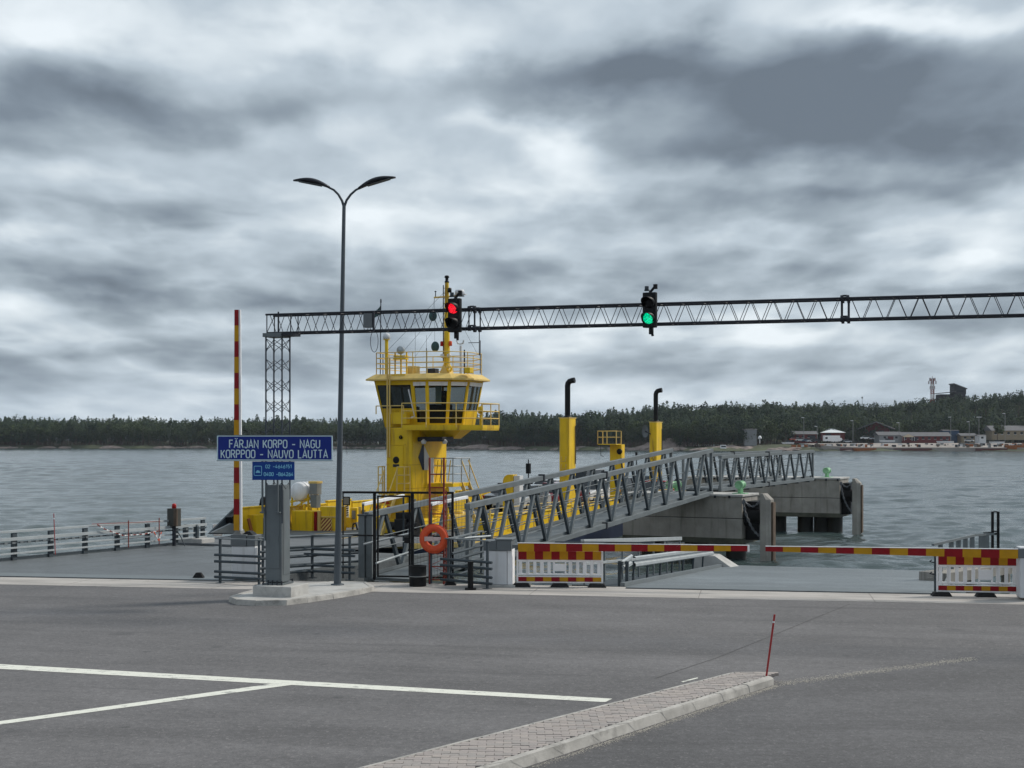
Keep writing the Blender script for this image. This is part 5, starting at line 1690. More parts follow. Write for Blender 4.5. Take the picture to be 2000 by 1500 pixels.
def Bx(name, px0, px1, py0, py1, x, depth, m, bev=.01, parent=None, xdepth=None):
    """upright box whose bow-facing side covers the given photo pixels at local x"""
    # solve y so that (x, y) projects to px0, then the right end on the same y
    y = FF.at_x(px0, x); x1 = FF.at_y(px1, y)
    z0, z1 = Z((x + x1) / 2, y, py1), Z((x + x1) / 2, y, py0)
    mb = MB(); mb.box(x, x1, y, y + depth, z0, z1); mb.build(name, m, parent or fe, bev)
    return (x, x1, y, z0, z1)
# yellow ramp post with a rusty stay
Bx('ramp_post', 483, 501, 1006, 1046, XL + .15, .5, M_fy)
slab([fpt(482, 1014, XL + .5), fpt(486, 1012, XL + .5), fpt(494, 1044, XL + .5), fpt(489, 1044, XL + .5)], .06).build('ramp_stay', M_rust, fe)
y = FF.at_x(484, XL - .1); z0 = Z(XL, y, 1006)
mb = MB(); mb.tube([(XL - .15, y + 1.2, z0 - .3), (XL - .15, y + 1.2, z0 + .45)], .16, 12); mb.tube([(XL - .15, y + 1.2, z0 + .50), (XL + .05, y + 1.2, z0 + .50)], .24, 12)
mb.build('mushroom_vent', M_black, fe)
Bx('grey_chest', 505, 519, 1012, 1040, XL + .3, .4, M_grey)
# machinery island under the life raft, on the far side rail
xr_ = XL + .5
Bx('hydraulic_casing', 569, 609, 998, 1042, xr_, .8, M_fy, .02)
for px_ in (577, 588, 598, 606):
    Bx('casing_rib', px_, px_ + 3, 996, 1042, xr_ + .0 + (px_ - 569) * .021, .03, M_fyl, .004) if False else None
Bx('extinguisher_box', 609.5, 617, 1000, 1040, xr_ + .95, .35, M_red)
Bx('pink_locker', 618, 624, 998, 1040, xr_ + 1.1, .35, M_fyl)
b = Bx('side_locker', 625, 663, 990, 1041, xr_ + 1.2, .6, M_fy, .015)
# striped warning panel
x0, x1, yy0, z0, z1 = b
mb = MB(); mb.mat(M_fyl).mat(M_rustred)
n = 7; ww = (x1 - x0) * .62; hh = (z1 - z0) * .55
for i in range(n * 2):
    mb.cur = i % 2
    a = -hh + (ww + hh) * i / (n * 2); c = (ww + hh) / (n * 2)
    pl = []
    for (s_, t_) in ((a, 0), (a + c, 0), (a + c + hh, hh), (a + hh, hh)): pl.append((min(max(s_, 0), ww), t_))
    # clip crudely: skip degenerate slivers
    q0, q1 = max(a, 0), min(a + c, ww)
    poly = []
    for k_ in range(5):
        t_ = hh * k_ / 4; s0 = min(max(a + t_, 0), ww); poly.append((s0, t_))
    for k_ in range(4, -1, -1):
        t_ = hh * k_ / 4; s0 = min(max(a + c + t_, 0), ww); poly.append((s0, t_))
    if max(p[0] for p in poly) - min(p[0] for p in poly) > .02:
        mb.add([(x0 + p[0], yy0 - .012, z0 + .02 + p[1]) for p in poly], [tuple(range(len(poly)))])
mb.build('warning_panel', None, fe)
mb = MB(); mb.box(x0, x1, yy0 - .05, yy0 - .002, z0 + hh + .05, z0 + hh + .10); mb.build('locker_rail', M_fyl, fe)
Bx('grey_ventilator', 604, 619, 943, 966, XL + .9, .4, M_grey, .015)
Bx('ventilator_trunk', 606, 618, 967, 992, XL + .95, .36, M_galv, .01)
Bx('ventilator_cap', 602, 619, 940, 944.5, XL + .85, .48, M_fyl, .01)
b = Bx('notice_frame', 670, 683, 970, 987, XL + 1.6, .05, M_black)
x0, x1, yy0, z0, z1 = b; mb = MB(); mb.box(x0 + .04, x1 - .04, yy0 - .01, yy0 - .002, z0 + .04, z1 - .04); mb.build('notice_sheet', M_grey, fe)
b = Bx('hazard_board', 671, 681, 988, 1010, XL + 1.6, .05, M_white)
x0, x1, yy0, z0, z1 = b
mb = MB()
for i in range(5):
    zz_ = z0 + (z1 - z0) * (i + .15) / 5; mb.add([(x0 + .01, yy0 - .004, zz_), (x1 - .01, yy0 - .004, zz_ + .07), (x1 - .01, yy0 - .004, zz_ + .12), (x0 + .01, yy0 - .004, zz_ + .05)], [(0, 1, 2, 3)])
mb.build('hazard_stripe', M_black, fe)
Bx('ramp_control_box', 668, 684, 1011, 1040, XL + 1.5, .5, M_fy)
Bx('hose_cabinet', 684, 697, 992, 1020, XL + 1.8, .4, M_fy); 
b = Bx('cabinet_louvre', 687, 694, 997, 1014, XL + 1.9, .02, M_grey)
for k_, (pa_, pb_, ya__, yb__, m_) in enumerate(((572, 575, 992, 1042, M_fyl), (583, 586, 996, 1042, M_fyl), (592, 595, 984, 1042, M_fy), (600, 603, 998, 1042, M_fyl), (604, 607, 990, 1042, M_fy), (634, 636, 992, 1012, M_fyl), (650, 652, 990, 1010, M_fyl), (700, 704, 990, 1022, M_fyl), (706, 712, 996, 1030, M_fy))):
    Bx('casing_rib', pa_, pb_, ya__, yb__, xr_ - .30 + (pa_ - 569) * .0215, .10, m_, .004)
for k_, (pxx, pyy) in enumerate(((576, 1022), (589, 1015), (598, 1030), (694, 1028), (706, 1015), (506, 1030), (513, 1020))):
    x = xr_ - .34 + (pxx - 569) * .0215; y = FF.at_x(pxx, x); z = Z(x, y, pyy)
    mb = MB(); mb.tube([(x - .15, y, z - .25), (x - .08, y - .05, z + .1), (x + .05, y - .05, z + .14), (x + .12, y, z - .2)], .045, 6); mb.build('hydraulic_hose', [M_darkst, M_fyl, M_rust][k_ % 3], fe)
# life raft drum on its cradle
yA = FF.at_x(571, XL + .1)
zc = Z(XL + .1, yA, 960); rr_ = .42
mb = MB(); mb.lathe([(0, 0), (rr_ * .85, .02), (rr_, .10), (rr_, 1.25), (rr_ * .85, 1.33), (0, 1.35)], (XL + .35, yA, zc), 20, 'y'); mb.build('life_raft', M_white, fe)
for k_ in (.25, .55, .85, 1.12):
    mb = MB(); mb.lathe([(rr_ - .01, -.03), (rr_ + .025, -.02), (rr_ + .025, .02), (rr_ - .01, .03)], (XL + .35, yA + k_, zc), 20, 'y'); mb.build('raft_band', M_cab, fe)
mb = MB()
for k_ in (.25, 1.05):
    for dx_ in (-.45, .45):
        mb.beam((XL + .35 + dx_, yA + k_, DK + .5), (XL + .35 + dx_ * .9, yA + k_, zc - .1), .07)
    mb.beam((XL - .15, yA + k_, zc - rr_ - .05), (XL + .85, yA + k_, zc - rr_ + .12), .08)
    mb.beam((XL - .1, yA + k_, DK + .9), (XL + .8, yA + k_, zc - .35), .05)
mb.build('raft_cradle', M_fy, fe)

M_fyd = pmat('stained_yellow', (.42, .24, .02), .5, 0, .2, 4)
# ---- tower
TX0, TX1, TY0, TY1 = -.95, .30, -1.30, 2.05
ZW = Z(0, -1.2, 834)           # wheelhouse floor
ZR = Z(0, -1.2, 741)           # roof edge
mb = MB(); mb.box(TX0, TX1, TY0, TY1, DK, ZW - .02); mb.build('tower', M_fy, fe, .06)
zdoor = Z(-.3, TY0, 893)
mb = MB()
mb.box(-.78, -.12, TY0 - .03, TY0 - .004, zdoor - 1.45, zdoor + .50); d_ = mb.build('tower_door', M_fy, fe, .01)
for zz0 in (.9, 1.9, 2.9):
    mb = MB(); mb.box(TX0 - .006, TX1 + .006, TY0 - .006, TY1 + .006, DK + zz0, DK + zz0 + .02); mb.build('weld_seam', M_fyd, fe)
mb = MB(); mb.lathe([(.0, -.05), (.12, -.05), (.15, -.04), (.16, -.02)], (-.45, TY0, zdoor - .12), 16, 'y'); mb.build('porthole', M_black, d_)
mb = MB(); mb.box(-.60, -.30, TY0 - .036, TY0 - .031, zdoor - .42, zdoor - .30); mb.build('notice', M_darkst, d_)
mb = MB(); mb.box(-.84, -.02, TY0 - .03, TY0 - .003, zdoor + .52, zdoor + .56); mb.build('drip_rail', M_fy, fe)
mb = MB(); mb.lathe([(.05, -.12), (.09, -.05), (.05, -.01)], (-.22, TY0, zdoor + .85), 10, 'y'); mb.build('deck_light', M_darkst, fe)
# fairing on the right (bright) side: shallow arrow-shaped emblem plate
zc = Z(TX1, .0, 893)
em = MB(); em.add([(TX1 + .012, -.75, zc), (TX1 + .012, -.35, zc + .55), (TX1 + .012, -.22, zc + .55), (TX1 + .012, -.20, zc - .55), (TX1 + .012, -.35, zc - .55)], [(0, 1, 2, 3, 4)])
em.build('emblem_dark_half', M_navy, fe)
em = MB(); em.add([(TX1 + .013, -.20, zc + .5), (TX1 + .013, .30, zc + .0), (TX1 + .013, .20, zc - .1), (TX1 + .013, .20, zc - .55), (TX1 + .013, -.19, zc - .55)], [(0, 1, 2, 3, 4)])
em.build('emblem_white_half', M_cab, fe)
mb = MB(); mb.box(TX1 - .02, TX1 + .02, -1.1, -.95, .9, 1.25); mb.build('hatch', M_grey, fe)
# mooring/ramp gear around the foot of the tower
mb = MB(); mb.box(TX0 - .6, TX1 + .7, TY0 - .5, TY1 + .8, DK + .01, .42); mb.build('tower_plinth', M_fy, fe, .04)
mb = MB(); mb.box(.2, 1.0, -2.6, -1.9, DK, .75); mb.box(.3, .8, -2.9, -2.62, .0, .5); mb.tube([(.0, -2.7, .2), (1.3, -2.7, .2)], .17, 12); mb.build('ramp_winch', M_black, fe, .02)
# lifebuoy on the tower plinth
tr = thingF('lifebuoy', 'orange lifebuoy hanging on a rail below the ferry door, left of its tower', 'lifebuoy', Frame(*FF.w(-.75, -1.9).to_2d(), FF.th, Z(-.75, -1.9, 992)))
mb = MB(); mb.torus((0, 0, 0), .27, .085, 24, 8, 'y', .7); mb.build('ring', M_orange, tr)

# outside stairs at the tower: left door platform with two stairs, right platform
def rail_run(name, pts, hs, m=M_fyl, r=.026, posts=True, parent=fe):
    mb = MB()
    for h in hs: mb.tube([(p[0], p[1], p[2] + h) for p in pts], r, 6)
    if posts:
        for p in pts: mb.tube([(p[0], p[1], p[2]), (p[0], p[1], p[2] + hs[-1])], r, 6)
    return mb.build(name, m, parent)
zp = zdoor - 1.5            # platform level at the door
mb = MB(); mb.box(-1.0, .25, -1.9, TY0 - .04, zp - .08, zp); mb.build('door_platform', M_fy, fe, .01)
rail_run('platform_rail', [(-1.0, -1.35, zp), (-1.0, -1.9, zp), (-.80, -1.9, zp)], (.4, .75, 1.1))
rail_run('platform_rail', [(-.1, -1.9, zp), (.25, -1.9, zp), (.25, -1.4, zp)], (.4, .75, 1.1))
def stair(x0, x1, ya, yb, za, zb_, n, name='stair'):
    for x in (x0, x1):
        mb = MB(); mb.beam((x, ya, za), (x, yb, zb_), .05, .18); mb.build('stair_stringer', M_fyl, fe)
        mb = MB(); mb.tube([(x, ya, za + .95), (x, yb, zb_ + .95)], .026, 6); mb.tube([(x, yb, zb_), (x, yb, zb_ + .95)], .026, 6); mb.tube([(x, ya, za), (x, ya, za + .95)], .026, 6); mb.build('stair_rail', M_fyl, fe)
    for i in range(1, n):
        t = i / n; mb = MB(); mb.box(x0, x1, ya + (yb - ya) * t - .1, ya + (yb - ya) * t + .1, za + (zb_ - za) * t - .02, za + (zb_ - za) * t + .02); mb.build('tread', M_fy, fe)
stair(-.72, -.12, -1.9, -3.2, zp, DK, 7)
stair(.02, .28, -1.5, -2.9, zp + .1, DK + .4, 6) if False else None
mb = MB(); mb.box(-.75, .1, -1.6, -1.34, DK, zp - .1); mb.build('platform_support', M_fy, fe)
# right-hand platform with a white panel and stair down to the right
zq = Z(.9, .8, 943)
mb = MB(); mb.box(TX1 + .02, TX1 + 1.2, .2, 1.9, zq - .16, zq); mb.build('side_platform', M_fy, fe, .01)
rail_run('platform_rail', [(TX1 + .1, .2, zq), (TX1 + .65, .2, zq), (TX1 + 1.2, .2, zq), (TX1 + 1.2, 1.05, zq), (TX1 + 1.2, 1.9, zq)], (.4, .75, 1.08), M_galvw)
mb = MB(); mb.box(TX1 + .08, TX1 + .30, .12, .16, zq + .02, zq + 1.1); mb.build('white_panel', M_white, fe)
mb = MB()
for i in range(4): mb.beam((TX1 + .38 + i * .2, .17, zq + .05), (TX1 + .50 + i * .2, .17, zq + 1.0), .03); 
mb.build('louvre_guard', M_fy, fe)
mb = MB(); mb.beam((TX1 + .1, .3, zq - .9), (TX1 + .9, .3, zq - .18), .08); mb.beam((TX1 + .9, .3, DK + .5), (TX1 + .9, .3, zq - .18), .09); mb.build('platform_brace', M_fy, fe)
for dy_ in (1.15, 1.85):
    mb = MB(); mb.beam((TX1 + 1.15, dy_, zq), (TX1 + 2.0, dy_, DK), .05, .16); mb.tube([(TX1 + 1.15, dy_, zq + 1.0), (TX1 + 2.0, dy_, DK + 1.0)], .026, 6); mb.tube([(TX1 + 2.0, dy_, DK + .0), (TX1 + 2.0, dy_, DK + 1.0)], .026, 6); mb.build('stair_rail', M_fyl, fe)
for i in range(1, 7):
    t = i / 7; mb = MB(); mb.box(TX1 + 1.15 + .85 * t - .1, TX1 + 1.15 + .85 * t + .1, 1.18, 1.82, zq + (DK - zq) * t - .015, zq + (DK - zq) * t + .015); mb.build('tread', M_galvd, fe)

# ---- wheelhouse
pl = [(-1.62, -1.05), (0.18, -1.05), (0.90, -1.10), (1.78, -.72), (2.32, .02), (2.32, 1.45), (1.45, 2.45), (-1.62, 2.45)]
cx_, cy_ = .35, .7
def scl(p, s): return (cx_ + (p[0] - cx_) * s, cy_ + (p[1] - cy_) * s)
botp = [scl(p, .84) for p in pl]; topp = [scl(p, 1.02) for p in pl]
zb_, zt_ = ZW, ZR - .02
def S(i, s, h, ins=0.0):
    a = Vector((*botp[i], 0)).lerp(Vector((*botp[(i + 1) % 8], 0)), s); b = Vector((*topp[i], 0)).lerp(Vector((*topp[(i + 1) % 8], 0)), s)
    q = a.lerp(b, h)
    if ins:
        e = Vector((*pl[(i + 1) % 8], 0)) - Vector((*pl[i], 0)); nrm = Vector((e.y, -e.x, 0)).normalized(); q = q - nrm * ins
    return (q.x, q.y, zb_ + (zt_ - zb_) * h)
def wallpanel(mb, i, s0, s1, h0, h1, th_=.06):
    mb.hexa([S(i, s0, h0), S(i, s1, h0), S(i, s1, h0, th_), S(i, s0, h0, th_), S(i, s0, h1), S(i, s1, h1), S(i, s1, h1, th_), S(i, s0, h1, th_)])
sills = [.40, .10, .08, .08, .36, .36, .40, .40]
for i in range(8):
    L = (Vector(pl[(i + 1) % 8]) - Vector(pl[i])).length
    hs = sills[i]; e = min(.16, .085 / L)
    mb = MB()
    wallpanel(mb, i, 0, 1, 0, hs); wallpanel(mb, i, 0, 1, .90, 1)
    cuts = [0, 1]
    if i in (5,): cuts = [0, .5, 1]
    if i == 6: cuts = [0, .5, 1]
    if i == 7: cuts = [0, .33, .66, 1]
    wallpanel(mb, i, 0, e, hs, .90); wallpanel(mb, i, 1 - e, 1, hs, .90)
    for c in cuts[1:-1]: wallpanel(mb, i, c - e * .5, c + e * .5, hs, .90)
    mb.build('wheelhouse_wall', M_fy, fe)
    for a, b in zip(cuts[:-1], cuts[1:]):
        s0 = a + (e if a == 0 else e * .5); s1 = b - (e if b == 1 else e * .5)
        mb = MB(); mb.add([S(i, s0, hs, .03), S(i, s1, hs, .03), S(i, s1, .90, .03), S(i, s0, .90, .03)], [(0, 1, 2, 3)])
        mb.build('window_pane', M_glass if i in (1, 2, 3, 4, 5, 6) else M_glassd, fe)
    if i in (1, 2, 3, 4):
        mb = MB(); mb.hexa([S(i, .08, .875, -.02), S(i, .92, .875, -.02), S(i, .92, .875, -.005), S(i, .08, .875, -.005), S(i, .08, .955, -.02), S(i, .92, .955, -.02), S(i, .92, .955, -.005), S(i, .08, .955, -.005)])
        mb.build('blind_box', M_white, fe)
mb = MB(); mb.prism([scl(p, .80) for p in pl], zb_ + .0, zb_ + .05); mb.build('wheelhouse_floor', M_darkst, fe)
mb = MB(); mb.box(-1.2, -.2, -.6, .4, zb_ + .05, zb_ + .9); mb.box(.3, 1.1, .2, 1.0, zb_ + .05, zb_ + 1.0); mb.build('console', M_darkst, fe, .03)
mb = MB(); mb.box(.5, .9, .8, 1.2, zb_ + .9, zb_ + 1.6); mb.build('helm_chair', M_black, fe, .05)
mb = MB(); mb.box(1.02, 1.28, -.52, -.47, zb_ + .95, zb_ + 1.75); mb.build('chart_sheet', pmat('pale_teal_paper', (.45, .62, .62), .7), fe)
# roof: wide eaves with a sloping fascia
ro = [scl(p, 1.16) for p in pl]; ri = [scl(p, 1.0) for p in pl]
mb = MB(); mb.prism(ro, ZR - .03, ZR + .03); mb.prism(ro, ZR + .032, ZR + .25, ri); mb.build('wheelhouse_roof', M_fyl, fe)
# under-floor funnel
mb = MB(); mb.prism([scl(p, .55) for p in pl], ZW - .50, ZW - .02, [scl(p, .84) for p in pl]); mb.build('floor_skirt', M_fy, fe)
mb = MB(); mb.box(.35, 1.5, -.9, .3, ZW - .62, ZW - .42); mb.build('cable_tray', M_darkst, fe, .03)
for (x, y) in ((.7, -1.0), (1.5, -.6)):
    mb = MB(); mb.lathe([(0, 0), (.09, 0), (.12, .12), (.03, .2)], (x, y, ZW - .72), 10); mb.build('floodlight', M_cab, fe)
# balcony round the right-hand bay
bal = [(.05, -1.75), (1.25, -1.85), (2.35, -1.25), (3.15, -.35), (3.25, 1.15), (2.4, 1.2)]
zbal = ZW - .02
mb = MB(); mb.prism(bal + [(2.3, .2), (1.7, -.6), (.9, -1.0), (.1, -.95)], zbal - .12, zbal - .02); mb.build('balcony_deck', M_fy, fe)
mb = MB()
for a, b in zip(bal[:-1], bal[1:]): mb.beam((*a, zbal + .02), (*b, zbal + .02), .03, .16)
mb.build('toe_board', M_fy, fe)
ztop = Z(1.2, -1.8, 787) - zbal
pts = []
for a, b in zip(bal[:-1], bal[1:]):
    a = Vector((*a, zbal)); b = Vector((*b, zbal)); pts.append(a)
    if (b - a).length > 1.3: pts.append(a.lerp(b, .5))
pts.append(Vector((*bal[-1], zbal)))
rail_run('balcony_rail', pts, (ztop * .38, ztop * .68, ztop), M_fyl, .024)
# shelf rail across the bow window of the wheelhouse
rail_run('window_rail', [(-1.3, -1.55, ZW + .55), (-.6, -1.55, ZW + .55), (.05, -1.6, ZW + .55)], (.35,), M_fyl, .024)
mb = MB(); mb.box(-.95, .05, -1.32, -1.0, ZW + .12, ZW + .62); mb.build('window_locker', M_fy, fe, .02)
mb = MB(); mb.tube([(.1, -1.25, ZW + 1.6), (.42, -1.3, ZW + .45), (.25, -1.3, ZW + .40)], .03, 6); mb.build('exhaust_elbow', M_cab, fe)
mb = MB(); x, y = 3.0, -.2; mb.tube([(x, y, zbal), (x, y, zbal + .55)], .05, 6); mb.lathe([(.0, 0), (.12, .05), (.12, .3), (0, .36)], (x, y, zbal + .55), 8); mb.build('searchlight', M_fy, fe)

# ---- roof railing, mast and fittings
zr = ZR + .25
rp_ = [scl(p, .98) for p in pl]
pts = []
order = [0, 1, 2, 3, 4, 5, 6, 7, 0]
zt = Z(0, 0, 690) - zr
for a, b in zip(order[:-1], order[1:]):
    a = Vector((*rp_[a], zr)); b = Vector((*rp_[b], zr)); n = max(1, int((b - a).length / .9))
    for i in range(n): pts.append(a.lerp(b, i / n))
pts.append(Vector((*rp_[0], zr)))
rail_run('roof_rail', pts, (zt * .27, zt * .5, zt * .75, zt), M_fyl, .020)
mx, my = 1.0, .62
zm0, zm1 = zr, Z(mx, my, 552)
mb = MB(); mb.tube([(mx, my, zm0), (mx, my, zm0 + 2.4), (mx, my, zm1)], .15, 12, True, .085); mast = mb.build('mast', M_fy, fe)
mb = MB(); mb.prism([(mx - .30, my - .2), (mx + .25, my - .2), (mx + .25, my + .2), (mx - .30, my + .2)], zr, zr + .45, [(mx - .12, my - .12), (mx + .12, my - .12), (mx + .12, my + .12), (mx - .12, my + .12)]); mb.build('mast_foot', M_fyl, mast)
mb = MB(); mb.lathe([(0, 0), (.10, 0), (.10, .05), (.07, .08), (.07, .20), (.11, .22), (.09, .30), (0, .32)], (mx, my, zm1), 10); mb.build('top_light', M_black, mast)
mb = MB(); mb.lathe([(0, 0), (.09, .02), (.09, .2), (0, .22)], (mx + .16, my - .05, zm1 - .45), 8); mb.build('side_light', M_black, mast)
mb = MB(); mb.tube([(mx - .17, my, zm0 + .6), (mx - .17, my, zm1 - .1)], .022, 6)
zz_ = zm0 + .7
while zz_ < zm1 - .2: mb.tube([(mx - .17, my, zz_), (mx - .02, my, zz_)], .012, 5); zz_ += .22
mb.build('mast_ladder', M_darkst, mast)
zc = Z(mx, my, 580)
mb = MB(); mb.tube([(mx - .62, my, zc), (mx + .72, my, zc + .03)], .038, 8); mb.build('cross_tree', M_fyl, mast)
mb = MB(); mb.tube([(mx - .55, my, zc), (mx - .55, my, zc + .22)], .02, 6); mb.lathe([(0, 0), (.06, .03), (0, .08)], (mx - .55, my, zc + .22), 8); mb.build('anemometer', M_darkst, mast)
mb = MB(); mb.box(mx + .38, mx + .92, my - .1, my + .1, zc + .06, zc + .09); mb.lathe([(0, 0), (.20, 0), (.21, .10), (.18, .18), (0, .19)], (mx + .62, my, zc + .1), 14); mb.build('radar', M_cab, mast)
mb = MB(); mb.lathe([(0, 0), (.17, .02), (.17, .05), (0, .06)], (mx + .66, my, zc - .02), 12); mb.build('radar_base', M_darkst, mast)
zs = Z(mx, my, 658)
for dx_, m in ((-.22, M_dred), (.20, M_orange)):
    mb = MB(); mb.lathe([(0, 0), (.07, 0), (.07, .2), (0, .22)], (mx + dx_, my - .05, Z(mx, my, 676)), 10); mb.build('signal_lamp', m, mast)
for dx_ in (-.16, .16):
    mb = MB(); mb.lathe([(0, 0), (.10, .05), (.10, .16), (0, .22)], (mx + dx_, my - .1, Z(mx, my, 700)), 10); mb.build('horn', M_cab, mast)
mb = MB(); mb.torus((mx + .22, my - .2, zr + .25), .10, .05, 12, 6, 'y'); mb.build('cable_coil', M_fy, fe)
for (px_, py_) in ((845.5, 617), (850, 677)):
    x = FF.at_y(px_, my); z = Z(x, my, py_)
    mb = MB(); mb.lathe([(0, -.02), (.19, -.02), (.20, 0), (.19, .02), (0, .02)], (x, my, z), 18, 'y'); mb.v = [(a, b, z + (c - z) * 1.15) for a, b, c in mb.v]
    mb.build('signal_disc', M_dgreen, fe)
    mb = MB(); mb.tube([(x - .02, my, z + .2), (mx - .6, my, zc)], .006, 4); mb.build('halyard', M_darkst, fe)
for a, b in (((mx, my, zm1 - .3), (-1.3, -.8, zr + .9)), ((mx, my, zm1 - .8), (-.4, -.9, zr + .9)), ((mx, my, zm1 - .6), (2.2, 1.2, zr + .9)), ((mx, my, zm1 - 1.2), (-1.4, 2.2, zr + .9))):
    mb = MB(); mb.tube([a, b], .006, 4); mb.build('stay_wire', M_darkst, fe)
# left masts and dome
def at(px_, y): return FF.at_y(px_, y)
yq = -.95
x = at(755, yq); z1_ = Z(x, yq, 664)
mb = MB(); mb.tube([(x, yq, zr), (x, yq, z1_)], .075, 10); mb.lathe([(0, 0), (.15, 0), (.15, .02), (0, .02)], (x, yq, z1_), 12); pole_ = mb.build('aerial_pole', M_fy, fe)
mb = MB(); mb.lathe([(0, 0), (.13, .0), (.165, .10), (.13, .24), (0, .30)], (x, yq, z1_ + .02), 14); mb.build('satellite_dome', M_cab, pole_)
yq = -1.35
for px_ in (756.5, 761):
    x = at(px_, yq); mb = MB(); mb.tube([(x, yq, Z(x, yq, 893)), (x, yq, Z(x, yq, 700))], .034, 8); mb.build('down_pipe', M_fyl, fe)
yq = .6; x = at(742, yq)
mb = MB(); mb.tube([(x + .02, yq, zr), (x + .05, yq, Z(x, yq, 584))], .022, 6); mb.lathe([(0, 0), (.035, .02), (.03, .16), (0, .2)], (x + .05, yq, Z(x, yq, 592)), 8); ens = mb.build('ensign_staff', M_darkst, fe)
mb = MB(); zf = Z(x, yq, 597)
NX, NZ = 8, 4; vs = []
for i in range(NX + 1):
    for j in range(NZ + 1):
        s_ = i / NX; t_ = j / NZ
        vs.append((x + .03 - s_ * .66, yq + .06 * math.sin(s_ * 7 + t_), zf - t_ * (.36 if s_ < .5 else .36) - s_ * .42 - .12 * s_ * (1 - t_)))
fs = [(i * (NZ + 1) + j, (i + 1) * (NZ + 1) + j, (i + 1) * (NZ + 1) + j + 1, i * (NZ + 1) + j + 1) for i in range(NX) for j in range(NZ)]
mb.add(vs, fs, True)
fl = thingF('flag', 'drooping dark green flag on the staff at the left of the wheelhouse roof', 'flag', FF); mb.build('cloth', M_dgreen, fl)
# searchlight cage
yq = -.9; x = at(783, yq); z1_ = Z(x, yq, 684)
mb = MB(); mb.tube([(x, yq, zr + .75), (x, yq, z1_ - .1)], .03, 6); mb.lathe([(0, .12), (.15, .10), (.17, -.08), (.0, -.10)], (x, yq, z1_), 14, 'y'); mb.build('searchlight', M_galvw, fe)
mb = MB(); 
for dx_ in (-.28, .0, .28): mb.beam((x + dx_, yq, zr), (x + dx_, yq, zr + .95), .05)
mb.box(x - .3, x + .3, yq - .15, yq + .15, zr + .62, zr + .68); mb.box(x - .28, x + .28, yq - .15, yq + .15, zr + .74, zr + .79); mb.box(x - .33, x + .35, yq - .25, yq + .1, zr - .2, zr - .02)
mb.build('light_bracket', M_fy, fe)
for px_, w, h, m in ((808, .42, .36, M_fyl), (845, .42, .24, M_darkst), (916, .26, .25, M_fy)):
    x = at(px_, -.3); mb = MB(); mb.box(x - w / 2, x + w / 2, -.5, -.1, zr, zr + h); mb.build('roof_box', m, fe, .03)
for px_, top_, r_ in ((833, 680, .018), (900, 675, .055), (907, 683, .03), (938, 665, .018), (748, 690, .02), (811, 640, .006), (833, 655, .006)):
    x = at(px_, .1); mb = MB(); mb.tube([(x, .1, zr), (x, .1, Z(x, .1, top_))], r_, 6); mb.build('aerial', M_cab if r_ > .03 else M_darkst, fe)
x = at(899, .1); z1_ = Z(x, .1, 672)
mb = MB(); mb.tube([(x - .16, .1, z1_ + .16), (x - .12, .1, z1_ + .03), (x, .1, z1_), (x + .12, .1, z1_ + .03), (x + .16, .1, z1_ + .16)], .035, 6); mb.build('gps_fork', M_cab, fe)

# ---- exhaust casings
def stack(px_corner, top_py, pipe_top, pw):
    x1 = .30; y0 = FF.at_x(px_corner, x1)
    x0 = FF.at_y(px_corner - pw[0], y0); 
    y1 = FF.at_x(px_corner + pw[1], x1)
    zt_ = Z(x1, y0, top_py)
    mb = MB(); c = .06
    mb.prism([(x0 + c, y0), (x1 - c, y0), (x1, y0 + c), (x1, y1 - c), (x1 - c, y1), (x0 + c, y1), (x0, y1 - c), (x0, y0 + c)], DK, zt_); cs = mb.build('exhaust_casing', M_fy, fe, .01)
    mb = MB(); mb.box(x0 - .02, x1 + .02, y0 - .02, y1 + .02, zt_ + .003, zt_ + .05); mb.build('casing_lid', M_fyl, cs)
    mb = MB(); w = (x1 - x0)
    mb.add([(x0 + .12, y0 - .004, zt_ - .25)] + [(x0 + w / 2 + (w / 2 - .12) * math.cos(a), y0 - .004, zt_ - 1.75 + .18 * math.sin(a)) for a in np.linspace(math.pi, 2 * math.pi, 9)] + [(x1 - .12, y0 - .004, zt_ - .25)], [tuple(range(11))]); mb.build('casing_panel', M_fy, cs)
    for k_ in range(4):
        zz_ = zt_ - 2.35 - k_ * .42; mb = MB(); mb.tube([(x0 + .14, y0 - .01, zz_ + .26), (x0 + .14, y0 - .09, zz_), (x1 - .16, y0 - .09, zz_), (x1 - .16, y0 - .01, zz_ + .26)], .022, 6); mb.build('step', M_fyl, cs)
    mb = MB(); mb.tube([(x1 + .05, y1 - .2, zt_ - 2.5), (x1 + .05, y1 - .2, zt_ - .4)], .03, 6); mb.build('conduit', M_darkst, cs)
    cx, cy = (x0 + x1) / 2, (y0 + y1) / 2
    zp_ = Z(cx, cy, pipe_top); rr_ = .155
    mb = MB(); mb.tube([(cx, cy, zt_), (cx, cy, zp_ - .32), (cx + .03, cy, zp_ - .18), (cx + .12, cy, zp_ - .08), (cx + .27, cy, zp_ - .04), (cx + .42, cy, zp_ - .02)], rr_, 12); mb.build('exhaust_pipe', M_black, cs)
    mb = MB(); mb.lathe([(rr_, 0), (rr_ + .10, .0), (rr_ + .10, .04), (rr_, .10)], (cx, cy, zt_ + .05), 14); mb.build('pipe_collar', M_black, cs)
    return y0
ya_ = stack(1111, 817, 742, (19, 14))
yb_ = stack(1282, 825, 761.5, (14, 11.5))
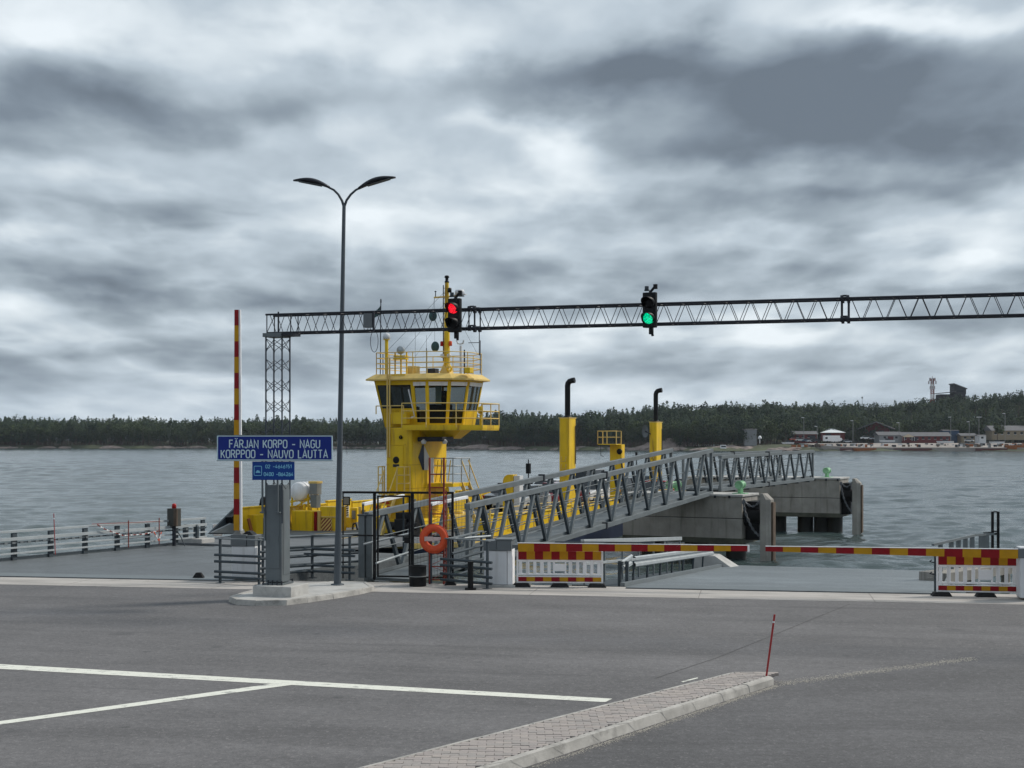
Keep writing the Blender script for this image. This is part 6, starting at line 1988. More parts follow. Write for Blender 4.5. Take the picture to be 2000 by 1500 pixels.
# satellite dish at the second casing
y = yb_ - .2; x = FF.at_y(1260, y); z = Z(x, y, 842)
mb = MB(); mb.lathe([(0, .10), (.18, .08), (.38, .0), (.40, -.02)], (x, y, z), 18, 'y'); mb.v = [(x + (a - x) * .55 - (b - y) * .5, b, z + (c - z) * 1.05) for a, b, c in mb.v]; mb.build('dish', M_galv, fe)
mb = MB(); mb.tube([(x, y, z), (x + .35, y + .1, z - .2)], .04, 6); mb.build('dish_arm', M_darkst, fe)
# yellow control post with caged platform
y = FF.at_x(1196, .2); x = .2
b = Bx('post_casing', 1191, 1204, 868, 1000, -.1, .7, M_fy, .02)
b2_ = Bx('post_casing', 1204, 1214, 868, 940, b[1] + .01, .6, M_fy, .02)
zpf = Z(0, y, 867)
cg = [(-.62, y - .3), (.55, y - .3), (.55, y + .6), (-.62, y + .6)]
mb = MB(); mb.prism(cg, zpf - .05, zpf); mb.build('cage_floor', M_fy, fe)
pts = [Vector((a, b__, zpf)) for a, b__ in cg + cg[:1]]; pts.insert(1, pts[0].lerp(pts[1], .5))
rail_run('cage_rail', pts, (.4, Z(0, y, 842) - zpf), M_fyl, .03)
Bx('control_panel', 1208, 1214, 870, 892, b2_[1] - .15, .3, M_black) if False else None
mb = MB(); mb.lathe([(0, -.06), (.16, -.05), (.18, .0), (.16, .04)], (b2_[1] - .10, b2_[2] - .1, Z(.5, y, 882)), 12, 'y'); mb.build('round_horn', M_black, fe)
mb = MB(); mb.tube([(b2_[1] - .02, b2_[2] - .05, Z(.5, y, 895)), (b2_[1] + .1, b2_[2], Z(.5, y, 925))], .05, 6); mb.build('hose', M_darkst, fe)
mb = MB(); mb.tube([(-.5, y - .1, zpf), (-.5, y - .1, zpf - .7), (-.3, y - .1, zpf - .75)], .02, 5); mb.build('cage_ladder', M_darkst, fe)
# curved yellow ventilator + white box
y = FF.at_x(993, .2); x0 = FF.at_y(982, y); x1 = FF.at_y(1002, y); z0, z1 = DK, Z(.2, y, 927)
prof = [(x0, z0), (x1, z0), (x1, z1)] + [(x0 + (x1 - x0) * .55 - (x1 - x0) * .55 * math.sin(a), z1 - .38 * (1 - math.cos(a))) for a in np.linspace(0, math.pi / 2, 7)]
m_ = len(prof); mb = MB(); mb.add([(p[0], y, p[1]) for p in prof] + [(p[0], y + .5, p[1]) for p in prof], [tuple(range(m_)), tuple(range(m_, 2 * m_))[::-1]] + [(i, m_ + i, m_ + (i + 1) % m_, (i + 1) % m_) for i in range(m_)])
mb.build('curved_ventilator', M_fy, fe)
mb = MB(); mb.box(x1 + .02, x1 + .33, y + .05, y + .5, z0, z1 - .05); mb.build('ventilator_box', M_cab, fe)
mb = MB(); mb.lathe([(0, 0), (.35, 0), (.35, .5), (.3, .7), (.0, .78)], (.2, 3.5, DK), 14); mb.build('capstan', M_fy, fe)
# clutter along the near side deck
random.seed(11)
for k in range(16):
    y = -1 + k * 2.2 + random.uniform(-.5, .5); w = random.uniform(.2, .5)
    mb = MB(); mb.box(XR - 1.0 - w, XR - .7, y, y + random.uniform(.3, .9), DK, DK + random.uniform(.35, 1.0)); mb.build(random.choice(['deck_locker', 'deck_box']), random.choice([M_fy, M_fy, M_cab, M_fyl, M_grey, M_rustred]), fe, .02)
y = FF.at_x(1032, XL); 
mk = thingF('signal_post', 'slim post with a dark square lantern beyond the ferry rail', 'signal', Frame(*FF.w(XL, y).to_2d(), FF.th))
z0, z1 = FF.z(XL, y, 925), FF.z(XL, y, 905)
mb = MB(); mb.tube([(0, 0, DK + .9), (0, 0, z1 + .25)], .035, 6); mb.build('post', M_darkst, mk)
mb = MB(); mb.box(-.13, .13, -.13, .13, z0, z1); mb.build('lantern', M_black, mk, .02)
y = FF.at_x(1243, XL + 2); mk = thingF('signal_post', 'small dark lamp post on the ferry, left of the second exhaust', 'signal', Frame(*FF.w(XL + 2, y).to_2d(), FF.th))
mb = MB(); mb.tube([(0, 0, DK), (0, 0, FF.z(XL + 2, y, 884))], .04, 6); mb.tube([(-.25, 0, DK), (-.25, 0, FF.z(XL + 2, y, 890))], .04, 6); mb.build('post', M_darkst, mk)
mb = MB(); mb.box(-.07, .07, -.07, .07, FF.z(XL + 2, y, 893), FF.z(XL + 2, y, 883)); mb.build('lantern', M_black, mk)

# ================================================================== CARS ABOARD
M_tyre = M_rubber
M_tail = pmat('tail_lamp', (.25, .01, .01), .25)
M_plate = pmat('plate_white', (.6, .6, .58), .5)
CARP = {}
def carpaint(name, c):
    m = pmat('car_' + name, c, 0.28, 0.0, 0.03, 2); m.node_tree.nodes['Principled BSDF'].inputs['Coat Weight'].default_value = .6; return m
def car(label, fr, paint, kind='hatch', group='cars waiting on the ferry deck'):
    t = thingF('car', label, 'car', fr, group)
    L = {'hatch': 4.2, 'estate': 4.7, 'van': 5.0}[kind]; Wd = .89; H = {'hatch': 1.48, 'estate': 1.47, 'van': 2.0}[kind]
    side = {'hatch': [(0, .32), (0, .62), (.05, .80), (.95, .92), (1.75, H), (3.3, H - .02), (4.05, .98), (4.18, .75), (4.2, .35)],
            'estate': [(0, .32), (0, .62), (.05, .80), (1.1, .93), (1.85, H), (3.9, H - .03), (4.5, .98), (4.68, .75), (4.7, .35)],
            'van': [(0, .35), (0, .80), (.08, 1.0), (.7, 1.12), (1.4, H - .04), (4.8, H), (4.95, 1.1), (5.0, .8), (5.0, .38)]}[kind]
    hb = [.92, .92, .95, .95, .70, .70, .95, .95, .95]
    hb[4] = hb[5] = .74 if kind != 'van' else .86
    mb = MB(); n = len(side)
    rings = []
    for (y, z), w in zip(side, hb): rings.append((y, z, w * Wd))
    vs = []
    for y, z, w in rings: vs += [(-w, y, z), (w, y, z)]
    # belt line vertices give the sides their tumblehome
    belt = .93 if kind != 'van' else 1.1
    left = [(-Wd, y, z) if z <= belt + .06 else (-hb[i] * Wd, y, z) for i, (y, z) in enumerate(side)]
    right = [(-a, b, c) for a, b, c in left]
    # lower body
    lowp = [p for p in side if p[1] <= belt + .06]
    def shell(prof, w0, w1, zz_belt):
        m = MB(); nn = len(prof)
        L_ = [(-(w0 if z <= zz_belt else w1), y, z) for y, z in prof]; R_ = [(-a, b, c) for a, b, c in L_]
        m.add(L_ + R_, [tuple(range(nn)), tuple(range(nn, 2 * nn))[::-1]] + [(i, nn + i, nn + (i + 1) % nn, (i + 1) % nn) for i in range(nn)]); return m
    shell(lowp, Wd, Wd, 9).build('body', paint, t, .07)
    gh = [p for p in side if p[1] > belt - .15 and 0.5 < p[0] < L - .1]
    base = [(gh[0][0], belt - .06)] + gh + [(gh[-1][0], belt - .06)] if kind == 'van' else gh
    shell(base, Wd * .93, Wd * hb[4], belt + .1).build('windows', M_winl, t, .04)
    ys_, ye_ = [p for p in side if p[1] >= H - .05][0][0], [p for p in side if p[1] >= H - .05][-1][0]
    w = Wd * hb[4]
    mb = MB(); mb.box(-w - .01, w + .01, ys_ - .05, ye_ + .08, H - .05, H + .012); mb.build('roof', paint, t, .03)
    for y in (ys_ + .9, ye_ - .15):
        mb = MB()
        for s_ in (-1, 1): mb.beam((s_ * (w + .01), y, H - .05), (s_ * (Wd * .95), y, belt), .03, .09)
        mb.build('pillar', paint, t)
    for y in (.8, L - .85):
        for s_ in (-1, 1):
            mb = MB(); mb.lathe([(0, -.1), (.30, -.1), (.32, -.08), (.32, .08), (.30, .1), (0, .1)], (s_ * (Wd - .09), y, .32), 16, 'x'); wl = mb.build('wheel', M_tyre, t)
            mb = MB(); mb.lathe([(0, .0), (.19, .0), (.20, -.012 * s_)], (s_ * (Wd + .018), y, .32), 12, 'x'); mb.build('rim', M_galv, wl)
    for s_ in (-1, 1):
        mb = MB(); mb.box(s_ * .78 - .09, s_ * .78 + .09, -.015, .05, .68, .82) ; mb.build('tail_light', M_tail, t)
        mb = MB(); mb.box(s_ * (Wd + .08) - .08, s_ * (Wd + .08) + .08, L * .62, L * .62 + .1, belt + .0, belt + .14); mb.build('mirror', paint, t)
    mb = MB(); mb.box(-.26, .26, -.03, -.005, .48, .59); mb.build('number_plate', M_plate, t)
    mb = MB(); mb.box(-.8, .8, -.05, .02, .33, .46); mb.build('bumper', M_rubber, t, .02)
    return t
cl = [('silver hatchback on the ferry deck, first in its lane', carpaint('silver', (.38, .40, .42)), 'hatch', -2.1, 14.2),
      ('dark red estate car on the ferry deck, left of the first exhaust casing', carpaint('dark_red', (.20, .012, .02)), 'estate', -2.1, 19.0),
      ('white estate car on the ferry deck behind the dark red car', carpaint('white', (.62, .63, .64)), 'estate', -2.1, 24.6),
      ('dark grey estate car on the ferry deck near the caged yellow post', carpaint('charcoal', (.04, .045, .05)), 'estate', -2.1, 30.2),
      ('pale blue-grey hatchback on the ferry deck, last in its lane', carpaint('bluegrey', (.20, .26, .31)), 'hatch', -2.1, 35.8),
      ('black estate car in the outer lane of the ferry, opposite the red car', carpaint('black', (.012, .013, .016)), 'estate', -4.5, 18.0),
      ('white hatchback in the outer lane of the ferry, beyond the black one', carpaint('white', (.62, .63, .64)), 'hatch', -4.5, 24.0),
      ('silver van in the outer lane of the ferry behind the yellow cage', carpaint('silver', (.38, .40, .42)), 'van', -4.5, 29.4),
      ('dark blue hatchback in the outer lane at the far end of the ferry', carpaint('dark_blue', (.015, .03, .08)), 'hatch', -4.5, 35.6),
      ('red hatchback on the near side of the ferry, behind the yellow cage', carpaint('red', (.35, .015, .015)), 'hatch', 2.3, 24.5),
      ('white hatchback at the far end of the near side lane of the ferry', carpaint('white', (.62, .63, .64)), 'hatch', 2.3, 31.0)]
for lab, m, kd, x, y in cl:
    o = FF.w(x, y, DK); car(lab, Frame(o.x, o.y, FF.th, DK), m, kd)
# ================================================================== FAR SHORES
def interp(tab, x):
    xs = [t[0] for t in tab]; ys = [t[1] for t in tab]
    return float(np.interp(x, xs, ys))
SHORE = [(-900, 780), (0, 760), (420, 770), (700, 740), (900, 700), (1050, 650), (1250, 620), (1400, 600), (1600, 590), (1800, 585), (2000, 575), (2900, 560)]
CANOPY = [(-900, 817), (0, 823), (60, 820), (120, 825), (200, 820), (280, 818), (350, 827), (430, 823), (480, 825), (540, 819), (600, 822), (660, 827), (710, 830), (800, 821), (960, 811), (1000, 811),
          (1080, 816), (1120, 814), (1180, 805), (1250, 806), (1300, 792), (1340, 798), (1400, 792), (1500, 791), (1600, 788), (1700, 788), (1780, 782), (1850, 771), (1900, 770), (2000, 764), (2900, 760)]
BACK = [(-900, 95), (1000, 90), (1300, 120), (1500, 150), (2900, 170)]
CLEAR = [(-900, 3), (900, 4), (1100, 6), (1300, 9), (1450, 14), (1500, 26), (1560, 62), (1900, 72), (2000, 72), (2900, 60)]   # open ground between shore and wood
TREE_H = 13.5
def ground_z(col, d):
    """height of the far land d metres behind its waterline, for bearing column col"""
    Y = interp(SHORE, col) + interp(BACK, col) * .75
    zt = EYE + (HY - interp(CANOPY, col)) / FPX * Y - TREE_H + 1.5
    zt = max(zt, .6)
    c = interp(CLEAR, col)
    if d < 0: return WZ - .4 + d * .05
    if d < c: return WZ + .1 + 1.6 * (d / max(c, 1)) ** .6 + (.9 if c > 20 else .0) * min(1, d / 10)
    t = min(1, (d - c) / (interp(BACK, col) * .7)); z0 = WZ + .1 + 1.6 + (.9 if c > 20 else 0)
    return z0 + max(0, (zt - z0)) * (t * t * (3 - 2 * t))
def wp(col, d):
    Y = interp(SHORE, col) + d
    return ((col - 1000) / FPX * Y, Y)
cols = list(range(-900, 2901, 20)); ds = [-12, -3, 0, 1.5, 4, 8, 14, 22, 34, 50, 72, 95, 120, 150, 190, 240, 320, 600]
vs = []; fs = []
for c in cols:
    j = 3 * math.sin(c * .021) + 2 * math.sin(c * .057 + 1) + 1.5 * math.sin(c * .13)
    for d in ds:
        x, y = wp(c, d + (j if d < 30 else 0))
        vs.append((x, y, ground_z(c, d) + (random.uniform(-.25, .25) if 2 < d < 60 else 0)))
m_ = len(ds)
for i in range(len(cols) - 1):
    for k in range(m_ - 1):
        fs.append((i * m_ + k, (i + 1) * m_ + k, (i + 1) * m_ + k + 1, i * m_ + k + 1))
mb = MB(); mb.add(vs, fs, True)
tag(mb.build('far_shore_land', M_shoregrass), kind='structure')
# rocks along the waterline
ico = []
def rock(mb, c, sx, sy, sz, seed):
    r_ = random.Random(seed); vs = []; n = 7
    for k, (rr_, h) in enumerate(((1.0, -.3), (.95, .25), (.6, .7), (.15, .92))):
        for j in range(n):
            a = 2 * math.pi * j / n + k * .3; q = rr_ * r_.uniform(.8, 1.15)
            vs.append((c[0] + sx * q * math.cos(a), c[1] + sy * q * math.sin(a), c[2] + sz * h * r_.uniform(.85, 1.15)))
    fs = [(i * n + j, i * n + (j + 1) % n, (i + 1) * n + (j + 1) % n, (i + 1) * n + j) for i in range(3) for j in range(n)] + [tuple(3 * n + j for j in range(n))]
    mb.add(vs, fs)
mb = MB()
for k in range(520):
    c = random.uniform(-300, 2300)
    dd = random.uniform(0, 4) if c < 1250 else random.uniform(0, 14)
    if c > 1560 and random.random() < .7: continue
    x, y = wp(c, dd); s = random.uniform(.6, 2.6)
    rock(mb, (x, y, WZ + .1 + dd * .08), s * random.uniform(1, 2.4), s, s * random.uniform(.3, .6), k)
tag(mb.build('shore_rocks', M_rock), 'jumbled pale rocks along the far waterline', 'rocks', kind='stuff')
for (c, w, h, lab, dd) in ((215, 9, 1.6, 'low pale granite outcrop at the waterline, far left shore', 0), (545, 18, 4.4, 'broad reddish granite outcrop under the trees, left of the blue sign', 3), (1410 / 1, 10, 2.2, 'rounded rock outcrop on the far shore behind the footbridge', 8), (940, 14, 2.6, 'low granite outcrop on the far shore just right of the wheelhouse tower', 2), (1000, 11, 1.6, 'flat granite outcrop on the far shore between tower and first exhaust', 1), (1310, 16, 5.2, 'steep dark granite slope on the far shore behind the second exhaust', 12)):
    x, y = wp(c, dd); mb = MB(); rock(mb, (0, 0, 0), w, w * .35, h, int(c)); 
    for q in range(5): rock(mb, (random.uniform(-w, w) * .8, random.uniform(-2, 1), -.2), w * .3, w * .2, h * random.uniform(.3, .8), q + 900)
    o = mb.build('rock_outcrop', M_rock); o.location = (x, y, WZ); tag(o, lab, 'rock')

# ---- trees
def tree_arrays(kind, H, seed, n=None):
    """leaf clumps as loose triangles/quads spread through a crown: (verts, faces)"""
    r_ = np.random.default_rng(seed)
    vs = []; fs = []
    if kind == 'con':
        n = n or 95
        for k in range(n):
            t = r_.random() ** .75
            z = H * (.18 + .82 * t); rad = H * .17 * (1 - t) ** .8 + .12
            a = r_.random() * 6.283; rr_ = rad * (r_.random() ** .4)
            c = np.array([rr_ * math.cos(a), rr_ * math.sin(a), z])
            s = .35 + .75 * (1 - t) + .3 * r_.random()
            out = np.array([math.cos(a), math.sin(a), -.35]); sd_ = np.array([-math.sin(a), math.cos(a), r_.normal() * .3])
            up = np.array([0, 0, 1.])
            b = len(vs)
            vs += [c - sd_ * s * .5, c + sd_ * s * .5, c + out * s * .9, c + up * s * .75]
            fs += [(b, b + 1, b + 3), (b + 1, b + 2, b + 3), (b, b + 3, b + 2)]
    else:
        n = n or 130
        lobes = [(r_.normal(0, H * .13), r_.normal(0, H * .13), H * r_.uniform(.45, .86), H * r_.uniform(.14, .22)) for _ in range(7)]
        if kind == 'pine': lobes = [(r_.normal(0, H * .09), r_.normal(0, H * .09), H * r_.uniform(.62, .92), H * r_.uniform(.10, .16)) for _ in range(6)]
        for k in range(n):
            L_ = lobes[k % len(lobes)]
            d = r_.normal(size=3); d /= np.linalg.norm(d)
            c = np.array(L_[:3]) + d * np.array([1, 1, .8]) * L_[3] * (r_.random() ** .35)
            s = .45 + .55 * r_.random()
            e1 = r_.normal(size=3); e1 /= np.linalg.norm(e1); e2 = np.cross(e1, d); e2 /= (np.linalg.norm(e2) + 1e-6)
            b = len(vs)
            vs += [c - e1 * s * .6, c + e1 * s * .6, c + e2 * s * .7, c + d * s * .5]
            fs += [(b, b + 1, b + 2), (b, b + 1, b + 3), (b + 1, b + 2, b + 3)]
    return np.array(vs), np.array(fs)
PROTO = {('con', i): tree_arrays('con', 1.0 * 14, 100 + i) for i in range(6)}
PROTO.update({('dec', i): tree_arrays('dec', 14, 200 + i) for i in range(5)})
PROTO.update({('pine', i): tree_arrays('pine', 14, 300 + i, 100) for i in range(5)})
def trunk_arrays(H, r):
    vs = []; fs = []
    for (z, q) in ((0, 1), (H, .4)):
        for j in range(4): vs.append((r * q * math.cos(j * 1.571), r * q * math.sin(j * 1.571), z))
    for j in range(4): fs.append((j, (j + 1) % 4, 4 + (j + 1) % 4)); fs.append((j, 4 + (j + 1) % 4, 4 + j))
    return np.array(vs), np.array(fs)
TR = trunk_arrays(10, .16)
def np_mesh(name, V, F, mats, mi=None):
    me = bpy.data.meshes.new(name)
    me.vertices.add(len(V)); me.vertices.foreach_set('co', V.astype(np.float32).ravel())
    me.loops.add(len(F) * 3); me.loops.foreach_set('vertex_index', F.astype(np.int32).ravel())
    me.polygons.add(len(F)); me.polygons.foreach_set('loop_start', np.arange(0, len(F) * 3, 3, dtype=np.int32))
    me.polygons.foreach_set('loop_total', np.full(len(F), 3, dtype=np.int32))
    for m in mats: me.materials.append(m)
    if mi is not None: me.polygons.foreach_set('material_index', mi.astype(np.int32))
    me.update(calc_edges=True)
    return me
def forest(name, label, c0, c1, density, mix):
    VV = []; FF_ = []; MI = []; nv = 0
    span = (c1 - c0) / FPX * 700
    cnt = int(span * density)
    for k in range(cnt):
        c = random.uniform(c0, c1); clr = interp(CLEAR, c); bk = interp(BACK, c)
        t = random.random()
        frt = random.random() < .34
        d = clr + (random.uniform(-1, 9) if frt else bk * (t ** 1.15))
        x, y = wp(c, d)
        z = ground_z(c, d) - .3
        u_ = random.random()
        patch = .5 + .5 * math.sin(c * .013 + 1.3) * math.sin(c * .031 + d * .05)
        kd = 'con' if u_ < mix[0] * (.4 + 1.2 * patch) else ('pine' if u_ < mix[0] * (.4 + 1.2 * patch) + mix[1] else 'dec')
        V, F = PROTO[(kd, random.randrange(5))]
        s = random.gauss(.92, .09) * (1.06 if kd == 'con' else .98)
        if frt: s *= random.uniform(.35, .8)
        if frt and kd == 'pine': V, F = PROTO[('dec', random.randrange(5))]
        s = min(max(s, .35), 1.10 if random.random() < .9 else 1.2)
        a = random.random() * 6.28; ca, sa = math.cos(a), math.sin(a)
        wv = s * random.uniform(.9, 1.25)
        for (V_, F_, m) in ((V, F, 1 if kd == 'dec' else 0), (TR[0], TR[1], 2)):
            X = (V_[:, 0] * ca - V_[:, 1] * sa) * wv + x; Y_2 = (V_[:, 0] * sa + V_[:, 1] * ca) * wv + y
            VV.append(np.stack([X, Y_2, V_[:, 2] * s + z], 1)); FF_.append(F_ + nv); nv += len(V_); MI.append(np.full(len(F_), m))
    me = np_mesh(name, np.concatenate(VV), np.concatenate(FF_), [M_con, M_dec, M_barkd], np.concatenate(MI))
    o = bpy.data.objects.new(name, me); COL.objects.link(o)
    tag(o, label, 'wood', kind='stuff')
random.seed(5)
forest('far_wood', 'dark mixed wood of spruce, pine and birch along the far left shore', -330, 960, 9.0, (.24, .14))
forest('far_wood', 'dark wood climbing the far shore behind the ferry and the harbour buildings', 960, 2330, 10.5, (.22, .30))

def lone_tree(label, col, top_py, base_py, wpx, kind, Y, seed):
    base = P(col, base_py, Y); H = (base_py - top_py) / FPX * Y; Wd = wpx / FPX * Y
    t = thing('tree', label, 'tree', tuple(base), 0, 'single trees standing before the far wood')
    V, F = tree_arrays(kind, H, seed, 260)
    ext_ = (V[:, 0].max() - V[:, 0].min()); V = V.copy(); V[:, :2] *= Wd / ext_
    # more, smaller clumps for the outline
    me = np_mesh('crown', V, F, [M_dec if kind == 'dec' else M_con]); o = bpy.data.objects.new('crown', me); COL.objects.link(o); o.parent = t
    mb = MB(); mb.tube([(0, 0, -.5), (0, 0, H * .4), (random.uniform(-.3, .3), 0, H * .75)], .22, 6, True, .06); 
    for k in range(3): mb.tube([(0, 0, H * (.35 + .1 * k)), (random.uniform(-1, 1) * Wd * .25, random.uniform(-1, 1), H * (.55 + .1 * k))], .09, 5, True, .03)
    mb.build('trunk', M_barkd, t)
extra = []
for a in (('bushy green tree between the boathouse and the wood', 1535, 826, 862, 30, 'dec', 634, 21), ('leafy tree in front of the left end of the white-roofed hall', 1600, 833, 860, 20, 'dec', 652, 22), ('tall leafy tree behind the right end of the white-roofed hall', 1668, 808, 856, 34, 'dec', 672, 23), ('round leafy tree between the long red house and the blue shed', 1862, 822, 856, 30, 'dec', 668, 24), ('leafy tree half hiding the cream house at the right edge', 1948, 828, 858, 26, 'dec', 630, 25), ('spreading tree above the small shed near the kiosk', 1898, 826, 858, 30, 'dec', 660, 26), ('pale green rounded broadleaf tree at the shore behind the end of the footbridge', 1355, 816, 866, 42, 'dec', 622, 1),
          ('taller broadleaf tree to the right of the pale rounded one', 1398, 805, 868, 40, 'dec', 630, 2),
          ('slim dark spruce beside the pale rounded tree', 1378, 820, 866, 16, 'con', 628, 3),
          ('dark bushy tree right of the grey block building', 1500, 822, 864, 44, 'dec', 626, 4),
          ('tall loose pine whose rounded head stands above the wood left of the radio mast', 1713, 776, 860, 26, 'pine', 700, 5),
          ('broad broadleaf tree behind the ridge of the large red barn', 1735, 795, 860, 44, 'dec', 690, 6),
          ('tall pine above the wood just right of the rounded pine', 1780, 778, 858, 24, 'pine', 690, 7),
          ('tall pine in front of the hilltop lookout building', 1866, 768, 858, 30, 'pine', 690, 8),
          ('second tall pine right of the hilltop lookout building', 1905, 764, 858, 26, 'pine', 690, 9),
          ('third tall pine right of the lookout, before the right edge', 1925, 763, 856, 28, 'pine', 690, 10),
          ('dense pine with a high crown at the right edge of the wood', 1990, 757, 856, 34, 'pine', 680, 11),
          ('high pine between the lookout and the right edge', 1958, 766, 856, 28, 'pine', 684, 12),
          ('light green birch at the left edge of the far shore', 20, 826, 874, 60, 'dec', 764, 13),
          ('second light green birch on the far left shore', 75, 830, 874, 46, 'dec', 764, 14)):
    lone_tree(*a)

# ---- harbour yard
YD = 592
def yard(name, pts, m, z):
    mb = MB(); mb.add([(wp(c, d)[0], wp(c, d)[1], z + dz_) for c, d, dz_ in pts], [tuple(range(len(pts)))]); return tag(mb.build(name, m), kind='structure')
mb = MB()
P4 = [(1610, 3), (1680, 2), (1900, 2), (2400, 2), (2400, 58), (1900, 62), (1690, 50), (1560, 40)]
tops = [(wp(c, d)[0], wp(c, d)[1]) for c, d in P4]
mb.prism(tops, -2.2, [1.1, .35, .35, .35, 2.1, 2.1, 2.0, 1.9]); tag(mb.build('harbour_yard', M_sand), kind='structure')

def house(name, label, c0, c1, base_py, eave_py, ridge_py, Y, depth, wall, roof, yaw=0.0, gable=False, wins=5, doors=(), hip=False, wroof_over=.6):
    a, b = P(c0, base_py, Y), P(c1, base_py, Y); W_ = (b - a).length
    he = (base_py - eave_py) / FPX * Y; hr_ = (base_py - ridge_py) / FPX * Y
    t = thing(name, label, 'building', (a.x, a.y, a.z), yaw, 'buildings round the far harbour')
    mb = MB(); mb.box(0, W_, 0, depth, -1.5, he)
    if gable: mb.prism([(0, .0), (W_, .0), (W_ / 2, .0)], 0, 0) if False else None
    w = mb.build('wall', wall, t)
    o_ = wroof_over
    mb = MB()
    if gable:       # ridge runs away from the viewer
        vs = [(-o_, -o_, he - .15), (W_ + o_, -o_, he - .15), (W_ / 2, -o_, hr_), (-o_, depth + o_, he - .15), (W_ + o_, depth + o_, he - .15), (W_ / 2, depth + o_, hr_)]
        th_ = .35
        mb.add(vs + [(x, y, z + th_) for x, y, z in vs], [(0, 2, 5, 3), (2, 1, 4, 5), (6, 9, 11, 8), (8, 11, 10, 7), (0, 6, 8, 2), (2, 8, 7, 1), (3, 5, 11, 9), (5, 4, 10, 11), (0, 3, 9, 6), (1, 7, 10, 4)])
        g = MB(); g.add([(0, .0, he), (W_, .0, he), (W_ / 2, .0, hr_ - .05), (0, .3, he), (W_, .3, he), (W_ / 2, .3, hr_ - .05)], [(0, 1, 2), (3, 5, 4), (0, 2, 5, 3), (2, 1, 4, 5)]); g.build('gable', wall, t)
    else:
        vs = [(-o_, -o_, he), (W_ + o_, -o_, he), (W_ + o_ - (depth / 2 if hip else 0), depth / 2, hr_), (-o_ + (depth / 2 if hip else 0), depth / 2, hr_), (-o_, depth + o_, he), (W_ + o_, depth + o_, he)]
        mb.add(vs, [(0, 1, 2, 3), (3, 2, 5, 4), (0, 3, 4), (1, 5, 2), (0, 4, 5, 1)])
    mb.build('roof', roof, t)
    for i in range(wins):
        x = W_ * (i + .5) / wins; mb = MB(); mb.box(x - .55, x + .55, -.06, -.01, he * .38, he * .78); mb.build('window', M_winl, t)
        mb = MB(); mb.box(x - .68, x + .68, -.04, -.005, he * .33, he * .375); mb.build('window_board', M_cab, t)
    for dx_ in doors:
        mb = MB(); mb.box(W_ * dx_ - 1.3, W_ * dx_ + 1.3, -.07, -.012, 0, he * .8); mb.build('door', M_redhouse if wall is not M_redhouse else M_darkst, t)
    return t
house('block_house', 'plain grey flat-roofed block at the water behind the footbridge', 1454, 1478, 864, 839, 837, 612, 7, M_greywall, M_roofd, 0, False, 0, (), False, .4)
house('boathouse', 'long low dark red boathouse left of the white-roofed hall', 1552, 1596, 859, 848, 842, 640, 8, M_redhouse, M_roofd, 0, False, 4, (.8,))
house('hall', 'red hall with a bright white roof in the far harbour', 1604, 1649, 854, 845, 837, 648, 14, M_redhouse, pmat('white_roof', (.66, .69, .70), .6), -.1, False, 0, (.3,), True)
house('barn', 'largest dark red gabled barn with open front and dark roof', 1686, 1735, 852, 838, 825, 655, 26, M_redhouse, M_roofd, -.35, True, 0, (.35, .7), False, 2.4)
house('long_barn', 'dark roof wing stretching right from the big red barn', 1726, 1786, 851, 841, 831, 668, 12, M_redhouse, M_roofd, -.05, False, 5)
house('shore_house', 'grey-walled shore building with a red door below the barn', 1717, 1762, 861, 850, 843, 641, 9, M_greywall, M_roofd, 0, False, 2, (.5,))
house('long_red_house', 'long red house with white gable end and dark roof in the harbour', 1762, 1856, 861, 852, 844, 640, 9, M_redhouse, M_roofd, 0, False, 8, (.25,))
house('blue_shed', 'dark blue flat shed right of the long red house', 1843, 1873, 861, 841, 839, 648, 8, M_bluewall, M_roofd, 0, False, 0, (), False, .3)
house('white_kiosk', 'small white kiosk with a window between sheds near the right edge', 1911, 1926, 860, 851, 849, 636, 5, M_cab, M_roofd, 0, False, 1, (), False, .3)
house('cream_house', 'cream house with a long verandah roof at the right edge', 1938, 2040, 853, 841, 831, 640, 12, M_cream, M_roofd, 0, False, 8)
house('small_shed', 'small grey-roofed shed left of the white kiosk', 1878, 1906, 860, 851, 846, 642, 7, M_cream, M_roofd, 0, False, 2)
gp_ = P(1774, 852, 638); tt = thing('canopy_tent', 'small pale pointed canopy before the long red house', 'tent', tuple(P(1774, 861, 636)), 0)
mb = MB(); mb.add([(-2.4, -2, 1.7), (2.4, -2, 1.7), (2.4, 2, 1.7), (-2.4, 2, 1.7), (0, 0, 3.2)], [(0, 1, 4), (1, 2, 4), (2, 3, 4), (3, 0, 4)]); mb.build('canopy', M_cream, tt)
mb = MB()
for a, b in ((-2.3, -1.9), (2.3, -1.9), (2.3, 1.9), (-2.3, 1.9)): mb.tube([(a, b, 0), (a, b, 1.7)], .06, 5)
mb.build('legs', M_white, tt)
# hilltop lookout
lt = thing('lookout_building', 'dark wooden hilltop building with a slanting roof rising above the treetops', 'building', tuple(P(1836, 800, 760)), 0, 'buildings round the far harbour')
s_ = 760 / FPX
mb = MB(); mb.box(0, 50 * s_, 0, 8, 0, 30 * s_); mb.build('wall', pmat('dark_timber_wall', (.035, .035, .04), .8), lt)
mb = MB(); mb.add([(-3 * s_, -1, 31 * s_), (30 * s_, -1, 34 * s_), (30 * s_, 9, 34 * s_), (-3 * s_, 9, 31 * s_), (-3 * s_, -1, 32.5 * s_), (30 * s_, -1, 35.5 * s_), (30 * s_, 9, 35.5 * s_), (-3 * s_, 9, 32.5 * s_)], [(0, 3, 2, 1), (4, 5, 6, 7), (0, 1, 5, 4), (1, 2, 6, 5), (2, 3, 7, 6), (3, 0, 4, 7)]); mb.build('low_roof', M_roofd, lt)
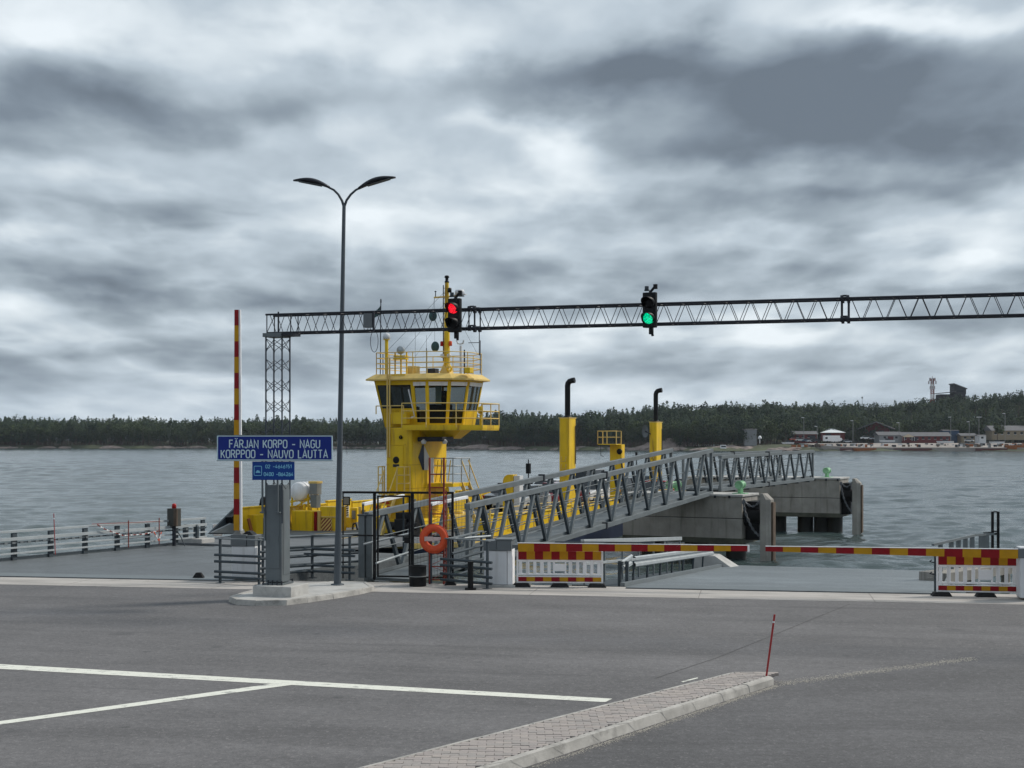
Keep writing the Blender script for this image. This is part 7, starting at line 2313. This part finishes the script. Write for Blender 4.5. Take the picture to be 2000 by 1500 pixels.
mb = MB(); mb.hexa([(28 * s_, 0, 30 * s_), (51 * s_, 0, 30 * s_), (51 * s_, 8, 30 * s_), (28 * s_, 8, 30 * s_), (28 * s_, 0, 49 * s_), (51 * s_, 0, 40 * s_), (51 * s_, 8, 40 * s_), (28 * s_, 8, 49 * s_)]); mb.build('upper_room', MATS['dark_timber_wall'], lt)
mb = MB(); mb.beam((26.5 * s_, 4, 50.8 * s_), (53 * s_, 4, 40.6 * s_), 9, .5); mb.build('slanting_roof', M_roofd, lt)
mb = MB(); mb.box(33 * s_, 46 * s_, -.05, -.01, 34 * s_, 38 * s_); mb.build('window', M_winl, lt)
# radio mast
rm = thing('radio_mast', 'red and white radio mast with antennas above the treetops, left of the lookout', 'mast', tuple(P(1821, 800, 770)))
s_ = 770 / FPX
M_mastw = pmat('mast_white', (.5, .45, .45), .6)
for k in range(6):
    z0, z1 = k * 10 * s_, (k + 1) * 10 * s_
    mb = MB()
    r_ = .95 - .05 * k
    for a, b in ((-1, -1), (1, -1), (1, 1), (-1, 1)):
        mb.tube([(a * r_, b * r_, z0), (a * r_, b * r_, z1)], .14, 5)
    for q in range(3):
        za, zb2 = z0 + (z1 - z0) * q / 3, z0 + (z1 - z0) * (q + 1) / 3
        for s2_ in ((-1, 1), (1, -1)):
            mb.tube([(s2_[0] * r_, -r_, za), (s2_[1] * r_, -r_, zb2)], .08, 4); mb.tube([(r_, s2_[0] * r_, za), (r_, s2_[1] * r_, zb2)], .08, 4); mb.tube([(s2_[0] * r_, r_, za), (s2_[1] * r_, r_, zb2)], .08, 4)
    mb.build('mast_section', M_rustred if k % 2 else M_mastw, rm)
for (z, n, r_) in ((56, 5, 1.5), (50, 4, 1.9), (40, 3, 1.3)):
    for q in range(n):
        a = q * 6.28 / n + z; mb = MB(); mb.box(r_ * math.cos(a) - .28, r_ * math.cos(a) + .28, r_ * math.sin(a) - .28, r_ * math.sin(a) + .28, z * s_, (z + 6) * s_); mb.build('antenna_panel', M_mastw, rm)
mb = MB(); mb.tube([(0, 0, 60 * s_), (0, 0, 65 * s_)], .12, 5); mb.build('top_rod', M_rustred, rm)
m2 = thing('weather_mast', 'very thin distant mast with a small head above the wood left of the rounded pine', 'mast', tuple(P(1684, 800, 760)))
mb = MB(); mb.tube([(0, 0, 0), (0, 0, 6.2)], .10, 5); mb.build('pole', M_grey, m2)
mb = MB(); mb.lathe([(0, 0), (.5, .1), (.4, .9), (0, 1.1)], (0, 0, 6.1), 8); mb.build('head', M_grey, m2)
# yard lamps
for k, (c, tp, bs) in enumerate(((1570, 816, 858), (1666, 822, 858), (1756, 826, 856), (1857, 815, 858), (1893, 824, 858), (1912, 815, 858), (1963, 808, 858), (1596, 833, 858))):
    Y = 630; base = P(c, bs, Y); h = (bs - tp) / FPX * Y
    t = thing('yard_lamp', 'pale harbour yard lamp, %s' % ['left of the white-roofed hall', 'right of the white-roofed hall', 'over the roof of the big barn', 'before the blue shed', 'left of the tallest double lamp at the kiosk', 'double-headed, by the white kiosk', 'over the cream house', 'short, beside the boathouse'][k], 'lamp', tuple(base), 0, 'lamp poles in the far harbour')
    mb = MB(); mb.tube([(0, 0, -1), (0, 0, h)], .13, 6); mb.build('pole', M_grey, t)
    mb = MB(); mb.box(-1.1, 1.1 if k == 5 else .1, -.2, .2, h - .05, h + .22); mb.build('lamp_head', M_cab, t)
# small pale beacon at the grey block
t = thing('beacon', 'small white beacon hut on the shore right of the grey block', 'beacon', tuple(P(1484, 866, 606)))
mb = MB(); mb.tube([(0, 0, 0), (0, 0, 2.2)], .18, 8); mb.build('pole', M_white, t)
mb = MB(); mb.lathe([(0, 0), (.9, 0), (.75, .8), (0, 1.5)], (0, 0, 2.0), 8); mb.build('beacon_head', M_white, t)

# far cars: body, glasshouse and wheels
fc = [(1551, 861, (.35, .06, .03), 'rust-red'), (1562, 862, (.6, .6, .58), 'white'), (1574, 863, (.05, .09, .14), 'dark blue'), (1583, 864, (.45, .46, .48), 'silver'), (1592, 863, (.03, .03, .035), 'black'),
      (1632, 865, (.60, .61, .62), 'clean white'), (1640, 863, (.06, .07, .08), 'charcoal'), (1655, 865, (.40, .42, .44), 'light grey'), (1690, 858, (.62, .63, .64), 'bright white'), (1699, 859, (.30, .32, .34), 'mid grey'), (1893, 863, (.5, .5, .5), 'pale grey')]
for k, (c, py_, colr, nm) in enumerate(fc):
    Y = 612 if k < 8 else 622; base = P(c, py_, Y)
    t = thing('parked_car', '%s car parked in the far harbour, %s' % (nm, ['leftmost of the row', 'second of the row', 'between white and silver ones', 'beside a black one', 'nearest the long white camper', 'in front of the camper', 'right of the camper', 'by the yard edge', 'below the big barn', 'right of the bright white one', 'near the right sheds'][k]), 'car', tuple(base), random.uniform(-.5, .5), 'cars parked in the far harbour')
    pm = pmat('far_car_%s' % nm.replace(' ', '_').replace('-', '_'), colr, .35)
    mb = MB(); mb.prism([(-2.1, -.85), (2.1, -.85), (2.1, .85), (-2.1, .85)], .3, .9, [(-2.0, -.8), (2.0, -.8), (2.0, .8), (-2.0, .8)]); mb.build('body', pm, t, .08)
    mb = MB(); mb.prism([(-1.5, -.78), (1.2, -.78), (1.2, .78), (-1.5, .78)], .9, 1.4, [(-1.1, -.65), (.6, -.65), (.6, .65), (-1.1, .65)]); mb.build('cabin', M_winl, t)
    mb = MB(); mb.box(-1.1, .6, -.66, .66, 1.402, 1.45); mb.build('roof', pm, t)
    for x in (-1.3, 1.3):
        for y in (-.8, .8):
            mb = MB(); mb.lathe([(0, -.1), (.33, -.1), (.33, .1), (0, .1)], (x, y, .33), 8, 'y'); mb.build('wheel', M_rubber, t)
for k, (c, py_, L_, lab) in enumerate(((1530, 868, 5, 'small white boat laid up on the shore left of the parked cars'), (1720, 864, 6, 'white motorboat on the yard before the shore building'), (1832, 866, 7, 'white cabin boat on the yard before the long red house'), (1880, 870, 6, 'grey open boat on the yard left of the kiosk'), (1935, 867, 6, 'white boat on the yard beneath the cream house'))):
    base = P(c, py_, 600)
    t = thing('boat', lab, 'boat', tuple(base), random.uniform(-.4, .4), 'boats laid up round the far harbour')
    mb = MB(); mb.prism([(0, .9), (1.2, .1), (L_, 0), (L_, 1.9), (1.2, 1.8)], .2, 1.0, [(-.5, .95), (1.0, 0), (L_ + .1, -.1), (L_ + .1, 2.0), (1.0, 1.9)]); mb.build('hull', M_cab if k != 3 else M_grey, t)
    mb = MB(); mb.box(L_ * .35, L_ * .65, .5, 1.5, 1.0, 1.7); mb.build('cabin', M_winl, t, .1)
mb = MB()
for k in range(150):
    c = random.choice([random.uniform(1545, 1700), random.uniform(1700, 2000), random.uniform(1860, 2000)]); d = random.uniform(4, 34) if c > 1690 else random.uniform(4, 26); x, y = wp(c, d); s_ = random.uniform(.2, .9)
    z_ = .9 + d * .02; mb.mat(random.choice([M_grey, M_darkst, M_timber, M_cab, M_rust, M_grey])); mb.box(x, x + s_ * random.uniform(1, 3), y, y + s_, z_ - .6, z_ + s_ * .8)
tag(mb.build('yard_clutter', None), 'crates, gear and odds and ends scattered over the harbour yard', 'clutter', kind='stuff')
t = thing('camper_van', 'long white camper parked among the cars in the far harbour', 'camper', tuple(P(1610, 864, 610)), .1, None)
mb = MB(); mb.box(0, 7.2, 0, 2.2, .5, 3.0); mb.build('body', M_white, t, .1)
mb = MB(); mb.box(.5, 1.5, -.03, -.005, 1.5, 2.3); mb.build('window', M_winl, t)
mb = MB(); mb.prism([(7.2, .05), (8.6, .05), (8.6, 2.1), (7.2, 2.1)], .5, 2.0, [(7.2, .1), (7.9, .1), (7.9, 2.0), (7.2, 2.0)]); mb.build('cab', M_white, t)
for x in (1.4, 7.6):
    mb = MB(); mb.lathe([(0, -.12), (.36, -.12), (.36, .12), (0, .12)], (x, .1, .36), 8, 'y'); mb.build('wheel', M_rubber, t)
# boats and pontoons
def boat(label, c, py_, Y, L, col, kind='pontoon', hgt=1.3):
    base = P(c, py_, Y); base.z = WZ - .1
    t = thing('work_pontoon' if kind == 'pontoon' else 'boat', label, 'pontoon' if kind == 'pontoon' else 'boat', tuple(base), 0)
    mb = MB(); mb.prism([(0, .3), (.8, 0), (L - .8, 0), (L, .3), (L, 3.2), (0, 3.2)], 0, hgt, [(-.5, .2), (.4, -.1), (L - .4, -.1), (L + .5, .2), (L + .5, 3.4), (-.5, 3.4)]); mb.build('hull', col, t)
    if kind == 'pontoon':
        for i in range(6):
            mb = MB(); mb.tube([(L * (i + .5) / 6, .2, hgt), (L * (i + .5) / 6, .2, hgt + .9)], .07, 5); mb.build('rail_post', M_grey, t)
    if kind == 'boat':
        mb = MB(); mb.box(L * .3, L * .7, .6, 2.6, hgt, hgt + 1.7); mb.build('cabin', M_white, t, .1)
        mb = MB(); mb.box(L * .33, L * .67, .56, .595, hgt + .8, hgt + 1.4); mb.build('cabin_window', M_winl, t)
boat('rusty orange work pontoon moored at the far quay below the barn', 1671, 877, 586, 8.5, M_rust)
boat('low dark pontoon with mooring posts right of the orange pontoon', 1709, 877, 586, 11, M_grey, 'pontoon', .7)
boat('large orange work barge at the right edge of the far shore', 1969, 879, 580, 11, M_rust, 'pontoon', 2.6)
boat('small white motorboat hauled up on the shore behind the footbridge', 1400, 873, 600, 6, M_white, 'boat', .9)
# quay edge of the far harbour
mb = MB()
for (c0, c1, d) in ((1640, 1690, 1.2), (1745, 1820, 1.0), (1905, 1968, 1.0)):
    a, b = wp(c0, d), wp(c1, d); mb.beam((a[0], a[1], -.55), (b[0], b[1], -.55), 1.2, 1.0)
tag(mb.build('far_quay_edge', M_dred if False else pmat('red_brown_quay', (.12, .05, .045), .8)), kind='structure')
# white stones / stacked stuff on shore near the pale tree
mb = MB()
for k in range(40):
    c = random.uniform(1342, 1425); x, y = wp(c, random.uniform(14, 26)); rock(mb, (x, y, .7), random.uniform(.3, 1.0), .5, random.uniform(.3, .9), k)
tag(mb.build('white_stones', M_cab), 'scatter of white stones on the slope behind the end of the footbridge', 'stones', kind='stuff')
t = thing('channel_marker', 'thin leaning stick marker in the water right of the street lamp', 'marker', tuple(P(678, 886, 470)))
t.location.z = WZ - .2
mb = MB(); mb.tube([(0, 0, 0), (-.3, 0, 3.0)], .08, 5); mb.build('stick', M_darkst, t)
# navigation beacon hidden details end
# ================================================================== THIN SEA AIR
def haze(dens):
    m = bpy.data.materials.new('sea_air'); m.use_nodes = True; m.node_tree.nodes.clear(); N = NT(m.node_tree)
    out = N.node('ShaderNodeOutputMaterial'); v = N.node('ShaderNodeVolumePrincipled')
    v.inputs['Color'].default_value = (.80, .88, 1.0, 1); v.inputs['Density'].default_value = dens; v.inputs['Anisotropy'].default_value = .2
    N.l.new(v.outputs[0], out.inputs['Volume'])
    mb = MB(); mb.box(-900, 900, -60, 1350, -7.5, 75)
    o = mb.build('haze', m); tag(o, 'faint blue sea haze over the water and the far shore', 'haze', kind='stuff')
haze(0.00007)
